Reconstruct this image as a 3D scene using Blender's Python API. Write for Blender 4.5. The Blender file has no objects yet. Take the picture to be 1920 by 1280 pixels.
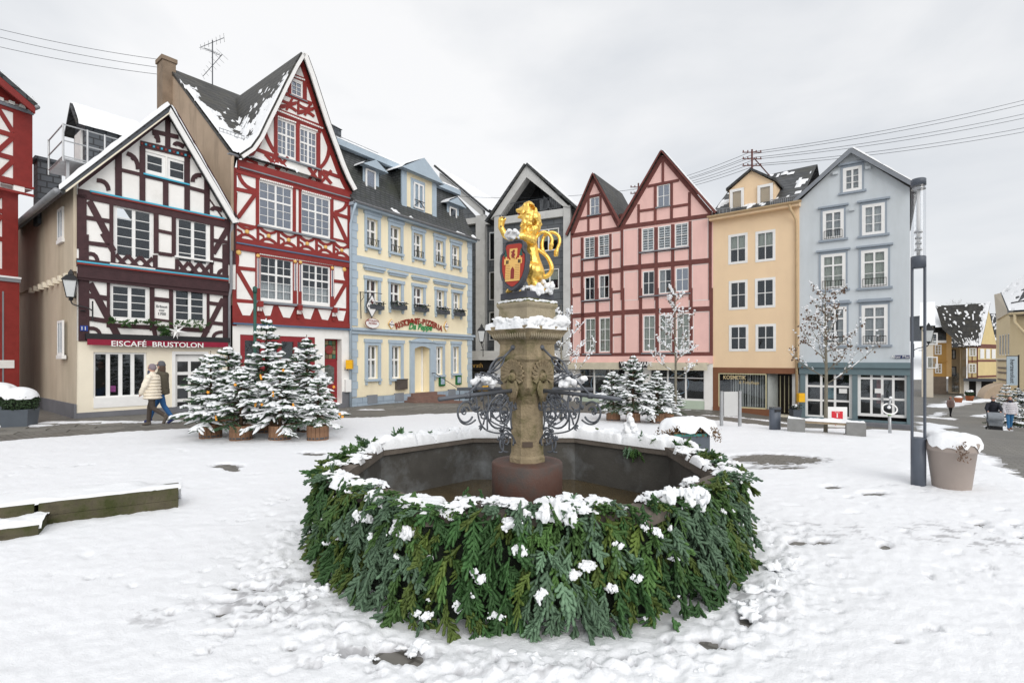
import bpy, bmesh, math, random
import numpy as np
from mathutils import Vector, Matrix
R = math.radians
random.seed(7); rng = np.random.default_rng(7)
sc = bpy.context.scene
col = sc.collection
# ------------------------------------------------------------ camera
CAMH, FPX, CX, HY = 1.85, 960.0, 960.0, 675.0
cam = bpy.data.cameras.new('camera'); cam.sensor_width = 36.0; cam.lens = 18.0
cam.shift_y = 35.0/1920.0; cam.clip_start = 0.05; cam.clip_end = 2000
cam_o = bpy.data.objects.new('camera', cam); col.objects.link(cam_o)
cam_o.location = (0, 0, CAMH); cam_o.rotation_euler = (R(90), 0, 0); sc.camera = cam_o
# ------------------------------------------------------------ overcast sky
SUN_EL, SUN_AZ = 32.0, 160.0      # azimuth clockwise from +Y: behind the camera, a little to its right
world = bpy.data.worlds.new('World'); sc.world = world; world.use_nodes = True
nt = world.node_tree; nt.nodes.clear()
def N(t, typ, **kw):
    n = t.nodes.new(typ)
    for k, v in kw.items(): setattr(n, k, v)
    return n
out = N(nt, 'ShaderNodeOutputWorld'); bg = N(nt, 'ShaderNodeBackground')
sky = N(nt, 'ShaderNodeTexSky', sky_type='NISHITA', sun_disc=False)
sky.sun_elevation = R(SUN_EL); sky.sun_rotation = R(SUN_AZ)
tc = N(nt, 'ShaderNodeTexCoord'); mp = N(nt, 'ShaderNodeMapping'); mp.inputs['Scale'].default_value = (1.0, 1.0, 2.2)
mp.inputs['Location'].default_value = (3.1, 0.4, 0.35)
n1 = N(nt, 'ShaderNodeTexNoise'); n1.inputs['Scale'].default_value = 2.0; n1.inputs['Detail'].default_value = 6; n1.inputs['Roughness'].default_value = 0.5; n1.inputs['Distortion'].default_value = 0.25
rmp = N(nt, 'ShaderNodeValToRGB')
rmp.color_ramp.elements[0].position = 0.34; rmp.color_ramp.elements[0].color = (0.745, 0.77, 0.805, 1)
rmp.color_ramp.elements[1].position = 0.62; rmp.color_ramp.elements[1].color = (0.985, 0.985, 0.99, 1)
sc_c = N(nt, 'ShaderNodeVectorMath', operation='SCALE'); sc_c.inputs['Scale'].default_value = 9.6
mx = N(nt, 'ShaderNodeMixRGB'); mx.inputs['Fac'].default_value = 0.93
L = nt.links.new
L(tc.outputs['Generated'], mp.inputs['Vector']); L(mp.outputs[0], n1.inputs['Vector']); L(n1.outputs['Fac'], rmp.inputs['Fac'])
L(rmp.outputs['Color'], sc_c.inputs[0]); L(sky.outputs['Color'], mx.inputs['Color1']); L(sc_c.outputs[0], mx.inputs['Color2'])
L(mx.outputs['Color'], bg.inputs['Color']); bg.inputs['Strength'].default_value = 0.1; L(bg.outputs[0], out.inputs[0])
sun = bpy.data.lights.new('sun', 'SUN'); sun.energy = 1.5; sun.angle = R(50); sun.color = (1.0, 0.97, 0.93)
sun_o = bpy.data.objects.new('sun', sun); col.objects.link(sun_o)
az, el = R(SUN_AZ), R(SUN_EL)
to_sun = Vector((math.sin(az)*math.cos(el), math.cos(az)*math.cos(el), math.sin(el)))
sun_o.rotation_euler = to_sun.to_track_quat('Z', 'Y').to_euler()
vs = sc.view_settings; vs.view_transform = 'Standard'; vs.look = 'None'; vs.exposure = 0.1; vs.gamma = 1.0; vs.use_curve_mapping = False
sc.cycles.max_bounces = 6; sc.cycles.diffuse_bounces = 3; sc.cycles.glossy_bounces = 3; sc.cycles.transparent_max_bounces = 12
sc.cycles.use_denoising = True
# ------------------------------------------------------------ materials
def lin(h, k=1.0):
    h = h.lstrip('#'); r = [int(h[i:i+2], 16)/255 for i in (0, 2, 4)]
    return tuple(min(.95, k*((c/12.92) if c < .04045 else ((c+.055)/1.055)**2.4)) for c in r)
MATS = {}
def pm(name, c, rough=.75, var=.12, vs_=3.0, bump=.15, bs=45.0, metal=0.0, dark=None, dscale=1.2, dlo=.55, dhi=.75, spec=.35, rnd=0.0, obj_rand_hue=None):
    """procedural principled material: broad tone variation, fine relief, optional stain colour"""
    if name in MATS: return MATS[name]
    if isinstance(c, str): c = lin(c)
    m = bpy.data.materials.new(name); m.use_nodes = True; t = m.node_tree
    b = t.nodes['Principled BSDF']; b.inputs['Roughness'].default_value = rough; b.inputs['Metallic'].default_value = metal
    b.inputs['Specular IOR Level'].default_value = spec
    tcn = N(t, 'ShaderNodeTexCoord'); l = t.links.new
    nz = N(t, 'ShaderNodeTexNoise'); nz.inputs['Scale'].default_value = vs_; nz.inputs['Detail'].default_value = 6; nz.inputs['Roughness'].default_value = .62
    l(tcn.outputs['Object'], nz.inputs['Vector'])
    mr = N(t, 'ShaderNodeMapRange'); mr.inputs[1].default_value = .3; mr.inputs[2].default_value = .7
    mr.inputs[3].default_value = 1-var; mr.inputs[4].default_value = 1+var; l(nz.outputs['Fac'], mr.inputs[0])
    sca = N(t, 'ShaderNodeVectorMath', operation='SCALE'); sca.inputs[0].default_value = c
    if rnd:
        oi = N(t, 'ShaderNodeObjectInfo'); r2 = N(t, 'ShaderNodeMapRange'); r2.inputs[3].default_value = 1-rnd; r2.inputs[4].default_value = 1+rnd
        l(oi.outputs['Random'], r2.inputs[0]); mm = N(t, 'ShaderNodeMath', operation='MULTIPLY'); l(mr.outputs[0], mm.inputs[0]); l(r2.outputs[0], mm.inputs[1]); l(mm.outputs[0], sca.inputs['Scale'])
    else: l(mr.outputs[0], sca.inputs['Scale'])
    last = sca.outputs[0]
    if dark is not None:
        if isinstance(dark, str): dark = lin(dark)
        n2 = N(t, 'ShaderNodeTexNoise'); n2.inputs['Scale'].default_value = dscale; n2.inputs['Detail'].default_value = 8; n2.inputs['Roughness'].default_value = .65
        mpn = N(t, 'ShaderNodeMapping'); mpn.inputs['Scale'].default_value = (1.6, 1.6, .35) if dscale < 1 else (1, 1, 1); l(tcn.outputs['Object'], mpn.inputs[0]); l(mpn.outputs[0], n2.inputs['Vector'])
        m2 = N(t, 'ShaderNodeMapRange'); m2.inputs[1].default_value = dlo; m2.inputs[2].default_value = dhi; l(n2.outputs['Fac'], m2.inputs[0])
        mi = N(t, 'ShaderNodeMixRGB'); l(m2.outputs[0], mi.inputs['Fac']); l(last, mi.inputs['Color1']); mi.inputs['Color2'].default_value = (*dark, 1); last = mi.outputs[0]
    l(last, b.inputs['Base Color'])
    if bump:
        n3 = N(t, 'ShaderNodeTexNoise'); n3.inputs['Scale'].default_value = bs; n3.inputs['Detail'].default_value = 4
        l(tcn.outputs['Object'], n3.inputs['Vector'])
        bp = N(t, 'ShaderNodeBump'); bp.inputs['Strength'].default_value = bump; bp.inputs['Distance'].default_value = .02
        l(n3.outputs['Fac'], bp.inputs['Height']); l(bp.outputs[0], b.inputs['Normal'])
    MATS[name] = m; return m
def slate(name, c1, c2, mortar, w=.42, h=.26, moss=None, ms=1.0):
    """small roof slates laid in courses"""
    m = bpy.data.materials.new(name); m.use_nodes = True; t = m.node_tree; l = t.links.new
    b = t.nodes['Principled BSDF']; b.inputs['Roughness'].default_value = .55
    tcn = N(t, 'ShaderNodeTexCoord'); sx = N(t, 'ShaderNodeSeparateXYZ'); l(tcn.outputs['Object'], sx.inputs[0])
    ad = N(t, 'ShaderNodeMath', operation='ADD'); l(sx.outputs[0], ad.inputs[0]); l(sx.outputs[1], ad.inputs[1])
    cb = N(t, 'ShaderNodeCombineXYZ'); l(ad.outputs[0], cb.inputs[0]); l(sx.outputs[2], cb.inputs[1])
    br = N(t, 'ShaderNodeTexBrick'); br.inputs['Scale'].default_value = 1; br.inputs['Brick Width'].default_value = w; br.inputs['Row Height'].default_value = h
    br.inputs['Mortar Size'].default_value = .022; br.inputs['Bias'].default_value = 0
    br.inputs['Color1'].default_value = (*c1, 1); br.inputs['Color2'].default_value = (*c2, 1); br.inputs['Mortar'].default_value = (*mortar, 1)
    l(cb.outputs[0], br.inputs['Vector']); last = br.outputs['Color']
    if moss:
        n2 = N(t, 'ShaderNodeTexNoise'); n2.inputs['Scale'].default_value = ms; n2.inputs['Detail'].default_value = 9; n2.inputs['Roughness'].default_value = .7; l(tcn.outputs['Object'], n2.inputs['Vector'])
        m2 = N(t, 'ShaderNodeMapRange'); m2.inputs[1].default_value = .5; m2.inputs[2].default_value = .72; l(n2.outputs['Fac'], m2.inputs[0])
        mi = N(t, 'ShaderNodeMixRGB'); l(m2.outputs[0], mi.inputs['Fac']); l(last, mi.inputs['Color1']); mi.inputs['Color2'].default_value = (*moss, 1); last = mi.outputs[0]
    l(last, b.inputs['Base Color'])
    bp = N(t, 'ShaderNodeBump'); bp.inputs['Strength'].default_value = .6; bp.inputs['Distance'].default_value = .02; bp.invert = True
    l(br.outputs['Fac'], bp.inputs['Height']); l(bp.outputs[0], b.inputs['Normal'])
    return m
def glassmat(name, tint, refl, thru):
    """window glass: lets part of the dark room show and mirrors the sky"""
    m = bpy.data.materials.new(name); m.use_nodes = True; t = m.node_tree; t.nodes.clear(); l = t.links.new
    o = N(t, 'ShaderNodeOutputMaterial'); tr = N(t, 'ShaderNodeBsdfTransparent'); tr.inputs[0].default_value = (*thru, 1)
    gl = N(t, 'ShaderNodeBsdfGlossy'); gl.inputs['Roughness'].default_value = .03; gl.inputs[0].default_value = (*tint, 1)
    lw = N(t, 'ShaderNodeLayerWeight'); lw.inputs[0].default_value = .22
    mr = N(t, 'ShaderNodeMapRange'); mr.inputs[3].default_value = refl; mr.inputs[4].default_value = .95; l(lw.outputs['Fresnel'], mr.inputs[0])
    oi = N(t, 'ShaderNodeObjectInfo'); nz = N(t, 'ShaderNodeTexNoise'); nz.inputs['Scale'].default_value = 1.2; tcn = N(t, 'ShaderNodeTexCoord'); l(tcn.outputs['Object'], nz.inputs['Vector'])
    bp = N(t, 'ShaderNodeBump'); bp.inputs['Strength'].default_value = .12; bp.inputs['Distance'].default_value = .05; l(nz.outputs['Fac'], bp.inputs['Height']); l(bp.outputs[0], gl.inputs['Normal'])
    mi = N(t, 'ShaderNodeMixShader'); l(mr.outputs[0], mi.inputs[0]); l(tr.outputs[0], mi.inputs[1]); l(gl.outputs[0], mi.inputs[2]); l(mi.outputs[0], o.inputs[0])
    MATS[name] = m; return m
M = {}
M['snow'] = pm('snow', (.90, .915, .935), .55, .025, 2.0, .35, 38, spec=.25)
M['white'] = pm('white_paint', (.88, .875, .86), .5, .05, 4, .05)
M['plaster'] = pm('white_plaster', (.90, .885, .855), .9, .05, 1.6, .12, 60, dark=(.70, .68, .64), dlo=.58, dhi=.85)
M['cream'] = pm('cream_plaster', lin('#efe6d2'), .9, .05, 1.2, .1, 60)
M['brown'] = pm('brown_timber', tuple(.52*c*1.15 for c in lin('#583a3e')), .6, .2, 5, .3, 25, rnd=.1)
M['red'] = pm('red_timber', (.255, .030, .026), .5, .12, 4, .2, 30, rnd=.07)
M['redlow'] = pm('red_door_paint', lin('#8c2a30', 1.05), .4, .1, 4, .1)
M['grey_sill'] = pm('grey_sill', lin('#868b92'), .6, .08)
M['dkgrey'] = pm('dark_grey_paint', lin('#4d5157'), .5, .08)
M['black'] = pm('black_metal', (.02, .02, .022), .45, .1, bump=.05)
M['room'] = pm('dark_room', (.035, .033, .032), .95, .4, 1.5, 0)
M['glass'] = glassmat('window_glass', (.80, .86, .93), .03, (.92, .94, .95))
M['glass_b'] = glassmat('sky_lit_glass', (.74, .80, .90), .26, (.6, .62, .66))
M['glass_s'] = glassmat('shop_glass', (.75, .8, .85), .05, (.93, .95, .95))
M['curtain'] = pm('net_curtain', (.50, .50, .49), .95, .1, 9, .2, 20)
M['curtain_w'] = pm('white_curtain', (.68, .68, .66), .95, .08, 9, .2, 20)
M['curtain_g'] = pm('green_grey_curtain', (.52, .53, .44), .95, .1, 9, .2, 20)
M['curtain_r'] = pm('dark_red_curtain', (.12, .055, .055), .95, .12, 9, .2, 20)
M['slate'] = slate('slate_roof', (.036, .039, .043), (.075, .08, .086), (.010, .011, .012), moss=(.05, .05, .035))
M['slate_moss'] = slate('mossy_slate_roof', (.030, .029, .027), (.062, .060, .054), (.008, .008, .007), moss=(.055, .05, .03), ms=1.6)
M['slate_wall'] = slate('slate_cladding', (.075, .085, .10), (.10, .112, .125), (.03, .033, .038), .34, .22)
M['metal'] = pm('zinc_metal', (.42, .43, .44), .4, .12, 4, .05, metal=.6)
M['zinc'] = pm('zinc_gutter', (.30, .31, .33), .5, .15, 4, .05, metal=.3)
M['concrete'] = pm('pale_concrete', lin('#c9c9c7'), .85, .08, 1.5, .15, 50, dark=(.40, .40, .385), dlo=.55, dhi=.8)
M['grey_base'] = pm('grey_plinth', lin('#74757a'), .85, .1, 2, .2, 30)
M['gold'] = pm('gold_leaf', (.96, .64, .16), .28, .06, 12, .16, 70, metal=.78, dark=(.62, .36, .07), dscale=11, dlo=.55, dhi=.8)
M['goldpaint'] = pm('gold_paint', (.80, .50, .16), .45, .08, bump=0)
M['cyan'] = pm('turquoise_paint', lin('#4cb0cc'), .5, .06, bump=0)
M['redline'] = pm('oxide_red_paint', lin('#8a3530'), .5, .06, bump=0)
M['greenpaint'] = pm('dark_green_paint', lin('#2f5a50'), .5, .08, bump=.05)
# ------------------------------------------------------------ mesh helpers
class MB:
    def __init__(s): s.v = []; s.f = []; s.m = []
    def add(s, vs_, fs, mi=0):
        k = len(s.v); s.v.extend([tuple(p) for p in vs_]); s.f.extend([tuple(i+k for i in f) for f in fs]); s.m.extend([mi]*len(fs)); return s
    def box(s, x0, x1, y0, y1, z0, z1, mi=0):
        if x0 > x1: x0, x1 = x1, x0
        if y0 > y1: y0, y1 = y1, y0
        if z0 > z1: z0, z1 = z1, z0
        return s.add([(x0,y0,z0),(x1,y0,z0),(x1,y1,z0),(x0,y1,z0),(x0,y0,z1),(x1,y0,z1),(x1,y1,z1),(x0,y1,z1)],
              [(0,3,2,1),(4,5,6,7),(0,1,5,4),(1,2,6,5),(2,3,7,6),(3,0,4,7)], mi)
    def prism(s, poly, y0, y1, mi=0):
        """polygon in x,z pushed from y0 to y1"""
        a = sum(poly[i][0]*poly[(i+1) % len(poly)][1]-poly[(i+1) % len(poly)][0]*poly[i][1] for i in range(len(poly)))
        if a < 0: poly = poly[::-1]
        if y0 > y1: y0, y1 = y1, y0
        n = len(poly)
        v = [(p[0], y0, p[1]) for p in poly]+[(p[0], y1, p[1]) for p in poly]
        f = [tuple(range(n)), tuple(range(2*n-1, n-1, -1))]+[(i, i+n, (i+1) % n+n, (i+1) % n) for i in range(n)]
        return s.add(v, f, mi)
    def prismz(s, poly, z0, z1, mi=0):
        """polygon in x,y pushed from z0 to z1"""
        a = sum(poly[i][0]*poly[(i+1) % len(poly)][1]-poly[(i+1) % len(poly)][0]*poly[i][1] for i in range(len(poly)))
        if a < 0: poly = poly[::-1]
        n = len(poly)
        v = [(p[0], p[1], z0) for p in poly]+[(p[0], p[1], z1) for p in poly]
        f = [tuple(range(n-1, -1, -1)), tuple(range(n, 2*n))]+[(i, (i+1) % n, (i+1) % n+n, i+n) for i in range(n)]
        return s.add(v, f, mi)
    def loft(s, rings, mi=0, cap=True):
        """rings of equal count, joined"""
        n = len(rings[0]); v = [p for r in rings for p in r]; f = []
        for k in range(len(rings)-1):
            for i in range(n):
                j = (i+1) % n; f.append((k*n+i, k*n+j, (k+1)*n+j, (k+1)*n+i))
        if cap: f.append(tuple(range(n-1, -1, -1))); f.append(tuple((len(rings)-1)*n+i for i in range(n)))
        return s.add(v, f, mi)
    def lathe(s, prof, n=24, cx=0, cy=0, mi=0, rot=0.0):
        return s.loft([[(cx+r*math.cos(rot+2*math.pi*i/n), cy+r*math.sin(rot+2*math.pi*i/n), z) for i in range(n)] for r, z in prof], mi)
    def tube(s, pts, r, n=6, mi=0):
        pts = [Vector(p) for p in pts]
        if not hasattr(r, '__len__'): r = [r]*len(pts)
        rings = []; up = None
        for i, p in enumerate(pts):
            t = (pts[min(i+1, len(pts)-1)]-pts[max(i-1, 0)])
            if t.length < 1e-9: t = Vector((0, 0, 1))
            t.normalize()
            if up is None: up = Vector((0, 0, 1)) if abs(t.z) < .9 else Vector((1, 0, 0))
            a = t.cross(up)
            if a.length < 1e-4: a = t.cross(Vector((1, .3, 0)))
            a.normalize(); b = a.cross(t); up = b
            rings.append([p+a*(r[i]*math.cos(2*math.pi*k/n))+b*(r[i]*math.sin(2*math.pi*k/n)) for k in range(n)])
        return s.loft(rings, mi)
    def ball(s, c, r, nu=10, nv=7, mi=0, sq=(1, 1, 1)):
        prof = []
        rings = []
        for j in range(1, nv):
            th = math.pi*j/nv
            rings.append([(c[0]+r*sq[0]*math.sin(th)*math.cos(2*math.pi*i/nu), c[1]+r*sq[1]*math.sin(th)*math.sin(2*math.pi*i/nu), c[2]-r*sq[2]*math.cos(th)) for i in range(nu)])
        return s.loft(rings, mi)
def mesh_of(name, mb, mats, smooth=False):
    me = bpy.data.meshes.new(name)
    if isinstance(mb, MB): me.from_pydata(mb.v, [], mb.f); mi = mb.m
    else:
        v, f, mi = mb; me.vertices.add(len(v)); me.vertices.foreach_set('co', np.asarray(v, np.float32).ravel())
        f = np.asarray(f, np.int32); k = f.shape[1]; me.loops.add(f.size); me.loops.foreach_set('vertex_index', f.ravel())
        me.polygons.add(len(f)); me.polygons.foreach_set('loop_start', np.arange(0, f.size, k, dtype=np.int32)); me.polygons.foreach_set('loop_total', np.full(len(f), k, np.int32))
        me.update(calc_edges=True)
    if not isinstance(mats, (list, tuple)): mats = [mats]
    for m in mats: me.materials.append(M[m] if isinstance(m, str) else m)
    if mi is not None and len(mats) > 1: me.polygons.foreach_set('material_index', np.asarray(mi, np.int32))
    if smooth: me.polygons.foreach_set('use_smooth', [True]*len(me.polygons))
    me.update(); return me
def link(name, me, parent=None, loc=None, rot=None, scale=None):
    o = bpy.data.objects.new(name, me); col.objects.link(o)
    if parent is not None: o.parent = parent
    if loc is not None: o.location = loc
    if rot is not None: o.rotation_euler = rot
    if scale is not None: o.scale = scale if hasattr(scale, '__len__') else (scale,)*3
    return o
def obj(name, mb, mats, parent=None, smooth=False, **kw): return link(name, mesh_of(name, mb, mats, smooth), parent, **kw)
def tag(o, label=None, cat=None, group=None, kind=None):
    for k, v in (('label', label), ('category', cat), ('group', group), ('kind', kind)):
        if v: o[k] = v
    return o
def thing(name, label, cat, loc=(0, 0, 0), rotz=0.0, group=None):
    o = bpy.data.objects.new(name, None); col.objects.link(o); o.location = loc; o.rotation_euler = (0, 0, rotz)
    o.empty_display_size = .2
    return tag(o, label, cat, group)
def copy_tree(o, parent=None):
    c = o.copy(); col.objects.link(c); c.parent = parent
    for ch in list(o.children): copy_tree(ch, c)
    return c
# ------------------------------------------------------------ noise
_perm = rng.permutation(512).astype(np.int64); _perm = np.concatenate([_perm % 256, _perm % 256, _perm % 256])
_g = np.array([[math.cos(a), math.sin(a)] for a in np.linspace(0, 2*math.pi, 17)[:-1]])
def pnoise(x, y):
    x = np.asarray(x, float); y = np.asarray(y, float)
    xi = np.floor(x).astype(np.int64); yi = np.floor(y).astype(np.int64); xf = x-xi; yf = y-yi
    u = xf*xf*xf*(xf*(xf*6-15)+10); v = yf*yf*yf*(yf*(yf*6-15)+10)
    def gr(ix, iy, fx, fy):
        h = _perm[(_perm[ix & 255]+(iy & 255))] & 15; return _g[h, 0]*fx+_g[h, 1]*fy
    a = gr(xi, yi, xf, yf); b = gr(xi+1, yi, xf-1, yf); c = gr(xi, yi+1, xf, yf-1); d = gr(xi+1, yi+1, xf-1, yf-1)
    return ((a*(1-u)+b*u)*(1-v)+(c*(1-u)+d*u)*v)*1.5
def fbm(x, y, o=4, g=.5):
    s = 0; a = 1.0; f = 1.0
    for k in range(o): s = s+a*pnoise(x*f+17.3*k, y*f-9.1*k); a *= g; f *= 2.03
    return s
def smooth(a, b, x): t = np.clip((x-a)/(b-a), 0, 1); return t*t*(3-2*t)
def snow_sheet(name, P, nrm_th, parent=None, smooth_=True, mats='snow', extra_side=True):
    """P: (n,m,3) base points, nrm_th: (n,m) thickness straight up; cells below zero are left bare"""
    n, m = P.shape[:2]; T = P.copy(); T[..., 2] += nrm_th
    idx = np.arange(n*m).reshape(n, m)
    q = np.stack([idx[:-1, :-1], idx[1:, :-1], idx[1:, 1:], idx[:-1, 1:]], -1).reshape(-1, 4)
    th = nrm_th.ravel(); keep = (th[q].max(1) > 0); q = q[keep]
    v = T.reshape(-1, 3); used = np.unique(q); mp_ = np.full(n*m, -1); mp_[used] = np.arange(len(used))
    if len(q) == 0: return None
    o = link(name, mesh_of(name, (v[used], mp_[q], None), mats, smooth_), parent); o['kind'] = 'stuff'; return o
def voxel(mb, size, sm=2, name='tmp'):
    """melt overlapping shapes into one surface, returned as a mesh"""
    me = bpy.data.meshes.new(name); me.from_pydata(mb.v, [], mb.f); o = bpy.data.objects.new(name, me); col.objects.link(o)
    md = o.modifiers.new('r', 'REMESH'); md.mode = 'VOXEL'; md.voxel_size = size; md.use_smooth_shade = True
    if sm: s2 = o.modifiers.new('s', 'SMOOTH'); s2.iterations = sm; s2.factor = .5
    dg = bpy.context.evaluated_depsgraph_get(); r = bpy.data.meshes.new_from_object(o.evaluated_get(dg))
    bpy.data.objects.remove(o); bpy.data.meshes.remove(me)
    r.polygons.foreach_set('use_smooth', [True]*len(r.polygons)); return r
def text_mesh(body, size, depth=.008, mats='black', shear=0.0, bold=0.0, sx=1.0):
    cu = bpy.data.curves.new('t', 'FONT'); cu.body = body; cu.size = size; cu.extrude = depth; cu.shear = shear; cu.align_x = 'CENTER'; cu.align_y = 'CENTER'; cu.offset = bold; cu.resolution_u = 3
    o = bpy.data.objects.new('t', cu); col.objects.link(o); dg = bpy.context.evaluated_depsgraph_get(); dg.update()
    me = bpy.data.meshes.new_from_object(o.evaluated_get(dg)); bpy.data.objects.remove(o); me.materials.clear(); me.materials.append(M[mats] if isinstance(mats, str) else mats)
    if sx != 1.0:
        for v in me.vertices: v.co.x *= sx
    return me
from mathutils import noise as mnoise
def roughen(me, amp, f):
    for v in me.vertices:
        n = mnoise.noise_vector(v.co*f)*amp+mnoise.noise_vector(v.co*f*2.7)*amp*.5; v.co += n
# ------------------------------------------------------------ ground height
def ray(x, y, d): return Vector(((x-CX)/FPX*d, d, CAMH+(HY-y)/FPX*d))
GPT = [(-13.3,15.6,.08),(-10.5,19.1,.05),(-7.3,23.1,-.25),(-2.4,30.4,-.5),(3.5,30.9,-.6),(10.4,26.4,-.72),(13.4,23.9,-.86),(16.7,21.5,-1.0),
       (-9.9,14.3,.0),(-6,12.2,0),(0.2,5.6,0),(-4,4,0),(4,4,0),(0,2,0),(-6,6,0),(6,7.5,0),(8,14,-.19),(0,14,-.08),(3,20,-.3),(-3,20,-.2),(9,19,-.5),(11,9,-.12),(13,14,-.45),(9,5,0),
       (24,25.5,-1.75),(19,20,-1.1),(30,33,-2.3),(37.5,44,-2.9),(50,60,-2.9),(62,72,-2.9),(80,95,-3.2),(19,30,-1.7),(15,13,-.6),(20,14,-.9),(-16.5,17,.1),(-18,12,.1),(-12,8,0),(-20,25,.1),(0,45,-1),(30,50,-3),(-30,30,.1),(60,50,-3)]
_gp = np.array(GPT)
def ground(x, y):
    x = np.asarray(x, float); y = np.asarray(y, float); num = 0; den = 0
    for a, b, c in _gp:
        w = 1.0/((x-a)**2+(y-b)**2+.8)**1.7; num = num+w*c; den = den+w
    return num/den
def gz(x, y): return float(ground(x, y))
def gpt(x, y):
    """where the line of sight through a picture point meets the ground"""
    z = 0.0
    for _ in range(12):
        d = (CAMH-z)*FPX/(y-HY); X = (x-CX)/FPX*d; z = .5*z+.5*gz(X, d)
    return Vector((X, d, gz(X, d)))
# ------------------------------------------------------------ house kit
PANES = {}
class House:
    def __init__(s, name, label, pl, dl, pr, dr, base, cat='house'):
        A = Vector(((pl-CX)/FPX*dl, dl)); B = Vector(((pr-CX)/FPX*dr, dr)); s.A = A; s.W = (B-A).length
        s.u = (B-A).normalized(); s.inw = Vector((-s.u.y, s.u.x)); s.base = base
        s.t = thing(name, label, cat, (A.x, A.y, base), math.atan2(s.u.y, s.u.x)); s.w = 0.0; s.holes = []; s.z = (0, 0, 1); s.k = 0
    def P(s, x, y, w=None):
        """picture point -> (along, up) on the plane w metres behind the facade line"""
        w = s.w if w is None else w
        x = s.z[0]+x/s.z[2]; y = s.z[1]+y/s.z[2]
        dx, dz = (x-CX)/FPX, (HY-y)/FPX; O = s.A+s.inw*w
        # O + a*u = d*(dx,1)
        det = s.u.x*(-1.0)-(-dx)*s.u.y
        a = ((-O.x)*(-1.0)-(-dx)*(-O.y))/det
        d = O.y+a*s.u.y
        return (a, CAMH+dz*d-s.base)
    def pp(s, pts, w=None): return [s.P(x, y, w) for x, y in pts]
    def jit(s): s.k += 1; return (s.k % 9)*.0011
    def part(s, name, mb, mats, smooth=False, parent=None): return obj(name, mb, mats, parent or s.t, smooth)
    def poly(s, pts, name='beam', mats='brown', proud=.03, back=.012, w=None):
        w = s.w if w is None else w
        return s.part(name, MB().prism(s.pp(pts, w), w-proud-s.jit(), w+back), mats)
    def beam(s, x0, y0, x1, y1, wd, mats=None, name='beam', proud=.03):
        dx, dy = x1-x0, y1-y0; L_ = math.hypot(dx, dy); nx, ny = -dy/L_*wd/2, dx/L_*wd/2
        if abs(dx) > abs(dy)*1.2: nx, ny = 0, wd/2      # rails: thickness measured straight up
        elif abs(dy) > abs(dx)*3: nx, ny = wd/2, 0
        return s.poly([(x0+nx, y0+ny), (x1+nx, y1+ny), (x1-nx, y1-ny), (x0-nx, y0-ny)], name, mats or s.bm, proud)
    def beams(s, lst, **kw):
        for b in lst: s.beam(*b, **kw)
    def arc(s, pts, wd, mats=None, name='curved_brace', proud=.027, n=5):
        P_ = [Vector(p) for p in pts]; c = []
        if len(P_) == 3:
            for i in range(n+1): t = i/n; c.append(P_[0]*(1-t)**2+P_[1]*2*t*(1-t)+P_[2]*t*t)
        else: c = P_
        a = []; b = []
        for i, p in enumerate(c):
            t = (c[min(i+1, len(c)-1)]-c[max(i-1, 0)]).normalized(); nn = Vector((-t.y, t.x))*wd/2; a.append(p+nn); b.append(p-nn)
        return s.poly([(p.x, p.y) for p in a+b[::-1]], name, mats or s.bm, proud)
    def win(s, x0, y0, x1, y1, cols=2, rows=(1, 1, 1), thickc=None, thickr=(), y=.07, fw=.055, mw=.022, tk=.05, curtain=None, glass='glass', frame='white', name='window', hole=True, w=None, cw=None, open_=False, uv=False, rev=None):
        """window from its picture corners; each pane its own piece"""
        w = s.w if w is None else w
        if uv: u0, v1, u1, v0 = x0, y0, x1, y1
        else: (u0, v1), (u1, v0) = s.P(x0, y0, w), s.P(x1, y1, w)
        if hole: s.holes.append((w, u0, v0, u1, v1))
        W, Hh = u1-u0, v1-v0; yy = w+y
        mb = MB(); mb.box(u0, u1, yy-.035, yy+.03, v1-fw, v1); mb.box(u0, u1, yy-.035, yy+.03, v0, v0+fw); mb.box(u0, u0+fw, yy-.034, yy+.03, v0, v1); mb.box(u1-fw, u1, yy-.034, yy+.03, v0, v1)
        if thickc is None: thickc = (cols//2,) if cols % 2 == 0 and cols >= 2 else ()
        xs = [u0+fw]; bars = []
        iw = W-2*fw
        for i in range(1, cols):
            c = u0+fw+iw*i/cols; t = tk if i in thickc else mw; bars.append((c-t/2, c+t/2)); mb.box(c-t/2, c+t/2, yy-.03-.004*(i in thickc), yy+.026, v0+fw*.9, v1-fw*.9)
        tot = sum(rows); zs = []; c = v1-fw; ih = Hh-2*fw
        for i in range(len(rows)-1):
            c -= ih*rows[i]/tot; t = tk if (i+1) in thickr else mw; zs.append((c-t/2, c+t/2)); mb.box(u0+fw*.9, u1-fw*.9, yy-.028-.004*((i+1) in thickr), yy+.024, c-t/2, c+t/2)
        wo = s.part(name, mb, frame)
        xe = [u0+fw]+[q for b in bars for q in b]+[u1-fw]; ze = [v1-fw]+[q for b in zs for q in b[::-1]]+[v0+fw]
        for i in range(0, len(xe), 2):
            for j in range(0, len(ze), 2):
                a, b, tp, bt = xe[i], xe[i+1], ze[j], ze[j+1]
                kx = (round(b-a, 2), round(tp-bt, 2), glass)
                if kx not in PANES: PANES[kx] = mesh_of('pane', MB().box(-(kx[0]+.006)/2, (kx[0]+.006)/2, -.003, .003, -(kx[1]+.006)/2, (kx[1]+.006)/2), glass)
                po = link('pane', PANES[kx], wo, loc=((a+b)/2, yy+.005, (tp+bt)/2), rot=(random.uniform(-.006, .006), 0, random.uniform(-.006, .006)))
        if curtain: s.curtain(wo, u0+.03, u1-.03, v0+.03, v1-.03, yy+.09, curtain, cw)
        return wo
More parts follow.
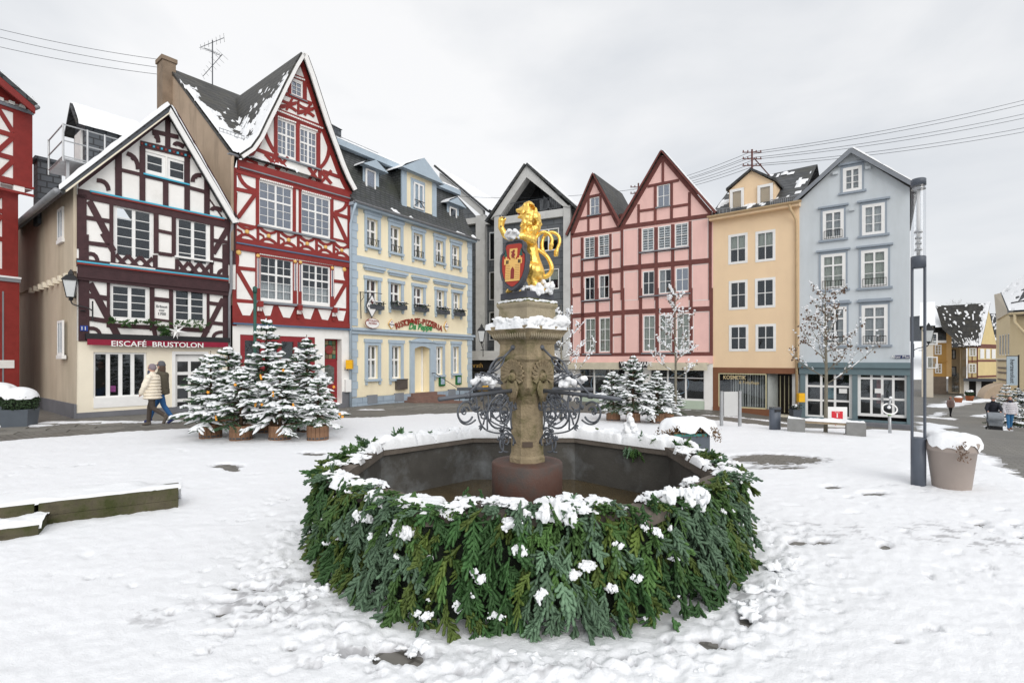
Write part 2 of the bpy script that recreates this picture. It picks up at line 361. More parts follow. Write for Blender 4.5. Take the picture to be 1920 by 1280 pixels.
    def curtain(s, wo, u0, u1, v0, v1, y, kind, cw=None):
        if kind == 'blind':
            k = max(4, int((v1-v0)/.13)); 
            for i in range(k):
                z = v1-(i+.5)*(v1-v0)/k; h = (v1-v0)/k*.62
                obj('blind_slat', MB().box(u0, u1, y-.04, y-.03, z-h/2, z+h/2), 'white', wo)
            return
        top, bot, l, r = v1, v0, u0, u1; parts = [(u0, u1, v0, v1)]
        if cw == 'half': parts = [(u0, u1, v0+(v1-v0)*.48, v1)]
        if cw == 'low': parts = [(u0, u1, v0, v0+(v1-v0)*.42)]
        if cw == 'sides': parts = [(u0, u0+(u1-u0)*.36, v0, v1), (u1-(u1-u0)*.36, u1, v0, v1)]
        if cw == 'left': parts = [(u0, u0+(u1-u0)*.55, v0, v1)]
        for a, b, c, d in parts:
            n = max(8, int((b-a)/.035)); pts = [(a+(b-a)*i/n, y+.018*math.sin(i*1.9+a*7)+.008*math.sin(i*.7)) for i in range(n+1)]
            mb = MB(); v = [(p[0], p[1], d) for p in pts]+[(p[0], p[1], c) for p in pts]; f = [(i, i+1, i+n+2, i+n+1) for i in range(n)]
            mb.add(v, f); obj('curtain', mb, kind, wo, True)
    def sill(s, x0, y0, x1, y1, th=.05, out_=.08, mats='grey_sill', name='sill', w=None, parent=None):
        w = s.w if w is None else w
        a, b = s.P(x0, y0, w), s.P(x1, y1, w); z = (a[1]+b[1])/2
        return s.part(name, MB().box(a[0], b[0], w-out_-s.jit(), w+.05, z-th, z), mats, parent=parent)
    def board(s, x0, y0, x1, y1, th=.12, proud=.05, mats='grey_sill', name='moulding', w=None):
        """level board through two picture points"""
        w = s.w if w is None else w
        a, b = s.P(x0, y0, w), s.P(x1, y1, w); z = (a[1]+b[1])/2
        return s.part(name, MB().box(a[0], b[0], w-proud-s.jit(), w+.01, z-th/2, z+th/2), mats)
    def wall(s, poly, mats, name='wall', w=None, reveal=.16, revm=None, th=.0):
        """front wall with real openings and their reveals"""
        from mathutils.geometry import tessellate_polygon
        w = s.w if w is None else w
        loops = [[Vector((p[0], p[1], 0)) for p in poly]]
        hs = [h for h in s.holes if abs(h[0]-w) < 1e-6]
        inside = []
        us = [p[0] for p in poly]; vz = [p[1] for p in poly]
        for h in hs:
            cx, cz = (h[1]+h[3])/2, (h[2]+h[4])/2
            if min(us) < cx < max(us) and min(vz) < cz < max(vz): inside.append(h); loops.append([Vector((h[1], h[2], 0)), Vector((h[1], h[4], 0)), Vector((h[3], h[4], 0)), Vector((h[3], h[2], 0))])
        flat = [p for l_ in loops for p in l_]; tri = tessellate_polygon(loops)
        mb = MB(); v = [(p.x, w, p.y) for p in flat]; f = []
        for a, b, c in tri:
            A, B, C_ = flat[a], flat[b], flat[c]
            if (B.x-A.x)*(C_.y-A.y)-(C_.x-A.x)*(B.y-A.y) < 0: b, c = c, b
            f.append((a, b, c))
        mb.add(v, f)
        for h in inside:
            _, a, c, b, d = h; y0, y1 = w, w+reveal
            mb.add([(a,y0,c),(b,y0,c),(b,y0,d),(a,y0,d),(a,y1,c),(b,y1,c),(b,y1,d),(a,y1,d)], [(0,1,5,4),(1,2,6,5),(2,3,7,6),(3,0,4,7)], 1)
        s.holes = [h for h in s.holes if h not in inside]
        return s.part(name, mb, [mats, revm or mats])
    def body(s, depth, zt, mats, u0=0, u1=None, y0=.0, name='side_wall', gable=None, left=True, right=True):
        """side walls, back wall and the dark rooms behind the windows"""
        u1 = s.W if u1 is None else u1; mb = MB(); z0 = -1.5
        if left: mb.add([(u0, y0, z0), (u0, depth, z0), (u0, depth, zt), (u0, y0, zt)], [(0, 3, 2, 1)])
        if right: mb.add([(u1, y0, z0), (u1, depth, z0), (u1, depth, zt), (u1, y0, zt)], [(0, 1, 2, 3)])
        mb.add([(u0, depth, z0), (u1, depth, z0), (u1, depth, zt), (u0, depth, zt)], [(0, 3, 2, 1)])
        s.part(name, mb, mats)
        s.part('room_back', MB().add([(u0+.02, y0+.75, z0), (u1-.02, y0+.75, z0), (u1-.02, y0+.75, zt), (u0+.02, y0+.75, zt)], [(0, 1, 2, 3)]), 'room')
    def slope(s, pts, y0, y1, th, mats, name='roof', y1b=None):
        """roof side: picture line in the facade plane, carried back"""
        n = len(pts); off = []
        for i, p in enumerate(pts):
            t = Vector(pts[min(i+1, n-1)])-Vector(pts[max(i-1, 0)]); t.normalize(); nn = Vector((-t.y, t.x))
            if nn.y < 0: nn = -nn
            off.append((p[0]+nn.x*th, p[1]+nn.y*th))
        mb = MB()
        for i in range(n-1): mb.prism([pts[i], pts[i+1], off[i+1], off[i]], y0, y1)
        return s.part(name, mb, mats), off
    def snow_on(s, pts, y0, y1, cov, th=.07, ny=60, nu=40, seed=0, name='snow'):
        """snow lying on a roof side; cov(t along the slope 0..1, y metres back) > 0 keeps it"""
        pts = [Vector(p) for p in pts]; L_ = [0]
        for i in range(len(pts)-1): L_.append(L_[-1]+(pts[i+1]-pts[i]).length)
        tt = np.linspace(0, 1, nu); yy = np.concatenate([[y0], np.linspace(y0, y1, ny-1)])
        ux = np.interp(tt*L_[-1], L_, [p.x for p in pts]); uz = np.interp(tt*L_[-1], L_, [p.y for p in pts])
        P_ = np.zeros((nu, ny, 3)); P_[..., 0] = ux[:, None]; P_[..., 1] = yy[None, :]; P_[..., 2] = uz[:, None]
        T_, Y_ = np.meshgrid(tt, yy, indexing='ij')
        c = cov(T_, Y_)+.55*fbm(T_*L_[-1]*1.3+seed*3.7, Y_*1.1+seed, 5, .62)
        h = np.where(c > 0, np.minimum(1, c*5), -.02)*th*(1+.3*fbm(T_*6+seed, Y_*1.5, 3))
        h[(np.abs(T_) < 1e-9)] = -.005; h[:, 0] = np.where(h[:, 1] > 0, -.01, h[:, 0])
        return snow_sheet(name, P_, h, s.t)
    def tx(s, body, x, y, size, mats='black', w=None, shear=0, bold=0, name='lettering', sx=1.0, parent=None, rot=0.0, proud=.0, lab=None):
        w = s.w if w is None else w
        a = s.P(x, y, w); o = link(name, text_mesh(body, size, .006, mats, shear, bold, sx), parent or s.t, loc=(a[0], w-.012-proud, a[1]), rot=(R(90), -rot, 0))
        if lab: o['label'] = lab
        return o
def gutter(h, u0, u1, y, z, r=.07, mats='zinc'):
    n = 8; rings = []
    prof = [(y+r*math.cos(math.pi+math.pi*i/n), z+r*math.sin(math.pi+math.pi*i/n)) for i in range(n+1)]
    prof += [(p[0]*1+(0.012 if p[0] < y else -.012), p[1]+.0) for p in prof[::-1]]
    mb = MB(); mb.loft([[(u, p[0], p[1]) for p in prof] for u in (u0, u1)]); h.part('gutter', mb, mats)
def downpipe(h, pts, r=.045, mats='zinc'): h.part('downpipe', MB().tube(pts, r, 8), mats, True)
# ------------------------------------------------------------ far-left red timbered house
h = House('timber_house', 'deep red timber-framed house cut off by the left edge of the picture', -190, 15.0, 33, 17.4, .1, 'house'); h.bm = 'red'
W = h.W; h.z = (0, 100, 3.2)
def lv(y): return h.P(90, y)[1]
z_e = lv(335); z_j = lv(800); z_g = h.z and 3.0
h.wall([(0, -1), (W, -1), (W, lv(800)), (0, lv(800))], 'plaster')
h.w = -.22
h.wall([(0, lv(800)), (W+.3, lv(800)), (W+.3, z_e), (W*.5, z_e+1.9), (0, z_e)], 'plaster')
h.part('side_wall', MB().box(W-.02, W+.02, .01, 6, -1, lv(800)).box(W+.27, W+.31, -.2, 6, lv(800), z_e), 'red')
h.bm = 'red'
zb = [lv(880), lv(350), lv(800)]
def fb(u0, v0, u1, v1, wd, nm='beam', m='red', w=None, pr=.03):
    w = h.w if w is None else w
    d = Vector((u1-u0, v1-v0)).normalized(); n_ = Vector((-d.y, d.x))*wd/2
    h.part(nm, MB().prism([(u0+n_.x, v0+n_.y), (u1+n_.x, v1+n_.y), (u1-n_.x, v1-n_.y), (u0-n_.x, v0-n_.y)], w-pr-h.jit(), w+.01), m)
we = W+.3
fb(we-.25, z_j, we-.25, z_e, .5); fb(0, z_e-.1, we, z_e-.1, .24); fb(0, z_j+.08, we, z_j+.08, .22)
for k, zz in enumerate((.33, .62)): fb(0, z_j+(z_e-z_j)*zz, we-.45, z_j+(z_e-z_j)*zz, .16)
for k in range(4):
    u_ = we-.5-k*.95; fb(u_-.48, z_j+.1, u_-.48, z_e-.1, .16); 
    fb(u_-.4, z_j+.15+(z_e-z_j)*.0, u_, z_j+(z_e-z_j)*.3, .13, 'brace'); fb(u_-.4, z_j+(z_e-z_j)*.92, u_, z_j+(z_e-z_j)*.66, .13, 'brace'); fb(u_-.4, z_j+(z_e-z_j)*.36, u_, z_j+(z_e-z_j)*.6, .13, 'brace')
fb(W*.5, z_e, W*.5, z_e+1.7, .18); h.part('gable_board', MB().prism([(.2, z_e+.1), (we-.15, z_e+.1), (W*.5, z_e+1.85)], h.w-.045, h.w), 'red')
for k in range(12): h.part('dentil', MB().box(we-.35-k*.28, we-.2-k*.28, h.w-.09, h.w-.03, z_e+.02, z_e+.12), 'plaster')
h.part('moulding', MB().box(0, we+.02, h.w-.08, h.w-.02, z_e-.1, z_e+.0), 'grey_sill')
for k in range(5): h.part('beam_end', MB().box(we-.5-k*.62, we-.22-k*.62, h.w-.06, h.w+.02, z_j-.2, z_j-.02), 'plaster')
h.part('moulding', MB().box(0, we+.03, h.w-.08, h.w, z_j-.02, z_j+.05), 'red')
h.part('moulding', MB().box(0, we+.03, h.w-.07, h.w, z_j-.28, z_j-.2), 'red')
# lower storeys
h.w = 0; z1 = lv(1300) ; zl = h.P(10, 520, 0)[1]
h.z = (0, 0, 1); zs = h.P(20, 520)[1]; zg = h.P(20, 705)[1]; h.w = 0
fb(W-.2, zs, W-.2, z_j-.2, .4); fb(0, z_j-.32, W, z_j-.32, .2); fb(0, zs+.1, W, zs+.1, .3)
for k, zz in enumerate((.4, .7)): fb(0, zs+(z_j-zs)*zz, W-.38, zs+(z_j-zs)*zz, .15)
for k in range(4):
    u_ = W-.4-k*.9; fb(u_-.45, zs, u_-.45, z_j-.3, .16); fb(u_-.4, zs+(z_j-zs)*.72, u_, zs+(z_j-zs)*.88, .12, 'brace'); fb(u_-.4, zs+(z_j-zs)*.42, u_, zs+(z_j-zs)*.66, .12, 'brace')
h.part('shop_front', MB().box(0, W+.02, -.07, .02, -.6, zs-.12), 'red')
for k in range(6): h.part('trim', MB().box(W-.42-k*.55, W-.38-k*.55, -.085, -.06, .35, zs-.5), 'grey_sill')
h.part('moulding', MB().box(0, W+.04, -.12, .0, zs-.16, zs-.04), 'grey_sill'); h.part('snow', MB().box(0, W+.05, -.14, -.02, zs-.04, zs+.02), 'snow')
h.part('plinth', MB().box(0, W+.03, -.1, .02, -1, .3), 'grey_base')
h.part('notice_board', MB().box(W-.55, W-.12, -.1, -.06, h.P(10, 690)[1], h.P(10, 675)[1]), 'white')
# roof
zr = z_e+.05
h.z = (0, 0, 1); e1_, e2_ = h.P(66, 200, -.75), h.P(0, 143, -.75); sl0 = (e2_[1]-e1_[1])/(e2_[0]-e1_[0]); apx_ = (W*.5, e1_[1]+sl0*(W*.5-e1_[0])); zr = e1_[1]+.18
pts = [apx_, (e1_[0], e1_[1])]; _, off = h.slope(pts, -.75, 7, .14, 'slate'); h.slope([apx_, (W-e1_[0], e1_[1])], -.75, 7, .14, 'slate')
h.part('bargeboard', MB().prism([(apx_[0], apx_[1]-.02), (e1_[0], e1_[1]-.02), (e1_[0], e1_[1]-.24), (apx_[0], apx_[1]-.3)], -.76, -.68), 'red')
h.snow_on(off, -.7, 5, lambda t, y: .6-.1*t, .1, seed=4)
h.part('eave_gutter', MB().tube([(e1_[0]+.05, -.8, e1_[1]), (e1_[0]+.05, 7, e1_[1])], .07, 8), 'zinc', True)
h.body(7, 4.5, 'cream', right=False)
# ------------------------------------------------------------ brown timbered cafe house
h = House('timber_house', 'dark brown timber-framed house with white panels and an ice cream cafe awning', 143, 15.6, 430, 19.1, .06); h.bm = 'brown'
ZA, ZB = (0, 80, 3.367), (0, 440, 3.283)
W = h.W; h.z = ZA; h.w = -.12
WT = dict(frame='white')
h.win(715, 1012, 972, 1388, 2, (1,)*5, fw=.11, tk=.09)
h.win(1108, 1090, 1325, 1420, 2, (1,)*5, fw=.11, tk=.09)
h.win(912, 682, 1045, 845, 1, (1, 1), fw=.09); h.win(1057, 722, 1180, 885, 1, (1, 1), fw=.09)
h.z = ZA; za = h.P(700, 1110); 
eL, eR, ap = h.P(485, 890), h.P(1487, 1130), h.P(1075, 425)
h.z = ZB; jl = h.P(470, 250)[1]; jr = h.P(1400, 320)[1]; jz = (jl+jr)/2
h.wall([(eL[0], jz), (eR[0], jz), (eR[0], eR[1]), ap, (eL[0], eL[1])], 'plaster')
h.z = ZA
h.beams([(495, 880, 1075, 425, 75), (1075, 425, 1480, 1130, 62), (885, 640, 1200, 712, 42), (960, 560, 1125, 598, 26), (725, 795, 905, 838, 22), (905, 840, 1190, 905, 22),
 (490, 950, 1450, 1148, 58), (1190, 915, 1300, 945, 22), (1290, 945, 1400, 1100, 8)], mats='brown')
h.beams([(747, 700, 747, 980, 42), (898, 655, 898, 1000, 36), (1045, 880, 1045, 1040, 34), (1180, 705, 1180, 1070, 34), (1305, 850, 1305, 1090, 34), (1058, 450, 1058, 660, 32),
 (515, 960, 515, 1300, 60), (702, 980, 702, 1290, 24), (985, 1030, 985, 1330, 30), (1096, 1060, 1096, 1350, 26), (1337, 1110, 1337, 1400, 22), (1460, 1140, 1460, 1400, 50)], name='post')
h.beams([(545, 1105, 692, 1128, 26), (545, 1258, 692, 1275, 14), (1000, 1188, 1083, 1205, 20), (1000, 1330, 1083, 1342, 22), (1347, 1248, 1440, 1262, 22)])
h.beams([(562, 1000, 700, 1262, 40), (1445, 1160, 1345, 1330, 34)], name='brace')
for pts in ([(610, 870), (680, 870), (685, 935)], [(800, 700), (870, 720), (870, 800)], [(965, 570), (1000, 580), (998, 632)], [(1100, 650), (1105, 620), (1160, 660)], [(1215, 880), (1215, 825), (1270, 840)], [(1335, 1060), (1340, 1030), (1400, 1060)]):
    h.arc(pts, 26)
for c in ((650, 880), (838, 735), (985, 600), (1120, 635), (1235, 850), (1365, 1050)): h.arc([(c[0]-9, c[1]+4), (c[0], c[1]-6), (c[0]+9, c[1]+6)], 18, name='carved_knob')
h.board(565, 938, 1412, 1113, .05, .075, 'cyan', 'painted_moulding'); h.board(575, 950, 1412, 1123, .045, .07, 'redline', 'painted_moulding')
for i in range(13):
    t = i/12; h.poly([(893+300*t-6, 632+80*t), (893+300*t+6, 634+80*t), (893+300*t+6, 646+80*t), (893+300*t-6, 644+80*t)], 'dentil', 'cyan' if i % 2 else 'redline', .06)
h.sill(903, 826, 1192, 893, .05, .08, 'cyan')
h.sill(690, 1410, 975, 1410, .06, .09, 'white')
h.z = ZB
h.beams([(530, 50, 690, 72, 24), (632, -10, 700, 105, 38)])
h.sill(1072, 130, 1305, 160, .06, .09, 'white')
h.beams([(470, 170, 1405, 275, 50)], name='jetty_beam'); 
h.beams([(695, 105, 695, 190, 28), (955, 125, 955, 235, 28), (1088, 150, 1088, 250, 22), (1300, 170, 1300, 260, 20), (515, 0, 515, 200, 60), (1385, 60, 1385, 260, 34)], name='post')
h.beams([(1340, 160, 1340, 165, 8), (1310, 150, 1400, 165, 20)])
for x0, x1, y0, y1, dy in ((712, 938, 122, 196, 22), (1092, 1295, 165, 240, 20)):
    n = 3; s_ = (x1-x0)/n
    for i in range(n):
        a, b = x0+s_*i, x0+s_*(i+1); sh = dy*i/n
        h.beam(a, y0+sh, b, y1+sh+dy/n+4, 22, name='lattice'); h.beam(b, y0+sh+dy/n, a, y1+sh+4, 22, name='lattice')
h.arc([(535, 120), (600, 105), (600, 180)], 24); h.arc([(1345, 250), (1340, 215), (1400, 212)], 22)
h.board(472, 172, 1400, 268, .05, .09, 'cyan', 'painted_moulding'); h.board(472, 183, 1400, 278, .05, .085, 'redline', 'painted_moulding')
jb = h.P(470, 250)[1]
mz = (h.P(472, 200)[1]+h.P(1400, 295)[1])/2; h.part('jetty_beam', MB().box(0, W, h.w-.028, h.w+.1, jz-.12, mz), 'brown')
h.w = 0.0
h.beams([(470, 228, 1405, 331, 96)], name='jetty_beam', proud=.10)
h.win(672, 292, 922, 535, 2, (1,)*4, fw=.11, tk=.09); h.win(1063, 322, 1273, 548, 2, (1,)*4, fw=.11, tk=.09)
h.win(575, 722, 905, 992, 4, (1,), thickc=(1, 2, 3), tk=.1, fw=.06, y=.1, glass='glass_s', name='shop_window')
h.holes.append((0.0, *[h.P(1078, 1065)[i] for i in (0,)], h.P(1078, 1090)[1], h.P(1262, 1065)[0], h.P(1078, 735)[1]))
dx0, dz0, dx1, dz1 = h.holes[-1][1:]
sl = h.P(500, 650)[1]
h.wall([(0, sl), (W, sl), (W, jz+.1), (0, jz+.1)], 'plaster', name='timber_wall')
h.wall([(0, -1), (W, -1), (W, sl), (0, sl)], 'cream', w=0.0)
h.beams([(515, 260, 515, 655, 66), (666, 280, 666, 560, 18), (935, 310, 935, 590, 28), (1052, 325, 1052, 600, 24), (1280, 350, 1280, 600, 16), (1388, 330, 1388, 650, 34), (940, 560, 960, 640, 26)], name='post')
h.beams([(545, 375, 662, 392, 30), (545, 515, 662, 532, 28), (655, 556, 1285, 590, 26), (948, 395, 1042, 405, 26), (948, 520, 1042, 532, 14), (1287, 420, 1375, 432, 22), (1287, 540, 1375, 550, 22)])
h.beams([(552, 300, 735, 645, 42), (1372, 395, 1245, 640, 30)], name='brace')
h.arc([(550, 575), (615, 570), (618, 635)], 22); h.arc([(1312, 635), (1312, 600), (1368, 598)], 20)
for (bx, by, body) in ((1010, 20, 'Mihd\nvor\nDrs'), (995, 465, 'Erbaut\nvor\n1700')):
    h.tx(body, bx, by, .125, 'dkgrey')
# shop front: blind cassette, awning valance with the cafe name, door
a0, a1 = h.P(520, 640)[0], h.P(1402, 660)[0]; za = h.P(960, 650)[1]; zb_ = h.P(960, 690)[1]
h.part('blind_cassette', MB().box(a0, a1, -.2, .0, za-.02, za+.16), 'black')
mb = MB(); n = 40
h.part('awning', MB().box(a0+.02, a1-.1, -.24, -.205, zb_+.02, za-.02), pm('wine_red_cloth', lin('#8a2038', 1.05), .8, .08, bump=.1))
o = h.tx('EISCAFÉ  BRUSTOLON', 985, 677, .24, 'white', w=-.25, bold=.003, sx=1.12)
h.part('window_shelf', MB().box(h.P(575, 990)[0], h.P(935, 990)[0], -.02, .05, h.P(700, 1060)[1], h.P(700, 1000)[1]), 'white')
dr = h.part('cafe_door', MB().box(dx0, dx1, .1, .14, dz0, dz1), 'white')
for i in range(2):
    for j in range(4):
        w_, h_ = (dx1-dx0-.3)/2, .36; x_ = dx0+.1+i*(w_+.1); z_ = dz1-.25-j*.47
        obj('pane', MB().box(x_, x_+w_, .085, .11, z_-h_, z_), M['glass_s'], dr); obj('pane_backing', MB().box(x_, x_+w_, .088, .112, z_-h_+.004, z_-.004), 'room', dr)
h.part('door_frame', MB().box(dx0-.1, dx0, -.03, .1, dz0, dz1+.1).box(dx1, dx1+.1, -.03, .1, dz0, dz1+.1).box(dx0, dx1, -.032, .1, dz1, dz1+.1), 'white')
h.part('plinth', MB().box(0, W, -.05, .02, -1, h.P(500, 1095)[1]), 'grey_base')
h.part('house_number', MB().box(h.P(490, 560)[0], h.P(538, 560)[0], -.06, -.05, h.P(514, 592)[1], h.P(514, 560)[1]), pm('blue_enamel', lin('#26418f'), .3, .03, bump=0))
h.tx('11', 514, 577, .16, 'white', w=-.062)
h.part('poster', MB().box(h.P(690, 970)[0], h.P(725, 970)[0], .2, .21, h.P(700, 968)[1], h.P(700, 930)[1]), pm('magenta_paper', lin('#c060a8'), .8, .2, 20, 0))
# roof, bargeboards, gutters, snow
h.w = -.12; h.z = ZA
pl = h.pp([(1072, 395), (370, 935)], -.45); pr = h.pp([(1078, 395), (1505, 1140)], -.45)
h.slope(pl, -.45, 8, -.13, 'slate'); _, o2 = h.slope(pr, -.45, 8, -.13, 'slate')
h.part('bargeboard', MB().prism(h.pp([(1075, 412), (1500, 1135), (1470, 1140), (1062, 448)], -.46), -.5, -.44), 'white')
h.part('bargeboard', MB().prism(h.pp([(1075, 412), (400, 925), (420, 935), (1062, 440)], -.46), -.5, -.44), 'dkgrey')
h.part('moulding', MB().prism(h.pp([(1068, 440), (410, 935), (415, 946), (1066, 452)], -.44), -.52, -.43), 'cream')
h.snow_on([(p[0], p[1]+.01) for p in pl], -.48, 7.5, lambda t, y: .62-.15*(y > 3), .16, seed=1); h.snow_on([(p[0], p[1]+.01) for p in pr], -.48, 7.5, lambda t, y: .3, .07, seed=2)
h.z = (0, 0, 1)
ql = h.P(143, 640, 0); ge = pl[-1]
h.part('side_wall', MB().add([(0, 0, -1), (0, 13, -1), (0, 13, ge[1]+.4), (0, -.1, ge[1]+.4)], [(0, 3, 2, 1)]).box(-.09, .02, -.11, 13, jz+.05, ge[1]+.4), pm('old_cream_render', lin('#cdc0ab', 1.0), .95, .06, .8, .35, 22, dark=lin('#b0a28c'), dscale=.6, dlo=.45, dhi=.8))
h.part('plinth', MB().box(-.06, .0, -.04, 13, -1, .45), 'grey_base')
for k in range(8): h.part('corbel', MB().box(-.16, .0, .6+k*.75, .8+k*.75, jz-.12, jz+.06), 'cream')
for (zz, hh) in ((jz+1.2, 1.0), (1.95, 1.1)):
    wn = h.part('window', MB().box(-.14, -.09, 1.0, 1.07, zz, zz+hh).box(-.14, -.09, 1.6, 1.67, zz, zz+hh).box(-.139, -.09, 1.07, 1.6, zz, zz+.08).box(-.139, -.09, 1.07, 1.6, zz+hh-.08, zz+hh).box(-.138, -.09, 1.31, 1.36, zz, zz+hh).box(-.16, -.05, .95, 1.7, zz-.12, zz), 'white')
    for y_ in (1.07, 1.36): obj('pane', MB().box(-.125, -.1, y_, y_+.24, zz+.08, zz+hh-.08), M['glass'], wn)
gutter_z = ge[1]-.02
h.part('gutter', MB().tube([(ge[0]-.05, -.5, gutter_z), (ge[0]-.05, 8, gutter_z)], .09, 8), 'zinc', True)
downpipe(h, [(W+.02, -.35, h.P(436, 415)[1]), (W-.02, -.3, h.P(436, 425)[1]), (W-.03, -.22, h.P(436, 440)[1]), (W-.03, -.22, h.P(430, 540)[1]), (W-.03, -.08, h.P(430, 556)[1]), (W-.03, -.08, -.5)], .05)
h.body(7.5, 6.5, 'cream', left=False, right=False)
# dormer on the left roof side with its escape platform
sl_ = (pl[0][1]-pl[1][1])/(pl[0][0]-pl[1][0])     # roof rise per metre
def rz(u): return pl[1][1]+(u-pl[1][0])*sl_
DY0, DY1 = 1.6, 3.0; du0 = pl[1][0]+1.05; du1 = du0+2.2; dzt = rz(du0)+1.55
dm = h.part('dormer', MB().add([(du0, DY0, rz(du0)-.2), (du0, DY1, rz(du0)-.2), (du0, DY1, dzt), (du0, (DY0+DY1)/2, dzt+.75), (du0, DY0, dzt), (du1, DY0, dzt), (du1, DY1, dzt), (du1+.5, (DY0+DY1)/2, dzt+.75)], [(0, 4, 3, 2, 1), (0, 5, 4), (1, 2, 6)]), 'slate_wall')
ym = (DY0+DY1)/2
obj('dormer_roof', MB().add([(du0-.25, ym, dzt+.85), (du1+1.4, ym, dzt+.85), (du1+.6, DY0-.15, dzt-.05), (du0-.25, DY0-.15, dzt-.05), (du1+.6, DY1+.15, dzt-.05), (du0-.25, DY1+.15, dzt-.05), (du0-.25, ym, dzt+.72), (du0-.25, DY0-.15, dzt-.16), (du0-.25, DY1+.15, dzt-.16)], [(0, 3, 2, 1), (0, 1, 4, 5), (0, 6, 7, 3), (0, 5, 8, 6)]), 'slate', dm)
P_ = np.zeros((14, 40, 3)); aa, bb = np.meshgrid(np.linspace(0, 1, 14), np.linspace(0, 1, 40), indexing='ij')
P_[..., 0] = du0-.2+bb*(2.3+aa*0)+(1-aa)*bb*.8; P_[..., 1] = DY0-.16+aa*(ym-DY0+.12); P_[..., 2] = dzt-.04+aa*.86
so = snow_sheet('snow', P_, .07+.02*fbm(aa*4, bb*6, 3)-.1*(aa < .01), h.t)
obj('dormer_door', MB().box(du0-.05, du0+.02, DY0+.3, DY0+1.1, rz(du0), dzt-.1), 'white', dm)
pf = h.part('escape_platform', MB().box(du0-.7, du0+.9, DY0-.75, DY0-.2, rz(du0)+.02, rz(du0)+.07).box(du0-.7, du0-.02, DY0-.2, DY1-.2, rz(du0)+.02, rz(du0)+.07).box(du0-.6, du0-.52, DY0-.6, DY0-.52, rz(du0)-1.0, rz(du0)+.02).box(du0+.6, du0+.68, DY0-.7, DY0-.62, rz(du0)-.2, rz(du0)+.02), 'metal')
def rail_run(pts, zz):
    for hh in (.06, .55, 1.05): obj('handrail', MB().tube([(p[0], p[1], zz+hh) for p in pts], .022, 6), 'metal', pf)
    for p in pts: obj('rail_post', MB().tube([(p[0], p[1], zz-.1), (p[0], p[1], zz+1.08)], .03, 6), 'metal', pf)
rail_run([(du0+.9, DY0-.75), (du0+.35, DY0-.75), (du0-.1, DY0-.75), (du0-.7, DY0-.75), (du0-.7, DY1-.2)], rz(du0)+.05)
# slate-clad chimney at the left eave
h.part('chimney', MB().box(pl[1][0]+.3, pl[1][0]+.95, 4.2, 4.9, rz(pl[1][0]+.3)-.5, rz(pl[1][0]+.5)+1.5).box(pl[1][0]+.22, pl[1][0]+1.03, 4.12, 4.98, rz(pl[1][0]+.5)+1.5, rz(pl[1][0]+.5)+1.6), 'slate_wall')
CAFE = h
# ------------------------------------------------------------ tall red timbered house
h = House('timber_house', 'tall red and white timber-framed house with curved gable beside the cafe house', 436, 19.15, 656, 23.1, -.1); h.bm = 'red'
ZC, ZD = (400, 80, 3.368), (400, 440, 3.282); W = h.W
h.z = ZC; h.w = 0.0
big = dict(cols=4, thickr=(2,), fw=.05, mw=.02, tk=.07, glass='glass_b', y=.05)
h.win(492, 228, 562, 352, 2, (1, 1, 1), fw=.05, mw=.02, tk=.02, y=.05, glass='glass_b')
h.win(402, 475, 521, 738, rows=(1, 1, 1, 1, 1), curtain='curtain', cw='low', **big); h.win(545, 535, 653, 785, rows=(1, 1, 1, 1, 1), curtain='curtain', cw='low', **big)
h.win(287, 868, 498, 1186, rows=(1, 1, 1, 1, 1), **big); h.win(553, 945, 736, 1232, rows=(1, 1, 1, 1, 1), **big)
h.z = ZD
b2 = dict(big); b2['glass'] = 'glass'
h.win(286, 128, 486, 412, rows=(1, 1, 1, 1, 1), curtain='curtain', cw='low', **b2); h.win(545, 174, 716, 428, rows=(1, 1, 1, 1, 1), curtain='curtain', cw='low', **b2)
h.z = ZC
gl = h.pp([(550, 105), (505, 180), (440, 305), (385, 420), (335, 520), (280, 635), (230, 705), (160, 752)]); gr = h.pp([(550, 105), (600, 240), (660, 425), (700, 545), (745, 665), (795, 800), (830, 880), (868, 950)])
h.z = ZD; zb = h.P(480, 560)[1]
h.wall([(0, zb), (W, zb)]+gr[::-1][:-1]+gl[:], 'plaster', name='timber_wall')
h.z = ZC
def run(pts, wd, **kw):
    for a, b in zip(pts[:-1], pts[1:]): h.beam(*a, *b, wd, **kw)
run([(548, 120), (500, 205), (440, 322), (385, 438), (335, 540), (280, 655), (230, 725), (165, 765)], 24, name='rafter'); run([(552, 120), (596, 255), (655, 440), (695, 560), (740, 680), (788, 812), (825, 892), (860, 955)], 24, name='rafter')
h.beams([(495, 207, 580, 240, 26), (438, 318, 622, 388, 22), (385, 425, 692, 542, 34), (400, 458, 680, 562, 22), (245, 665, 400, 722, 24), (690, 812, 795, 850, 22), (205, 735, 280, 765, 16)], name='rail')
h.beams([(480, 222, 480, 330, 20), (576, 245, 576, 372, 24), (535, 370, 535, 455, 14), (393, 455, 393, 715, 22), (532, 515, 532, 755, 22), (662, 570, 662, 800, 24)], name='post')
for c in ((470, 395, 55, 40), (585, 430, 50, 38)):
    x, y, a, b = c
    h.arc([(x-a, y-b), (x, y+b*.1), (x+a, y-b*.4)], 17); h.arc([(x-a, y+b*.2), (x, y-b*.2), (x+a, y+b)], 17); h.arc([(x-a*.9, y+b*.4), (x, y+b*.5), (x+a*.5, y-b)], 15); h.arc([(x-a*.2, y+b*.8), (x+a*.1, y), (x+a*.9, y-b*.2)], 15)
h.arc([(318, 530), (330, 610), (385, 690)], 22); h.arc([(730, 640), (735, 740), (672, 792)], 22)
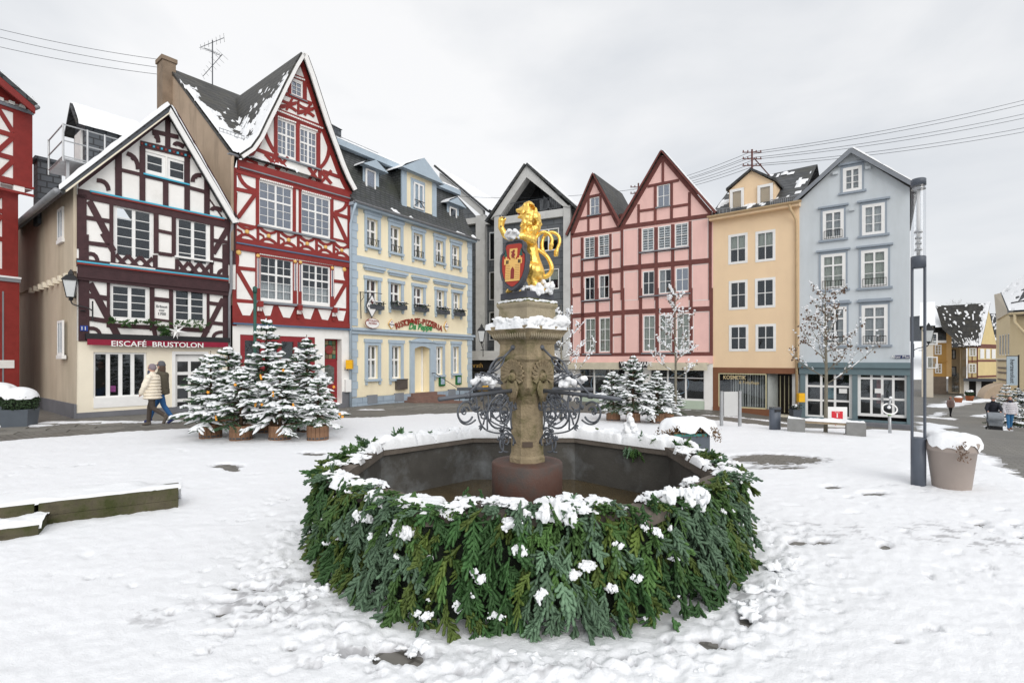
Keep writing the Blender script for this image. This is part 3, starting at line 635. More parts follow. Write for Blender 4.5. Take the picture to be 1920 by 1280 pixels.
for c in ((365, 745, 40, 40), (437, 765, 32, 42), (630, 830, 30, 42), (708, 850, 36, 42)):
    x, y, a, b = c; h.beam(x-a, y-b, x+a, y+b, 18, name='brace'); h.beam(x+a, y-b, x-a, y+b, 18, name='brace')
h.beams([(400, 700, 400, 800, 22), (672, 790, 672, 880, 22)], name='post')
h.beams([(150, 770, 868, 972, 62)], name='jetty_beam', proud=.07); h.board(160, 792, 866, 987, .05, .12, 'grey_sill'); h.beams([(140, 812, 860, 1005, 22)], name='rail', proud=.05)
h.beams([(133, 790, 133, 1290, 26), (857, 985, 857, 1300, 22), (277, 850, 277, 1160, 20), (510, 915, 510, 1200, 20), (546, 930, 546, 1205, 16), (747, 990, 747, 1250, 20)], name='post')
h.beams([(145, 925, 268, 952, 24), (758, 1078, 850, 1106, 22), (145, 1140, 280, 1170, 18), (755, 1240, 850, 1262, 16)], name='rail')
h.beams([(155, 1105, 265, 955, 26), (765, 1090, 848, 1270, 22)], name='brace'); h.arc([(158, 825), (180, 915), (268, 935)], 22); h.arc([(840, 1010), (835, 1060), (765, 1070)], 20)
# pearl mouldings over the windows
def pearls(x0, y0, x1, y1, n, sz):
    for i in range(n):
        t = (i+.5)/n; a = h.P(x0+(x1-x0)*t, y0+(y1-y0)*t); h.part('pearl', MB().box(a[0]-sz, a[0]+sz, h.w-.065, h.w-.03, a[1]-sz, a[1]+sz), 'plaster')
pearls(498, 212, 575, 240, 7, .03); pearls(390, 425, 690, 545, 26, .03); pearls(290, 860, 500, 915, 18, .03); pearls(555, 935, 740, 985, 16, .03); pearls(402, 468, 520, 508, 10, .03); pearls(545, 522, 655, 560, 10, .03)
h.sill(405, 715, 672, 802, .06, .1); h.sill(275, 1148, 762, 1252, .07, .12)
h.sill(478, 328, 590, 372, .04, .07)
# ornamental frieze
fr = [(210, 1195, 60, 46), (347, 1222, 58, 48), (473, 1247, 54, 48), (590, 1270, 52, 46), (706, 1292, 48, 44), (808, 1312, 44, 40)]
for x, y, a, b in fr:
    s_ = .19
    h.arc([(x-a, y-b-a*s_), (x, y+b*.25), (x+a, y-b+a*s_)], 17); h.arc([(x-a, y+b-a*s_), (x, y-b*.25), (x+a, y+b+a*s_)], 17)
    h.arc([(x-a*1.0, y-b*.1-a*s_), (x-a*.1, y), (x-a*.7, y+b*.9)], 12, n=3)
    c = h.P(x, y); h.part('rosette', MB().lathe([(.0, 0), (.085, .0), (.06, .03), (.0, .04)], 10), 'goldpaint').matrix_local = Matrix.Translation((c[0], h.w-.045, c[1])) @ Matrix.Rotation(R(90), 4, 'X')
for x, y in ((280, 1205), (410, 1230), (535, 1260), (650, 1282), (760, 1300)): h.beam(x, y-55, x, y+55, 16, name='post')
h.z = ZD
h.beams([(130, 32, 835, 160, 34)], name='jetty_beam', proud=.05); h.beams([(132, 70, 835, 185, 42)], name='jetty_beam', proud=.08); h.board(135, 58, 835, 165, .05, .12, pm('steel_blue_paint', lin('#55708c'), .5, .05, bump=0))
h.beams([(128, 70, 128, 560, 26), (828, 180, 828, 570, 22), (272, 108, 272, 410, 30), (500, 150, 500, 425, 24), (531, 160, 531, 430, 20), (729, 190, 729, 445, 24)], name='post')
for x, y0, y1 in ((272, 145, 330), (500, 180, 345), (533, 185, 350), (729, 220, 380)):
    for dx, m_ in ((-5, 'plaster'), (1, MATS['steel_blue_paint']), (6, 'plaster')): h.beam(x+dx, y0, x+dx, y1, 3.2, mats=m_, name='stripe', proud=.045)
    c = h.P(x, y0-15); h.part('rosette', MB().lathe([(.0, 0), (.075, .0), (.05, .03), (.0, .04)], 10), 'goldpaint').matrix_local = Matrix.Translation((c[0], h.w-.05, c[1])) @ Matrix.Rotation(R(90), 4, 'X')
for x, y in ((153, 110), (803, 214)):
    c = h.P(x, y); h.part('rosette', MB().lathe([(.0, 0), (.1, .0), (.07, .03), (.0, .04)], 10), 'goldpaint').matrix_local = Matrix.Translation((c[0], h.w-.05, c[1])) @ Matrix.Rotation(R(90), 4, 'X')
h.beams([(140, 203, 258, 216, 22), (135, 404, 270, 416, 22), (738, 284, 822, 294, 20), (735, 455, 830, 465, 18), (265, 118, 735, 190, 26)], name='rail')
h.tx('UHM GOTTES GUNST', 385, 116, .13, 'goldpaint', proud=.03, rot=0); h.tx('IST THUN NOETIG', 640, 155, .13, 'goldpaint', proud=.03)
h.beams([(142, 205, 258, 405, 25), (818, 292, 738, 430, 22)], name='brace'); h.arc([(138, 100), (150, 150), (140, 190)], 26); h.arc([(818, 205), (800, 245), (822, 280)], 20)
pearls(280, 118, 735, 188, 40, .028)
h.sill(258, 404, 762, 452, .09, .16)
h.poly([(115, 416), (835, 462), (835, 575), (115, 552)], 'base_board', 'red', .035)
h.w = -.04
for pts in ([(145, 418), (258, 425), (225, 497), (180, 495)], [(292, 432), (368, 437), (350, 498), (318, 498), (305, 465)], [(400, 440), (500, 446), (470, 512), (430, 508)], [(535, 448), (622, 454), (598, 520), (562, 515)], [(643, 458), (728, 464), (705, 526), (668, 520)], [(748, 465), (815, 470), (800, 530), (770, 528)]):
    h.poly(pts, 'plaster_panel', 'plaster', .006)
h.w = 0
for x, y in ((275, 455), (517, 475), (733, 490)):
    c = h.P(x, y); h.part('corbel', MB().box(c[0]-.09, c[0]+.09, -.26, 0, c[1]+.06, c[1]+.28).box(c[0]-.07, c[0]+.07, -.18, 0, c[1]-.1, c[1]+.06).box(c[0]-.05, c[0]+.05, -.1, 0, c[1]-.28, c[1]-.1), 'red')
    for k in range(3): h.part('corbel_band', MB().box(c[0]-.075+.055*k, c[0]-.05+.055*k, -.2, -.1, c[1]-.1, c[1]+.06), 'plaster')
h.beams([(113, 535, 835, 562, 26)], name='jetty_beam', proud=.12); h.board(113, 552, 835, 578, .06, .15, MATS['steel_blue_paint'])
# ground floor
h.holes.append((0.0, h.P(165, 612)[0], h.P(165, 900)[1], h.P(626, 612)[0], h.P(400, 622)[1])); sx0, sz0, sx1, sz1 = h.holes[-1][1:]
d0, d1 = h.P(685, 640)[0], h.P(790, 640)[0]; dzb, dzt = h.P(720, 1040)[1], h.P(720, 640)[1]
h.holes.append((0.0, d0, dzb, d1, dzt))
h.wall([(0, -1.5), (W, -1.5), (W, zb), (0, zb)], 'plaster', reveal=.45)
fr_ = h.part('shop_front', MB().box(sx0, sx1, .02, .12, sz1-.22, sz1).box(sx0, sx0+.18, .02, .12, sz0, sz1-.22).box(sx1-.18, sx1, .02, .12, sz0, sz1-.22).box(sx0+.18, sx1-.18, .02, .12, sz0, sz0+.25), 'redlow')
n = 4; iw = (sx1-sx0-.36)/n
for i in range(n):
    a = sx0+.18+i*iw
    if i: obj('mullion', MB().box(a-.08, a+.08, .02, .13, sz0+.25, sz1-.22), 'redlow', fr_)
    obj('pane', MB().box(a+.08*(i > 0), a+iw-.08*(i < n-1), .07, .08, sz0+.25, sz1-.22), M['glass_s'], fr_)
dr = h.part('house_door', MB().box(d0, d1, .36, .42, dzb, dzt-.95), 'redlow'); zt = dzt-.95
obj('door_panel', MB().box(d0+.14, d1-.14, .345, .37, dzb+.15, dzb+.75), 'red', dr)
obj('door_glass', MB().prism([(d0+.16, zt-.95), (d1-.16, zt-.95), (d1-.16, zt-.3), ((d0+d1)/2, zt-.18), (d0+.16, zt-.3)], .34, .37), pm('leaded_glass', (.12, .13, .12), .15, .5, 9, 0), dr)
tw = h.part('transom_window', MB().box(d0, d1, .34, .42, zt, zt+.07).box(d0, d1, .34, .42, dzt-.06, dzt).box(d0, d0+.06, .34, .42, zt, dzt).box(d1-.06, d1, .34, .42, zt, dzt), 'redlow')
for i in range(4):
    for j in range(4):
        cc = ['#6b6a45', '#3f6b58', '#8a7d5a', '#75604a'][(i*3+j*5) % 4]; a = d0+.06+(d1-d0-.12)*i/4; b = d0+.06+(d1-d0-.12)*(i+1)/4; c = zt+.07+(.82)*j/4; d = zt+.07+.82*(j+1)/4
        obj('pane', MB().box(a+.012, b-.012, .37, .385, c+.012, d-.012), pm('stained_'+cc[1:], lin(cc), .15, .2, 5, 0), tw)
c_ = ((d0+d1)/2, .36, zt+.48); obj('roundel', MB().lathe([(0, 0), (.2, 0), (.2, .02), (.13, .03), (0, .03)], 16), pm('red_glass', lin('#8a3a36'), .2, .2, bump=0), tw).matrix_local = Matrix.Translation(c_) @ Matrix.Rotation(R(90), 4, 'X')
h.part('door_step', MB().box(d0-.05, d1+.05, -.25, .4, dzb-.5, dzb-.01), 'grey_base')
h.part('plinth', MB().box(d1+.02, W, -.03, .02, -1.5, dzb+.5), 'grey_base')
h.tx('12', 816, 826, .22, 'black'); a = h.P(820, 925); h.part('letter_box', MB().box(a[0]-.14, a[0]+.14, -.16, 0, a[1]-.3, a[1]+.25), 'white')
# roof: steep gable, rear wing behind the firewall, tan firewall and chimney
RL = [(p[0]-.05, p[1]+.05) for p in gl]; RR = [(p[0]+.05, p[1]+.05) for p in gr]
h.slope(RL, -.35, 7.5, .12, 'slate_moss'); _, oR = h.slope(RR, -.35, 7.5, .12, 'slate_moss')
def band(pts, d):
    n = len(pts); lo = []
    for i, p in enumerate(pts):
        t = Vector(pts[min(i+1, n-1)])-Vector(pts[max(i-1, 0)]); t.normalize(); nn = Vector((-t.y, t.x)); nn = nn if nn.y < 0 else -nn; lo.append((p[0]+nn.x*d, p[1]+nn.y*d))
    return list(pts)+lo[::-1]
h.part('bargeboard', MB().prism(band([(p[0]+.02, p[1]+.08) for p in RR], .2), -.4, -.33), 'white'); h.part('bargeboard', MB().prism(band([(p[0]-.02, p[1]+.08) for p in RL], .12), -.4, -.33), 'white')
oL = [(p[0]-.09, p[1]+.12) for p in RL]
h.snow_on(oL, -.38, 3.2, lambda t, y: -.95+1.5*t+.9*np.exp(-((y+.3)/.35)**2)*(t > .25)-.25*(y > 2.4)+.5*fbm(t*30, y*5, 3, .6), .09, 60, 90, seed=3)
h.z = (0, 0, 1)
er = oL[-1]        # eave level at the left
# rear wing: its ridge runs along the street; firewall at its left end above the cafe roof
yr, rzv = 6.3, h.P(325, 126, 0)[1]*0+15.0-h.base; eu = 3.6
h.part('rear_wing_roof', MB().add([(-.06, -.15, er[1]), (eu, -.15, er[1]), (eu, yr, rzv), (-.06, yr, rzv), (-.06, yr+3.6, er[1]), (eu, yr+3.6, er[1]), (-.06, -.15, er[1]-.12), (-.06, yr, rzv-.14)], [(0, 1, 2, 3), (3, 2, 5, 4), (0, 3, 7, 6)]), 'slate_moss')
n1_, n2_ = 120, 70; aa, bb = np.meshgrid(np.linspace(0, 1, n1_), np.linspace(0, 1, n2_), indexing='ij')
P_ = np.zeros((n1_, n2_, 3)); P_[..., 0] = -.05+bb*2.6; P_[..., 1] = -.17+aa*(yr+.17); P_[..., 2] = er[1]+.01+aa*(rzv-er[1])
cv = .38-1.75*aa+.55*fbm(bb*3.4, aa*13, 5, .6)+.55*fbm(bb*11+4, aa*34, 3, .6)+1.3*np.exp(-((bb-.03)/.16)**2)*(1-smooth(.72, .95, aa))
snow_sheet('snow', P_, np.where(cv > 0, np.minimum(1, cv*4), -.03)*.09, h.t)
fw_ = pm('tan_firewall_render', lin('#b5a18c', 1.0), .95, .1, .8, .3, 25, dark=lin('#8c7c6c'), dscale=.8, dlo=.5, dhi=.8)
h.part('firewall', MB().add([(-.03, -.05, 4), (-.03, yr, 4), (-.03, yr, rzv-.05), (-.03, -.12, er[1]-.05), (-.03, yr+3.6, 4), (-.03, yr+3.6, er[1])], [(0, 3, 2, 1), (1, 2, 5, 4)]), fw_)
ch = h.part('chimney', MB().box(-.42, .1, yr-.35, yr+.35, 5, rzv+.1).box(-.47, .15, yr-.4, yr+.4, rzv+.1, rzv+.28), pm('sooty_chimney_render', lin('#8d7c6b'), .95, .2, 2, .4, 25))
h.body(7.5, 8.5, 'plaster', left=False)
gutter(h, -.25, .25, -.22, er[1]-.03); downpipe(h, [(-.08, -.2, er[1]-.1), (-.1, -.2, er[1]-.5), (-.1, -.2, 6.0)], .06, fw_)
gy = 1.15; gzv = er[1]+(gy+.15)/(yr+.15)*(rzv-er[1])
sg = h.part('snow_guard', MB().tube([(-.02, gy, gzv+.1), (1.15, gy, gzv+.1)], .02, 5).tube([(-.02, gy, gzv+.24), (1.15, gy, gzv+.24)], .02, 5), 'metal')
for i in range(9): obj('guard_post', MB().tube([(i*.14, gy, gzv-.02), (i*.14, gy, gzv+.26)], .014, 4), 'metal', sg)
h.part('valley_flashing', MB().box(-.02, .02, 0, .01, 0, .01), 'zinc') if False else None
fu = 0.0
REDH = h
# roof antenna
a_b = h.t.matrix_basis @ Vector((1.75, yr, rzv-.2)); 
an = thing('roof_antenna', 'thin metal television antenna on the ridge of the tall red house', 'antenna', a_b)
obj('mast', MB().tube([(0, 0, 0), (0, 0, 2.3)], .025, 6), 'dkgrey', an)
for k, (z_, dx, dy) in enumerate(((2.2, .55, .2), (1.75, -.7, .3), (1.1, .8, -.3))):
    b_ = obj('boom', MB().tube([(-dx*.8, -dy, z_-.35), (dx*.8, dy, z_+.35)], .014, 5), 'dkgrey', an)
    for i in range(7):
        t = -1+i/3; x_, y_, zz = dx*.8*t, dy*t, z_+.35*t; L_ = .12+.05*i; obj('element', MB().tube([(x_-L_*dy, y_+L_*dx*.8, zz-.1), (x_+L_*dy, y_-L_*dx*.8, zz+.1)], .007, 4), 'dkgrey', b_)
# ------------------------------------------------------------ yellow restaurant house
M['yellow'] = pm('yellow_plaster', (.93, .83, .60), .9, .03, 1.2, .1, 60, dark=(.82, .725, .53), dscale=.8, dlo=.46, dhi=.8)
M['bluegrey'] = pm('blue_grey_paint', (.43, .52, .60), .7, .06, 3, .08)
M['bluestone'] = pm('blue_grey_plinth', (.36, .44, .52), .8, .1, 3, .2)
h = House('restaurant_house', 'pale yellow house with blue-grey window surrounds and slate mansard roof', 656, 23.1, 884, 30.4, -.3); h.bm = 'bluegrey'
ZE, ZF = (620, 220, 4.267), (620, 480, 4.13); W = h.W; h.z = ZE
ze = h.P(190, 690)[1]
def ywin(fx0, fy0, fx1, fy1, wx0, wy0, wx1, wy1, box=False, cur=None, cw=None, head=0):
    (a, t), (b, bt) = h.P(wx0, wy0), h.P(wx1, wy1)
    f0, f1 = h.P(fx0, fy0), h.P(fx1, fy1); rv = (f1[0]-b)*.0
    b2 = b+.10
    wo = h.win(a, t, b2, bt, 2, (.42, .58), thickr=(1,), fw=.07, tk=.09, mw=.09, y=.16, uv=True, curtain=cur, cw=cw)
    # surround around the opening
    o0, o1, ot, ob = min(f0[0], a-.12), b2+.16, f0[1], bt-.06
    sr = h.part('window_surround', MB().box(o0, a, -.06, 0, ob, ot-.12).box(b2, o1, -.06, 0, ob, ot-.12).box(o0-.05, o1+.05, -.10, 0, ot-.16, ot).box(a, b2, -.055, 0, t, ot-.12).box(o0, o1, -.14, 0, bt-.12, bt-.01).box(o0+.02, o0+.12, -.09, 0, bt-.28, bt-.12).box(o1-.12, o1-.02, -.09, 0, bt-.28, bt-.12), 'bluegrey')
    return o0, o1, bt, wo
for q in ((270, 740, 400, 1065, 285, 800, 362, 1040), (462, 805, 578, 1110, 474, 862, 546, 1090), (648, 872, 755, 1150, 660, 922, 722, 1130), (825, 928, 912, 1185, 834, 978, 888, 1165), (958, 975, 1042, 1220, 966, 1020, 1018, 1195)):
    o0, o1, bt, wo = ywin(*q, cur='curtain', cw='left')
    gr_ = h.part('window_guard', MB().tube([(o0+.12, -.08, bt+.32), (o1-.12, -.08, bt+.32)], .014, 5), 'black')
    for i in range(7):
        x_ = o0+.15+(o1-o0-.3)*i/6; obj('guard_bar', MB().tube([(x_, -.08, bt), (x_+.05*math.sin(i*2), -.1, bt+.16), (x_, -.08, bt+.34+.05*(i % 2))], .012, 5), 'black', gr_)
h.z = ZF
BOX = []
for i, q in enumerate(((265, 150, 385, 400, 275, 172, 352, 402), (452, 178, 555, 400, 460, 200, 532, 402), (632, 208, 735, 415, 640, 236, 705, 418), (808, 238, 890, 435, 815, 262, 868, 438), (938, 260, 1010, 450, 945, 286, 990, 452))):
    o0, o1, bt, wo = ywin(*q, cur='curtain_r' if i < 3 else None, cw='sides'); BOX.append((o0, o1, bt))
for x0, y0, x1, y1 in ((248, 78, 414, 110), (438, 118, 586, 148), (620, 155, 754, 182), (790, 188, 910, 212), (925, 213, 1030, 236)):
    a = h.P(x0, y0); b = h.P(x1, y1); z_ = (a[1]+b[1])/2; h.part('window_cornice', MB().box(a[0], b[0], -.16, 0, z_-.06, z_+.06).box(a[0]+.08, b[0]-.08, -.1, 0, z_-.16, z_-.06), 'bluegrey')
for q in ((262, 640, 412, 985, 285, 690, 352, 948), (450, 648, 582, 980, 470, 695, 530, 945), (797, 655, 905, 950, 812, 700, 856, 918), (930, 658, 1025, 945, 942, 700, 982, 905)):
    ywin(*q, cur='curtain_w', cw='low')
# door
d0, d1 = h.P(642, 700)[0], h.P(764, 700)[0]; dzt = h.P(690, 700)[1]; dzb = h.P(690, 1055)[1]
h.holes.append((0.0, d0, dzb, d1, dzt))
h.wall([(0, -1.5), (W, -1.5), (W, ze), (0, ze)], 'yellow', reveal=.55)
h.part('restaurant_door', MB().box(d0, d1, .5, .56, dzb, dzt), 'yellow'); h.part('door_jamb', MB().box(d0+.06, d0+.16, .44, .5, dzb, dzt-.02).box(d1-.12, d1-.02, .44, .5, dzb, dzt-.02), 'white')
ar = [(d0-.3, dzb), (d0-.3, dzt+.25)]+[(d0-.3+(d1-d0+.6)*i/8, dzt+.25+.2*math.sin(math.pi*i/8)) for i in range(1, 8)]+[(d1+.3, dzt+.25), (d1+.3, dzb), (d1, dzb), (d1, dzt-.12)]+[(d1-(d1-d0)*i/8, dzt-.12+.14*math.sin(math.pi*i/8)) for i in range(1, 8)]+[(d0, dzt-.12), (d0, dzb)]
h.part('door_surround', MB().prism(ar, -.09, .0), 'bluegrey'); h.part('door_hood', MB().box(d0-.36, d1+.36, -.16, 0, dzt+.22, dzt+.3), 'bluegrey')
# string courses, cornice, quoins, plinth
h.z = ZE; h.board(190, 1120, 1080, 1430, .0001, .0) if False else None
h.z = ZF
a = h.P(190, 12)[1]; h.part('string_course', MB().box(0, W, -.05, 0, a-.2, a+.12), 'bluegrey')
a = h.P(190, 578)[1]; h.part('string_course', MB().box(-.02, W+.1, -.22, 0, a+.02, a+.14).box(0, W+.05, -.12, 0, a-.14, a+.02), 'bluegrey'); zsc = a
pz = h.P(400, 1075)[1]
for side in (0, 1):
    z_ = pz; k = 0
    while z_ < ze-.1:
        hh = .36; wd = .42 if k % 2 else .36; u0 = 0 if side == 0 else W-wd
        if not (zsc-.2 < z_ < zsc+.1): h.part('quoin', MB().box(u0, u0+wd, -.045-h.jit(), 0, z_+.008, z_+hh-.008), 'bluegrey')
        z_ += hh; k += 1
# plinth stones
for r_ in range(4):
    z_ = pz-.02-(r_+1)*.26; u_ = -(.3 if r_ % 2 else 0); k = 0
    while u_ < W:
        wd = .62; a, b = max(0, u_), min(W, u_+wd)
        if b-a > .05 and not (a < d1+.25 and b > d0-.25): h.part('plinth_stone', MB().box(a+.008, b-.008, -.10-h.jit()*2, 0, z_+.008, z_+.25), 'bluestone')
        u_ += wd
h.part('plinth', MB().box(0, d0-.05, -.085, .0, -1.5, pz-.03).box(d1+.05, W, -.085, .0, -1.5, pz-.03), 'bluestone')
for x in (.9, 2.6, 6.6): h.part('cellar_vent', MB().box(x, x+.6, -.13, -.06, .12, .52), 'grey_sill')
for k in range(4):
    e = .3*(3-k)+.05; h.part('step', MB().box(d0-.25-e*.8, d1+.3+e, -.2-e*1.1, .02, dzb-.17*(4-k)-.05 if k == 0 else dzb-.17*(4-k), dzb-.17*(3-k)), pm('brown_sandstone', lin('#84695f'), .9, .15, 3, .3))
rl = h.part('handrail', MB().tube([(d1+.1, -.05, dzb+1.0), (d1+.1, -.3, dzb+1.0), (d1+1.2, -1.1, dzb+.1), (d1+1.2, -1.1, dzb-.5)], .02, 6), 'black')
# lettering and signs
h.z = (660, 530, 9.6)
word = 'RISTORANTE-PIZZERIA'; n = len(word); rm = pm('brown_red_letters', lin('#963a2c'), .5, .05, bump=0)
for i, ch_ in enumerate(word):
    t = i/(n-1); x = 800+785*t; y = 712+(128*(t)**1)*.62-62*math.sin(math.pi*t)+34*abs(t-.5)*0; 
    y = 780*(1-t)*(1-t)+2*t*(1-t)*600+825*t*t
    slope = math.atan2(-(2*(1-t)*(600-780)+2*t*(825-600)), 785*1.55)
    h.tx(ch_, x, y, .42, rm, bold=.012, name='letter', rot=slope+R(7), proud=.04)
h.tx('Da Peppe', 1220, 800, .44, pm('green_letters', lin('#1d8f4e'), .5, .05, bump=0), shear=.3, bold=.01, proud=.05)
def diamond(x, y, sx, sy, txt, ts, w_=-.03):
    c = h.P(x, y, w_); k = h.P(x+sx, y, w_)[0]-c[0]; k2 = c[1]-h.P(x, y+sy, w_)[1]
    d = h.part('diamond_sign', MB().prism([(c[0]-k, c[1]), (c[0], c[1]-k2), (c[0]+k, c[1]), (c[0], c[1]+k2)], w_-.05, w_), 'goldpaint'); obj('sign_face', MB().prism([(c[0]-k*.86, c[1]), (c[0], c[1]-k2*.86), (c[0]+k*.86, c[1]), (c[0], c[1]+k2*.86)], w_-.06, w_-.045), 'white', d)
    obj('sign_crest', MB().prism([(c[0]-k*.13, c[1]+k2*.55), (c[0]+k*.13, c[1]+k2*.55), (c[0]+k*.12, c[1]+k2*.3), (c[0], c[1]+k2*.2), (c[0]-k*.12, c[1]+k2*.3)], w_-.066, w_-.055), 'redline', d)
    link('lettering', text_mesh(txt, ts, .004, 'black'), d, loc=(c[0], w_-.066, c[1]-.02), rot=(R(90), 0, 0))
diamond(702, 745, 58, 90, 'Bitburger', .1); diamond(1688, 785, 44, 95, 'Bitburger', .09)
# flower boxes (things hung on the sills)
M['heather'] = pm('dark_heather', lin('#3a3844'), .9, .4, 14, .6, 30, dark=(.05, .09, .05), dscale=14, dlo=.45, dhi=.6)
TR = h.t.matrix_basis.copy()
def hw(u, y, z): return h.t.matrix_basis @ Vector((u, y, z)) 
h.t.matrix_world = h.t.matrix_basis
bpy.context.view_layer.update()
rotz = h.t.rotation_euler.z; HB = [(u0, u1, z) for u0, u1, z in BOX]
ordn = ['first', 'second', 'third', 'fourth', 'fifth']
for i, (u0, u1, z) in enumerate(HB):
    p = h.t.matrix_world @ Vector(((u0+u1)/2, -.24, z-.1)); fbx = thing('flower_box', f'dark window box of frosted heather, {ordn[i]} from left on the yellow house', 'flower box', p, rotz, 'window boxes on the yellow house')
    w2 = (u1-u0)/2-.06; obj('box', MB().box(-w2, w2, -.12, .12, 0, .2), 'dkgrey', fbx)
    mb = MB(); sn = MB()
    for k in range(90):
        x_, y_, z_ = random.uniform(-w2, w2), random.uniform(-.16, .16), random.uniform(.1, .36); r_ = .05; a_ = random.uniform(0, 6.28)
        mb.add([(x_+r_*math.cos(a_), y_+r_*math.sin(a_), z_), (x_-r_*math.cos(a_), y_-r_*math.sin(a_), z_-.02), (x_, y_, z_+.09)], [(0, 1, 2)])
        if k < 16: sn.ball((random.uniform(-w2*.8, w2*.8), random.uniform(-.1, .1), .36), random.uniform(.04, .08), 7, 5, sq=(1.3, 1, .5))
    obj('heather', mb, 'heather', fbx); obj('snow', sn, 'snow', fbx, True)
    gd = obj('rail', MB().tube([(-w2-.05, .12, .3), (-w2-.05, -.16, .3), (w2+.05, -.16, .3), (w2+.05, .12, .3)], .012, 5), 'black', fbx)
# mansard roof with three dormers
h.z = ZE
M['mans'] = slate('fish_scale_slate', (.055, .062, .060), (.09, .095, .098), (.02, .021, .023), .3, .14, moss=(.06, .065, .05), ms=.8)
mt = ze+2.95; my = 1.25
mb = MB(); prof = [(-.38, ze-.02), (-.1, ze+.3), (.3, ze+.95), (.75, ze+1.9), (my, mt)]
mb.loft([[(u, y, z) for y, z in prof]+[(u, 6, mt), (u, 6, ze-.02)] for u in (-.05, W+.05)]); h.part('mansard_roof', mb, M['mans'])
h.part('eave_moulding', MB().box(-.08, W+.12, -.34, 0, ze-.16, ze-.03), 'bluegrey'); gutter(h, -.1, W+.2, -.43, ze-.0, .08)
h.part('mansard_moulding', MB().box(-.05, W+.1, my-.35, my+.1, mt-.1, mt+.18), 'bluegrey')
h.part('upper_roof', MB().add([(-.1, my-.35, mt+.18), (W+.15, my-.35, mt+.18), (W-.5, 4.2, mt+1.1), (.5, 4.2, mt+1.1), (W+.15, 8, mt+.1), (-.1, 8, mt+.1)], [(0, 1, 2, 3), (3, 2, 4, 5), (0, 3, 5), (1, 4, 2)]), 'slate')
n1_, n2_ = 20, 120; aa, bb = np.meshgrid(np.linspace(0, 1, n1_), np.linspace(0, 1, n2_), indexing='ij'); P_ = np.zeros((n1_, n2_, 3))
P_[..., 0] = bb*W; P_[..., 1] = my-.36+aa*2.9; P_[..., 2] = mt+.19+aa*.92; snow_sheet('snow', P_, np.where(aa < .01, -.01, .09+.03*fbm(bb*20, aa*3, 3)), h.t)
P_[..., 1] = -.42+aa*.6; P_[..., 2] = np.interp(P_[..., 1], [-.42, -.1, .3], [ze-.02, ze+.31, ze+.97])+.0
cv = fbm(bb*9, aa*1.5, 4)*1.1-.25-1.2*aa; snow_sheet('snow', P_, np.where(cv > 0, np.minimum(1, cv*6)*.06, -.02), h.t)
def dormer(x0, y0, x1, y1, ww, big=False):
    yd = .25 if big else .55; (a, t), (b, bt) = h.P(x0, y0, yd), h.P(x1, y1, yd); w_ = b-a; m_ = (a+b)/2; ph = w_*.34
    d = h.part('dormer', MB().box(a, b, yd, 3.2, bt, t), 'mans' if not big else M['mans'])
    fr = obj('dormer_front', MB().box(a-.02, b+.02, yd-.05, yd, bt, t), 'yellow' if big else 'bluegrey', d)
    obj('pediment', MB().prism([(a-.25, t), (b+.25, t), (m_, t+ph)], yd-.25, yd), 'bluegrey', d); obj('pediment_panel', MB().prism([(a+w_*.2, t+.1), (b-w_*.2, t+.1), (m_, t+ph*.72)], yd-.262, yd-.24), 'yellow', d)
    rf = obj('dormer_roof', MB().add([(a-.32, yd-.4, t-.02), (m_, yd-.4, t+ph+.08), (b+.32, yd-.4, t-.02), (a-.32, 3.6, t-.02), (m_, 3.6, t+ph+.08), (b+.32, 3.6, t-.02)], [(0, 3, 4, 1), (1, 4, 5, 2), (0, 1, 2)]), 'bluegrey', d)
    P2 = np.zeros((8, 20, 3)); A2, B2 = np.meshgrid(np.linspace(0, 1, 8), np.linspace(0, 1, 20), indexing='ij'); P2[..., 0] = a-.32+A2*(m_-a+.3); P2[..., 1] = yd-.4+B2*3; P2[..., 2] = t-.0+A2*(ph+.07); snow_sheet('snow', P2, np.where(A2 < .01, -.01, .07)+.02*fbm(A2*5, B2*6+a, 2), h.t)
    (wa, wt), (wb, wbt) = h.P(ww[0], ww[1], yd), h.P(ww[2], ww[3], yd)
    if big:
        [obj('quoin', MB().box(q0-.165, q0+.165, yd-.09, yd, bt, t-.02), 'bluegrey', d) for q0 in (a+.135, b-.135)]
        obj('surround', MB().box(wa-.16, wb+.16, yd-.08, yd-.03, wbt-.15, wt+.2), 'bluegrey', d)
    h.win(wa, wt, wb, wbt, 2 if big else 1, (1,), fw=.08, tk=.09, y=-.12, uv=True, hole=False, w=yd, curtain=None, glass='glass_b' if not big else 'glass')
    if not big: obj('sill', MB().box(a-.06, b+.06, yd-.12, yd, bt-.1, bt), 'bluegrey', d)
    else: obj('window_guard', MB().tube([(wa, yd-.2, wbt+.4), (wb, yd-.2, wbt+.4)], .02, 5).tube([(wa, yd-.2, wbt+.1), ((wa+wb)/2, yd-.2, wbt+.4), (wb, yd-.2, wbt+.1)], .02, 5), 'black', d)
dormer(258, 395, 378, 620, (265, 410, 345, 600)); dormer(565, 420, 835, 830, (652, 520, 730, 750), True); dormer(930, 690, 1018, 880, (938, 715, 995, 860))
c_ = (1.3, 3.4); mt -= .75; h.part('chimney', MB().box(c_[0]-.75, c_[0]+.55, 3.0, 4.0, mt, mt+2.5).add([(c_[0]-.8, 2.95, mt+2.5), (c_[0]+.6, 2.95, mt+2.5), (c_[0]+.6, 4.05, mt+2.5), (c_[0]-.8, 4.05, mt+2.5), (c_[0]-.1, 3.5, mt+2.9)], [(0, 1, 4), (1, 2, 4), (2, 3, 4), (3, 0, 4)]).tube([(c_[0]-.1, 3.5, mt+2.8), (c_[0]-.1, 3.5, mt+3.5)], .07, 8), 'slate_wall')
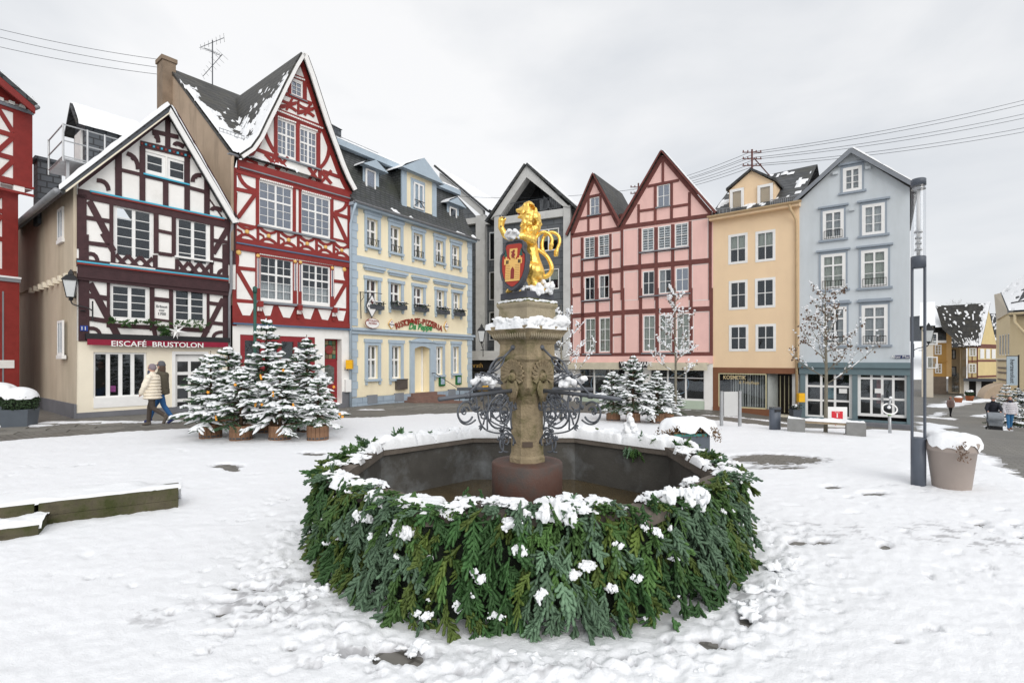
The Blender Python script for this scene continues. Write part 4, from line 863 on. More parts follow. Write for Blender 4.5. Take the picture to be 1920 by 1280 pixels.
mt += .75; sg = h.part('snow_guard', MB().tube([(1.2, 2.2, mt+.95), (3.6, 2.2, mt+.95)], .02, 5), 'metal')
for i in range(12): obj('guard_post', MB().tube([(1.25+i*.21, 2.2, mt+.6), (1.25+i*.21, 2.2, mt+1.0)], .014, 4), 'metal', sg)
h.body(8, ze, 'yellow', left=False)
downpipe(h, [(.0, -.42, ze-.1), (-.02, -.25, ze-.5), (-.04, -.1, ze-1), (-.04, -.1, -.5)], .055, 'bluegrey')
YEL = h
# bracket sign, menu boxes, small box on the wall
hs = h; hs.z = ZF
c = hs.P(228, 300); p = hs.t.matrix_world @ Vector((c[0], -.02, c[1]))
bs = thing('bracket_sign', 'wrought iron bracket with white diamond beer sign and oval pizzeria sign', 'sign', p, rotz)
obj('bracket', MB().tube([(0, 0, .15), (0, -.05, -1.1)], .018, 6).tube([(-.1, -.05, .1), (.25, -.25, .12), (.85, -.5, .1)], .018, 6).tube([(0, -.02, -.3), (.12, -.1, -.1), (.05, -.1, .05), (.2, -.2, .1)], .012, 5), 'black', bs)
def face(dx, dz, sx, sz, n_): return [(dx+sx*math.cos(2*math.pi*i/n_), dz+sz*math.sin(2*math.pi*i/n_)) for i in range(n_)]
d = obj('diamond_board', MB().prism(face(.42, -.5, .36, .56, 4), -.3, -.27), 'dkgrey', bs); obj('sign_face', MB().prism(face(.42, -.5, .31, .49, 4), -.31, -.29), 'white', d)
obj('sign_crest', MB().prism([(.35, -.22), (.49, -.22), (.48, -.36), (.42, -.42), (.36, -.36)], -.318, -.3), 'redline', d); link('lettering', text_mesh('Bitburger', .13, .003, 'black', bold=.002), d, loc=(.42, -.316, -.52), rot=(R(90), 0, 0))
d = obj('oval_board', MB().prism(face(.46, -1.3, .42, .24, 12), -.3, -.27), 'redline', bs); obj('sign_face', MB().prism(face(.46, -1.3, .40, .22, 12), -.31, -.29), 'white', d)
link('lettering', text_mesh('RISTORANTE\nPIZZERIA', .12, .003, rm, bold=.002), d, loc=(.46, -.316, -1.25), rot=(R(90), 0, 0))
gm = pm('green_case_paint', lin('#1f6b3c'), .4, .05, bump=0)
for i, (x, y, lab) in enumerate(((856, 968, 'green framed menu case nearer the restaurant door'), (984, 958, 'green framed menu case at the far right of the yellow facade'))):
    c = hs.P(x, y); p = hs.t.matrix_world @ Vector((c[0], -.06, c[1])); mcse = thing('menu_case', lab, 'menu case', p, rotz, 'menu cases'); obj('case', MB().box(-.22, .22, -.05, .06, -.26, .26), gm, mcse); obj('menu_sheet', MB().box(-.15, .15, -.06, -.04, -.17, .17), pm('pale_menu', lin('#a9bcd0'), .3, .3, 9, 0), mcse)
c = hs.P(538, 992); p = hs.t.matrix_world @ Vector((c[0], -.1, c[1])); ob = obj('notice_case', MB().box(-.35, .35, -.08, .1, -.25, .22).box(-.37, .37, -.1, .1, .22, .27), pm('bronze_case', (.10, .085, .075), .4, .2), None, loc=p, rot=(0, 0, rotz)); tag(ob, 'dark bronze notice case on yellow wall left of the door', 'notice case')
# ------------------------------------------------------------ modern slate and concrete building
h = House('modern_building', 'modern gabled building with pale concrete frame and grey slate infill', 930, 33.4, 1072, 31.1, -.7, 'building'); ZG = (860, 280, 4.571); h.z = ZG; W = h.W
zb = h.P(700, 600)[1]; zr = h.P(930, 500)[1]
mcon = 'concrete'
M['slate_g'] = slate('slate_slab_infill', (.10, .112, .125), (.14, .15, .162), (.06, .066, .07), .9, .42)
for q in ((680, 690, 860, 860), (700, 1030, 860, 1195), (700, 1390, 860, 1545)): h.win(*q, cols=2, rows=(1,), fw=.07, tk=.08, y=.06, curtain='curtain_g', cw='half')
h.wall([(0, 2.6), (W, 2.6), (W, zb), (0, zb)], M['slate_g'])
pst = .48
h.part('concrete_post', MB().box(0, pst, -.25, .1, -1, zr+.1), mcon); h.part('concrete_post', MB().box(W-pst*.95, W, -.25, .1, -1, zr+.05), mcon); h.part('concrete_beam', MB().box(pst, W-pst, -.22, .1, zb-.05, zb+.42), mcon); h.part('concrete_beam', MB().box(-2.9, W, -.5, .1, 2.55, 3.15), mcon)
apx = h.P(598, 150); el_, er_ = h.P(285, 630), h.P(1000, 560)
ap = (apx[0], apx[1])
L0 = (0-.25, zr-.15); R0 = (W+.2, zr-.1)
h.part('gable_beam', MB().prism([L0, (ap[0], ap[1]), (ap[0], ap[1]-.75), (pst, zr+.05), (0, zr-.0)], -.3, .35), mcon); h.part('gable_beam', MB().prism([(R0[0]-.2, R0[1]), (ap[0], ap[1]-.02), (ap[0], ap[1]-.75), (W-pst, zr+.05)], -.31, .35), mcon)
h.slope([ap, (L0[0]-.25, L0[1]-.2)], -.45, 12, .14, 'slate'); _, oo = h.slope([ap, (R0[0]+.25, R0[1]-.2)], -.45, 12, .14, 'slate'); h.snow_on(oo, -.4, 11, lambda t, y: .95, .1, seed=8)
lo = [(ap[0], ap[1]+.14), (L0[0]-.3, L0[1]-.08)]; h.snow_on(lo, .2, 11, lambda t, y: .9, .08, seed=9)
# recessed loggia with glazing and railing
yb = 1.6; h.part('loggia_back', MB().prism([(pst, zb+.3), (W-pst, zb+.3), (ap[0], ap[1]-.6)], yb, yb+.1), 'black')
for x0, x1, z0, z1 in ((.9, 1.5, .5, 1.6), (2.3, 2.95, .45, 1.75), (3.1, 3.9, .45, 2.1)):
    h.part('loggia_window', MB().box(x0, x1, yb-.05, yb, zb+z0, zb+z1), pm('pale_blind', (.55, .57, .6), .5, .05, bump=0))
h.part('loggia_window', MB().prism([(ap[0]+.3, ap[1]-2.3), (ap[0]+1.2, ap[1]-2.3), (ap[0]+.4, ap[1]-1.45)], yb-.05, yb), MATS['pale_blind'])
h.part('glazing_bar', MB().box(pst, W-pst, yb-.12, yb-.06, ap[1]-2.6, ap[1]-2.4).box(ap[0]-.1, ap[0]+.1, yb-.12, yb-.06, zb+.3, ap[1]-1), 'black')
rl = h.part('railing', MB().tube([(pst, -.05, zb+1.25), (W-pst, -.05, zb+1.25)], .025, 6), 'dkgrey')
for i in range(30): obj('baluster', MB().tube([(pst+.05+i*.13, -.05, zb+.4), (pst+.05+i*.13, -.05, zb+1.25)], .01, 4), 'dkgrey', rl)
# left bay set back, with its own gable mostly hidden behind the yellow house
yb2 = .9
h.w = yb2; 
z1_ = h.P(240, 660)[1]
lw = [( -1.02, -.28)]
zt2 = h.P(110, 650)[1]
for zz in (3.9, 6.6, 9.3): h.win(-1.0, zz+1.9, -.3, zz, 1, (1,), fw=.05, y=.05, uv=True, glass='glass')
h.wall([(-4.6, 2.6), (0, 2.6), (0, zt2+.3), (-4.6, zt2+.3)], M['slate_g'])
h.part('concrete_post', MB().box(-1.85, -1.15, yb2-.35, yb2, -1, zt2+.5), mcon); h.part('concrete_beam', MB().box(-4.6, -1.85, yb2-.3, yb2, zt2+.0, zt2+.4), mcon); h.part('concrete_beam', MB().box(-1.15, 0, yb2-.25, yb2, zt2-.15, zt2+.2), mcon)
h.part('gable_beam', MB().prism([(-1.3, zt2+.35), (-1.3, zt2+.85), (-4.8, zt2+3.9), (-4.8, zt2+3.4)], yb2-.35, yb2), mcon); h.part('gable_infill', MB().prism([(-1.85, zt2+.4), (-4.8, zt2+.4), (-4.8, zt2+3.5)], yb2-.1, yb2), M['slate_g'])
_, oo = h.slope([(-5.2, zt2+4.35), (-.9, zt2+.6)], yb2-.5, 12, .14, 'slate'); h.snow_on(oo, yb2-.4, 11, lambda t, y: .95, .1, seed=10)
h.w = 0
h.part('shop_front', MB().box(-4.6, W, .3, .4, -1, 2.6), 'room'); h.part('shop_sign_board', MB().box(-3.2, -.3, -.06, .25, 1.9, 2.5), 'black'); c_ = link('lettering', text_mesh('Massenrath', .42, .005, 'goldpaint'), h.t, loc=(-1.9, -.075, 2.2), rot=(R(90), 0, 0))
for k in range(5): h.part('shop_pane', MB().box(-2.6+k*1.5, -1.3+k*1.5, .24, .26, -.3, 1.8), M['glass_s'])
h.part('banner', MB().box(-2.0, -1.55, -.5, -.46, 3.6, 5.2), pm('blue_banner', lin('#3f86ad'), .7, .2, 4, 0))
h.body(12, zb, 'concrete', u0=-4.6, y0=1.0)
MODB = h
# ------------------------------------------------------------ pink timbered double-gable house
M['pink'] = pm('pink_plaster', (.90, .58, .53), .9, .04, 1.3, .1, 60, dark=(.78, .49, .45), dscale=.9, dlo=.46, dhi=.8)
M['rust'] = pm('red_brown_timber', lin('#744540', 1.0), .7, .18, 4, .25, 25, rnd=.1)
M['edge'] = pm('white_line_paint', (.8, .74, .72), .8, .03, bump=0)
h = House('timber_house', 'pink house with two pointed gables and dark red-brown timbers', 1070, 30.9, 1337, 26.4, -.68); h.bm = 'rust'
ZH, ZI = (1040, 270, 4.413), (1040, 540, 4.413); W = h.W; h.z = ZH
kw = dict(cols=2, thickc=(), fw=.06, mw=.03, y=.04, tk=.03)
h.win(292, 447, 372, 585, rows=(1, 1), glass='glass_b', **kw); h.win(848, 345, 955, 515, rows=(1, 1), glass='glass_b', **kw)
for q in ((245, 775, 332, 940), (362, 757, 453, 922), (722, 702, 822, 882), (855, 683, 962, 862), (995, 662, 1106, 843)): h.win(*q, rows=(1, 1), curtain='blind', **kw)
for i, q in enumerate(((248, 1103, 333, 1290), (367, 1088, 453, 1275), (727, 1055, 828, 1245), (862, 1040, 970, 1232), (1000, 1028, 1112, 1215))): h.win(*q, rows=(1, 1), curtain='curtain' if i % 2 else None, cw='left', glass='glass_b' if i == 4 else 'glass', **kw)
h.z = ZI
for q in ((252, 252, 340, 530), (370, 247, 462, 528), (733, 228, 833, 522), (865, 222, 972, 520), (1008, 212, 1117, 518)): h.win(*q, rows=(1, 1, 1), curtain='curtain_g', **kw)
h.z = ZH; a1 = h.P(328, 275); v1 = h.P(540, 705); a2 = h.P(892, 92); e1 = h.P(130, 750); e2 = h.P(1300, 575)
h.z = ZI; zs = h.P(700, 600)[1]; u0_, u1_ = 0, W
for (x0, x1) in ((205, 585), (610, 745), (792, 1240)): pass
h.wall([(0, zs), (W, zs), (W, e2[1]), a2, v1, a1, (0, e1[1])], 'pink')
h.z = ZH
h.beams([(140, 755, 328, 285, 30), (328, 285, 540, 700, 30), (548, 695, 892, 105, 32), (892, 105, 1290, 572, 34)], name='rafter')
h.beams([(285, 440, 375, 420, 22), (195, 622, 480, 575, 22), (770, 352, 1030, 300, 22), (705, 555, 835, 538, 20), (980, 520, 1120, 498, 22), (130, 760, 548, 700, 34), (548, 690, 1298, 590, 34),
 (145, 925, 225, 912, 20), (470, 882, 548, 872, 20), (130, 1088, 560, 1040, 38), (550, 1030, 1300, 962, 40), (230, 965, 470, 940, 14), (705, 900, 1115, 860, 14), (145, 1258, 225, 1248, 20), (475, 1225, 552, 1218, 20), (705, 1265, 1125, 1230, 14), (230, 1308, 465, 1290, 14)], name='rail')
h.beams([(280, 445, 280, 735, 18), (380, 425, 380, 715, 18), (896, 130, 896, 330, 20), (833, 345, 833, 660, 22), (968, 325, 968, 640, 22), (695, 500, 695, 670, 20), (1116, 400, 1116, 610, 22), (137, 760, 137, 1290, 18), (228, 775, 228, 1300, 22), (345, 770, 345, 1290, 26), (462, 745, 462, 1290, 18), (558, 700, 558, 1290, 22), (705, 700, 705, 1290, 24), (840, 690, 840, 1290, 28), (978, 665, 978, 1290, 28), (1122, 640, 1122, 1290, 24), (1287, 590, 1287, 1290, 26)], name='post')
for q in ((270, 592, 385, 578), (838, 525, 962, 508)): h.sill(*q, .06, .1)
h.sill(225, 952, 460, 927, .06, .1); h.sill(702, 895, 1115, 850, .06, .1); h.sill(705, 1262, 1125, 1228, .06, .1)
h.z = ZI
h.sill(228, 105, 465, 88, .06, .1); h.sill(232, 545, 470, 538, .06, .1); h.sill(718, 540, 1130, 528, .06, .1)
h.beams([(135, 232, 560, 202, 36), (555, 200, 1305, 168, 38), (135, 556, 1310, 545, 34), (480, 388, 560, 382, 20), (230, 112, 470, 92, 14), (705, 75, 1125, 40, 14), (145, 58, 225, 50, 18), (475, 35, 552, 28, 18)], name='rail')
h.beams([(140, 0, 140, 560, 20), (232, 0, 232, 555, 24), (352, 0, 352, 555, 26), (470, 0, 470, 555, 20), (566, 0, 566, 555, 24), (712, 0, 712, 555, 26), (848, 0, 848, 555, 28), (988, 0, 988, 550, 28), (1130, 0, 1130, 550, 24), (1296, 0, 1296, 560, 28)], name='post')
# white painted lines round the plaster panels
def ln(z, lst):
    h.z = z
    for x0, y0, x1, y1 in lst:
        (a, t), (b, c) = h.P(x0, y0), h.P(x1, y1); e = .035
        h.part('panel_line', MB().box(a, b, -.006, .0, t-e, t).box(a, b, -.006, 0, c, c+e).box(a, a+e, -.0062, 0, c, t).box(b-e, b, -.0062, 0, c, t), 'edge')
ln(ZH, ((146, 785, 217, 915), (146, 935, 217, 1065), (475, 738, 546, 875), (475, 890, 546, 1030), (568, 714, 692, 1020), (238, 970, 333, 1052), (354, 955, 452, 1042), (714, 910, 826, 1003), (851, 895, 965, 988), (990, 880, 1110, 975), (1134, 632, 1272, 958), (1138, 1000, 1276, 1290), (575, 1060, 692, 1290), (146, 1105, 218, 1245)))
ln(ZI, ((148, 72, 220, 208), (242, 125, 336, 205), (358, 115, 458, 198), (482, 45, 553, 190), (720, 85, 832, 178), (858, 78, 970, 168), (998, 68, 1115, 160), (1146, 198, 1283, 535), (582, 228, 700, 540), (484, 235, 560, 378), (484, 400, 560, 545), (152, 252, 224, 545)))
# shop front
fz = zs; h.z = ZI
h.part('fascia', MB().box(0, W, -.06, .0, zs-.15, zs+.25), 'pink')
for xa, xb in ((0, h.P(205, 700)[0]), (h.P(1240, 700)[0], W), (h.P(745, 700)[0], h.P(792, 700)[0])): h.part('shop_pier', MB().box(xa, xb, -.02, .1, -1, zs-.1), 'plaster')
for q in ((140, 560), (790, 1280)):
    a, b = h.P(q[0], 620)[0], h.P(q[1], 620)[0]; h.part('awning', MB().prismz([(a, -.45), (b, -.45), (b, 0), (a, 0)], zs-.2, zs-.1).box(a, b, -.47, -.44, zs-.5, zs-.15), pm('cream_awning', lin('#cfc7b2'), .9, .1, bump=.1))
sb = h.part('shop_sign', MB().box(h.P(560, 620)[0], h.P(790, 620)[0], -.52, -.46, h.P(670, 655)[1], h.P(670, 608)[1]), 'black'); h.tx('WESTERVAPE', 675, 628, .33, 'white', w=-.52, bold=.004, sx=.92)
for x0, x1, n in ((205, 585, 3), (792, 1240, 3)):
    a, b = h.P(x0, 700)[0], h.P(x1, 700)[0]; t, c = h.P(700, 665)[1], .5
    sw = h.part('shop_window', MB().box(a, b, .02, .1, c-.1, c).box(a, b, .02, .1, t-.06, t).box(a, b, .02, .1, t-.5, t-.46), 'white')
    for i in range(n+1): x = a+(b-a)*i/n; obj('mullion', MB().box(x-.04, x+.04, .0, .11, c, t), 'white', sw)
    for i in range(n): x = a+(b-a)*i/n; obj('pane', MB().box(x+.04, x+(b-a)/n-.04, .05, .06, c, t), M['glass_s'], sw)
    h.part('stall_riser', MB().box(a, b, .0, .12, -1, c-.1), pm('pale_green_panel', lin('#bccab8'), .6, .05, bump=0))
a, b = h.P(590, 700)[0], h.P(745, 700)[0]; dr = h.part('shop_door', MB().box(a, a+.12, .05, .12, -1, 2.3).box(b-.12, b, .05, .12, -1, 2.3).box(a, b, .05, .12, 2.2, 2.35).box(a, b, .05, .12, -1, .5), 'white'); obj('pane', MB().box(a+.12, b-.12, .08, .09, .5, 2.2), M['glass_s'], dr)
for x in (370, 1020):
    c = h.P(x, 790); h.part('window_ring', MB().tube([(c[0]+.55*math.cos(t*.3142), .03, c[1]+.55*math.sin(t*.3142)) for t in range(21)], .02, 5), pm('pale_blue_decal', (.2, .28, .36), .4, .1, bump=0))
# roofs
def groof(L0, ap, R0, D=8, sn=(1, 1)):
    h.slope([ap, L0], -.22, D, .1, 'slate_moss'); h.slope([ap, R0], -.22, D, .1, 'slate_moss')
    h.part('bargeboard', MB().prism([L0, ap, (ap[0], ap[1]+.1), (L0[0]-.1, L0[1]+.1)], -.26, -.2), 'rust'); h.part('bargeboard', MB().prism([R0, ap, (ap[0], ap[1]+.1), (R0[0]+.1, R0[1]+.1)], -.26, -.2), 'rust')
groof((-.15, e1[1]-.1), (a1[0], a1[1]+.12), (v1[0], v1[1]+.35), 4.2); groof((v1[0], v1[1]+.1), (a2[0], a2[1]+.12), (W+.12, e2[1]-.1))
h.part('valley_flashing', MB().box(v1[0]-.5, v1[0]+.5, .3, 5, v1[1]-.3, v1[1]+.95), 'rust')
h.snow_on([(a2[0]+.1, a2[1]+.18), (W+.2, e2[1]+.0)], -.2, 7, lambda t, y: .55-.6*(y > 1.2), .07, seed=12)
h.body(8, min(e1[1], e2[1]), 'pink'); PINK = h
mb = MB(); 
# ------------------------------------------------------------ tan house
M['tan'] = pm('tan_plaster', (.90, .68, .45), .9, .03, 1.0, .12, 60, dark=(.84, .62, .41), dscale=.7, dlo=.5, dhi=.9)
M['brownfront'] = pm('brown_shop_tile', lin('#84583f'), .5, .08, 3, .1)
h = House('plaster_house', 'narrow tan plaster house with cosmetics shop window and roof dormer', 1337, 26.4, 1499, 23.9, -.8); ZJ, ZK = (1280, 270, 4.413), (1320, 560, 4.74); W = h.W; h.z = ZJ
ze = (h.P(240, 600)[1]+h.P(990, 490)[1])/2; kw = dict(cols=2, thickc=(), rows=(1, 1), fw=.12, mw=.035, y=.02)
h.win(378, 755, 538, 982, curtain='curtain_g', cw='half', **kw); h.win(602, 728, 768, 962, curtain='curtain_g', cw='half', **kw); h.win(382, 1135, 538, 1365, **kw); h.win(598, 1115, 768, 1350, **kw)
h.z = ZK; h.win(222, 235, 395, 465, **kw); h.win(458, 228, 640, 465, **kw)
zs = h.P(450, 612)[1]; 
h.wall([(0, zs), (W, zs), (W, ze), (0, ze)], 'tan')
h.part('shop_surround', MB().box(0, W-.1, -.03, .12, h.P(300, 660)[1], zs).box(0, h.P(128, 700)[0], -.03, .3, -1, h.P(300, 660)[1]).box(0, h.P(580, 1000)[0], -.05, .12, -1, h.P(300, 968)[1]), 'brownfront')
a, b = h.P(128, 660)[0], h.P(555, 660)[0]; t, c = h.P(300, 662)[1], h.P(300, 968)[1]
sw = h.part('shop_window', MB().box(a, b, -.01, .06, t-.05, t).box(a, b, -.01, .06, c, c+.06).box(a, a+.05, -.01, .06, c, t).box(b-.04, b, -.01, .06, c, t), pm('brass_frame', lin('#d8cfa8'), .4, .05, bump=0)); obj('pane', MB().box(a+.05, b-.04, .01, .02, c+.06, t-.05), M['glass_s'], sw)
h.curtain(sw, a+.4, b-.05, c, t, .75, 'curtain_w'); obj('display_shelf', MB().box(a, b, .1, .75, c-.05, c+.03), 'white', sw)
b2, b3, b4 = h.P(635, 700)[0], h.P(775, 700)[0], h.P(845, 700)[0]
h.part('side_pane', MB().add([(b, .0, c), (b2, .7, c), (b2, .7, t), (b, .0, t)], [(0, 1, 2, 3)]), M['glass_s']); h.part('side_curtain', MB().add([(b+.02, .15, c), (b2, .85, c), (b2, .85, t), (b+.02, .15, t)], [(0, 1, 2, 3)]), 'curtain_w')
dr = h.part('shop_door', MB().box(b2, b3, .75, .8, -.2, t), pm('dark_door_panel', (.035, .022, .016), .3, .2)); 
for i in range(4): x = b2+.06+(b3-b2-.12)*i/3; obj('brass_strip', MB().box(x-.015, x+.015, .73, .75, .1, t-.1), MATS['brass_frame'], dr)
h.part('white_pillar', MB().box(b3, b4, .2, .5, -.5, t), 'white'); h.part('door_step', MB().box(b2-.3, b3, .1, .75, -.8, .02), 'cream')
zc = h.P(340, 700)
M['gold_txt'] = pm('gold_lettering', (.62, .50, .28), .4, .05, bump=0)
h.tx('KOSMETIK', 270, 700, .27, 'gold_txt', bold=.004, sx=.85); h.tx('& Fußpflege', 400, 745, .2, 'gold_txt')
# roof
D = 4.2; rise = 3.0
h.part('roof', MB().add([(-.1, -.3, ze-.02), (W+.1, -.3, ze-.02), (W+.1, D, ze+rise), (-.1, D, ze+rise), (W+.1, 2*D, ze), (-.1, 2*D, ze)], [(0, 1, 2, 3), (3, 2, 4, 5)]), 'slate')
h.part('eave_board', MB().box(-.1, W+.05, -.36, 0, ze-.22, ze-.02), 'tan'); gutter(h, -.15, W+.15, -.42, ze-.02, .09, pm('tan_gutter', lin('#cdb28c'), .5, .1))
h.z = ZJ; yd = .35; (a, t), (b, c) = h.P(385, 385, yd), h.P(760, 540, yd); apd = h.P(570, 222, yd); tr = h.P(760, 315, yd)[1]
dm = h.part('dormer', MB().prism([(a, c-.2), (b, c-.2), (b, tr), apd, (a, h.P(385, 385, yd)[1])], yd, 3.0), 'tan')
obj('dormer_roof', MB().prism([(a-.12, t-.02), apd, (b+.12, tr-.02), (b+.12, tr+.1), (apd[0], apd[1]+.12), (a-.12, t+.1)], yd-.15, 3.6), 'slate', dm)
h.win(395, 385, 510, 540, cols=1, rows=(1,), fw=.13, y=-.06, hole=False, w=yd, curtain='curtain', cw='left'); h.win(622, 350, 750, 505, cols=1, rows=(1,), fw=.13, y=-.06, hole=False, w=yd, curtain='curtain')
sg = h.part('snow_guard', MB().tube([(-.05, -.15, ze+.3), (.9, -.15, ze+.3)], .02, 5).tube([(W-1.2, -.15, ze+.3), (W, -.15, ze+.3)], .02, 5), 'zinc')
for i in range(22):
    u_ = i*.18 if i*.18 < .95 else W-1.2+(i-6)*.08
    if u_ < W: obj('guard_post', MB().tube([(u_, -.15, ze+.05), (u_, -.15, ze+.32)], .012, 4), 'zinc', sg)
n1_, n2_ = 30, 60; aa, bb = np.meshgrid(np.linspace(0, 1, n1_), np.linspace(0, 1, n2_), indexing='ij'); P_ = np.zeros((n1_, n2_, 3)); P_[..., 0] = bb*W; P_[..., 1] = -.25+aa*(D+.2); P_[..., 2] = ze+.02+aa*(rise+.02)
cv = fbm(bb*6, aa*5, 5)*1.1-.45-.3*aa+.5*np.exp(-((bb)/.12)**2); snow_sheet('snow', P_, np.where(cv > 0, np.minimum(1, cv*5)*.05, -.02), h.t)
downpipe(h, [(W-.35, -.4, ze-.05), (W-.3, -.35, ze-.35), (W-.12, -.1, ze-.8), (W-.1, -.08, ze-1.2), (W-.1, -.08, -.8)], .06, MATS['tan_gutter']); h.body(8, ze, 'tan', left=False, right=False); TAN = h
# ------------------------------------------------------------ pale blue house
M['paleblue'] = pm('pale_blue_plaster', (.62, .665, .70), .9, .03, 1.0, .12, 60, dark=(.53, .57, .59), dscale=.8, dlo=.46, dhi=.8)
M['trimblue'] = pm('slate_blue_trim', lin('#98a2ad'), .6, .06, 3, .05); M['petrol'] = pm('petrol_shop_paint', lin('#6c7f85'), .5, .07, 3, .05)
h = House('plaster_house', 'pale blue gabled house with white windows and information office below', 1499, 23.9, 1706, 21.5, -.95); ZL, ZM = (1460, 270, 4.415), (1460, 560, 4.742); W = h.W; h.z = ZL
def bwin(x0, y0, x1, y1, tx0, ty0, tx1, ty1, rows, thr=(), cur='curtain', cw=None, guard=False):
    (a, t), (b, c) = h.P(x0, y0), h.P(x1, y1); h.win(x0, y0, x1, y1, 2, rows, thickr=thr, fw=.13, tk=.07, mw=.025, y=.0, curtain=cur, cw=cw)
    o0, o1 = h.P(tx0, ty0), h.P(tx1, ty1); zt = (o0[1]+h.P(tx1, ty0-(tx1-tx0)*.13)[1])/2
    h.part('window_surround', MB().box(a-.07, a, -.04, 0, c, t+.1).box(b, b+.07, -.04, 0, c, t+.1).box(a, b, -.04, 0, t, t+.12).box(a-.18, b+.18, -.12, 0, t+.12, t+.2).box(a-.16, b+.16, -.09, 0, c-.09, c), 'trimblue')
    if guard:
        g = h.part('window_guard', MB().tube([(a+.05, -.1, c+.38), (b-.05, -.1, c+.38)], .012, 5).tube([(a+.05, -.1, c+.05), (b-.05, -.1, c+.05)], .012, 5), 'black')
        for i in range(9): x = a+.06+(b-a-.12)*i/8; obj('guard_bar', MB().tube([(x, -.1, c+.02), (x, -.1, c+.38)], .008, 4), 'black', g)
bwin(532, 205, 690, 380, 517, 200, 700, 390, (1, 1, 1)); bwin(365, 560, 540, 778, 340, 560, 557, 790, (1, 1, 1), guard=True); bwin(690, 510, 880, 740, 668, 510, 903, 752, (1, 1, 1), cur='curtain_w')
bwin(350, 920, 555, 1195, 330, 905, 575, 1210, (1, 1.2, 1.2), (1,), 'curtain_g', guard=True); bwin(682, 885, 905, 1178, 660, 870, 925, 1190, (1, 1.2, 1.2), (1,), 'curtain_g', guard=True)
h.z = ZM; bwin(398, 78, 605, 412, 385, 60, 625, 415, (1, 1.3, 1.3), (1,), 'curtain', 'sides', True); bwin(737, 60, 970, 408, 715, 50, 1000, 415, (1, 1.3, 1.3), (1,), 'curtain', None, True)
for q in ((400, 38, 632, 22), (708, 22, 1000, 2)): h.board(*q, .12, .14, 'trimblue', 'window_cornice')
h.z = ZL; ap = h.P(600, 70); eL, eR = h.P(205, 470), h.P(1068, 365); h.z = ZM; zs = h.P(700, 590)[1]
h.wall([(0, zs), (W, zs), (W, eR[1]), ap, (0, eL[1])], 'paleblue')
h.part('cornice', MB().box(-.02, W+.1, -.22, 0, zs-.12, zs+.12).box(0, W+.05, -.12, 0, zs-.42, zs-.12), 'petrol')
def grid(x0, y0, x1, y1, cols, rows, thr=(), thc=(), name='shop_window', **k): return h.win(x0, y0, x1, y1, cols, rows, thickc=thc, thickr=thr, fw=.12, mw=.09, tk=.14, y=.06, name=name, glass='glass_s', hole=False, **k)
grid(232, 620, 655, 1075, 3, (1, .95, 1.0))
grid(700, 622, 1152, 1062, 4, (.5, 1.5, 1.1), name='entrance_front')
for x in (215, 678, 1165): a = h.P(x, 700)[0]; h.part('pilaster', MB().box(a-.1, a+.1, -.08, .1, -1, zs-.3), 'petrol')
h.part('stall_riser', MB().box(0, W, -.04, .05, -1.5, h.P(800, 1075)[1]), 'petrol'); h.part('entrance_step', MB().box(h.P(690, 1100)[0], W, -.6, 0, -1, h.P(900, 1100)[1]), 'grey_base')
for x, y, ww, hh in ((572, 820, .3, .2), (882, 818, .22, .2)): c = h.P(x, y); h.part('paper_notice', MB().box(c[0]-ww/2, c[0]+ww/2, .02, .03, c[1]-hh/2, c[1]+hh/2), 'white')
c = h.P(925, 885); h.part('door_handle', MB().box(c[0]-.03, c[0]+.03, -.08, .05, c[1]-.15, c[1]+.15), 'metal')
h.part('red_display', MB().box(h.P(870, 800)[0], h.P(915, 800)[0], .4, .45, .9, 2.0), 'redline'); h.part('display_panel', MB().box(h.P(420, 800)[0], h.P(500, 800)[0], .3, .33, h.P(460, 890)[1], h.P(460, 790)[1]), pm('teal_poster', lin('#6fa3ad'), .6, .3, 5, 0))
ss = h.part('street_sign', MB().box(h.P(1030, 505)[0], W, -.04, -.01, h.P(1100, 530)[1], h.P(1100, 502)[1]), pm('navy_enamel', lin('#1c2a5c'), .3, .05, bump=0)); h.tx('Alter Markt', 1100, 516, .16, 'white', w=-.03)
h.slope([(ap[0], ap[1]), (-.22, eL[1]-.08)], -.25, 9, .12, 'slate_moss'); h.slope([(ap[0], ap[1]), (W+.22, eR[1]-.1)], -.25, 9, .12, 'slate')
h.part('bargeboard', MB().prism([(ap[0], ap[1]+.12), (-.24, eL[1]+.04), (-.24, eL[1]-.16), (ap[0], ap[1]-.1)], -.28, -.24), 'grey_sill'); h.part('bargeboard', MB().prism([(ap[0], ap[1]+.12), (W+.24, eR[1]+.02), (W+.24, eR[1]-.18), (ap[0], ap[1]-.1)], -.28, -.24), 'grey_sill')
h.snow_on([(ap[0]-.05, ap[1]+.14), (-.25, eL[1]+.06)], .2, 8, lambda t, y: -.25+.7*t-.3*(y < .6), .06, seed=14); h.snow_on([(ap[0]+.05, ap[1]+.14), (W+.2, eR[1]+.06)], -.2, 8, lambda t, y: .5, .08, seed=15)
for x, y in ((470, 245), (740, 200), (607, 545)): h.z = ZL; c = h.P(x, y); h.part('wall_box', MB().box(c[0]-.1, c[0]+.1, -.12, 0, c[1]-.06, c[1]+.06), 'paleblue')
h.body(9, min(eL[1], eR[1]), 'paleblue'); BLUE = h
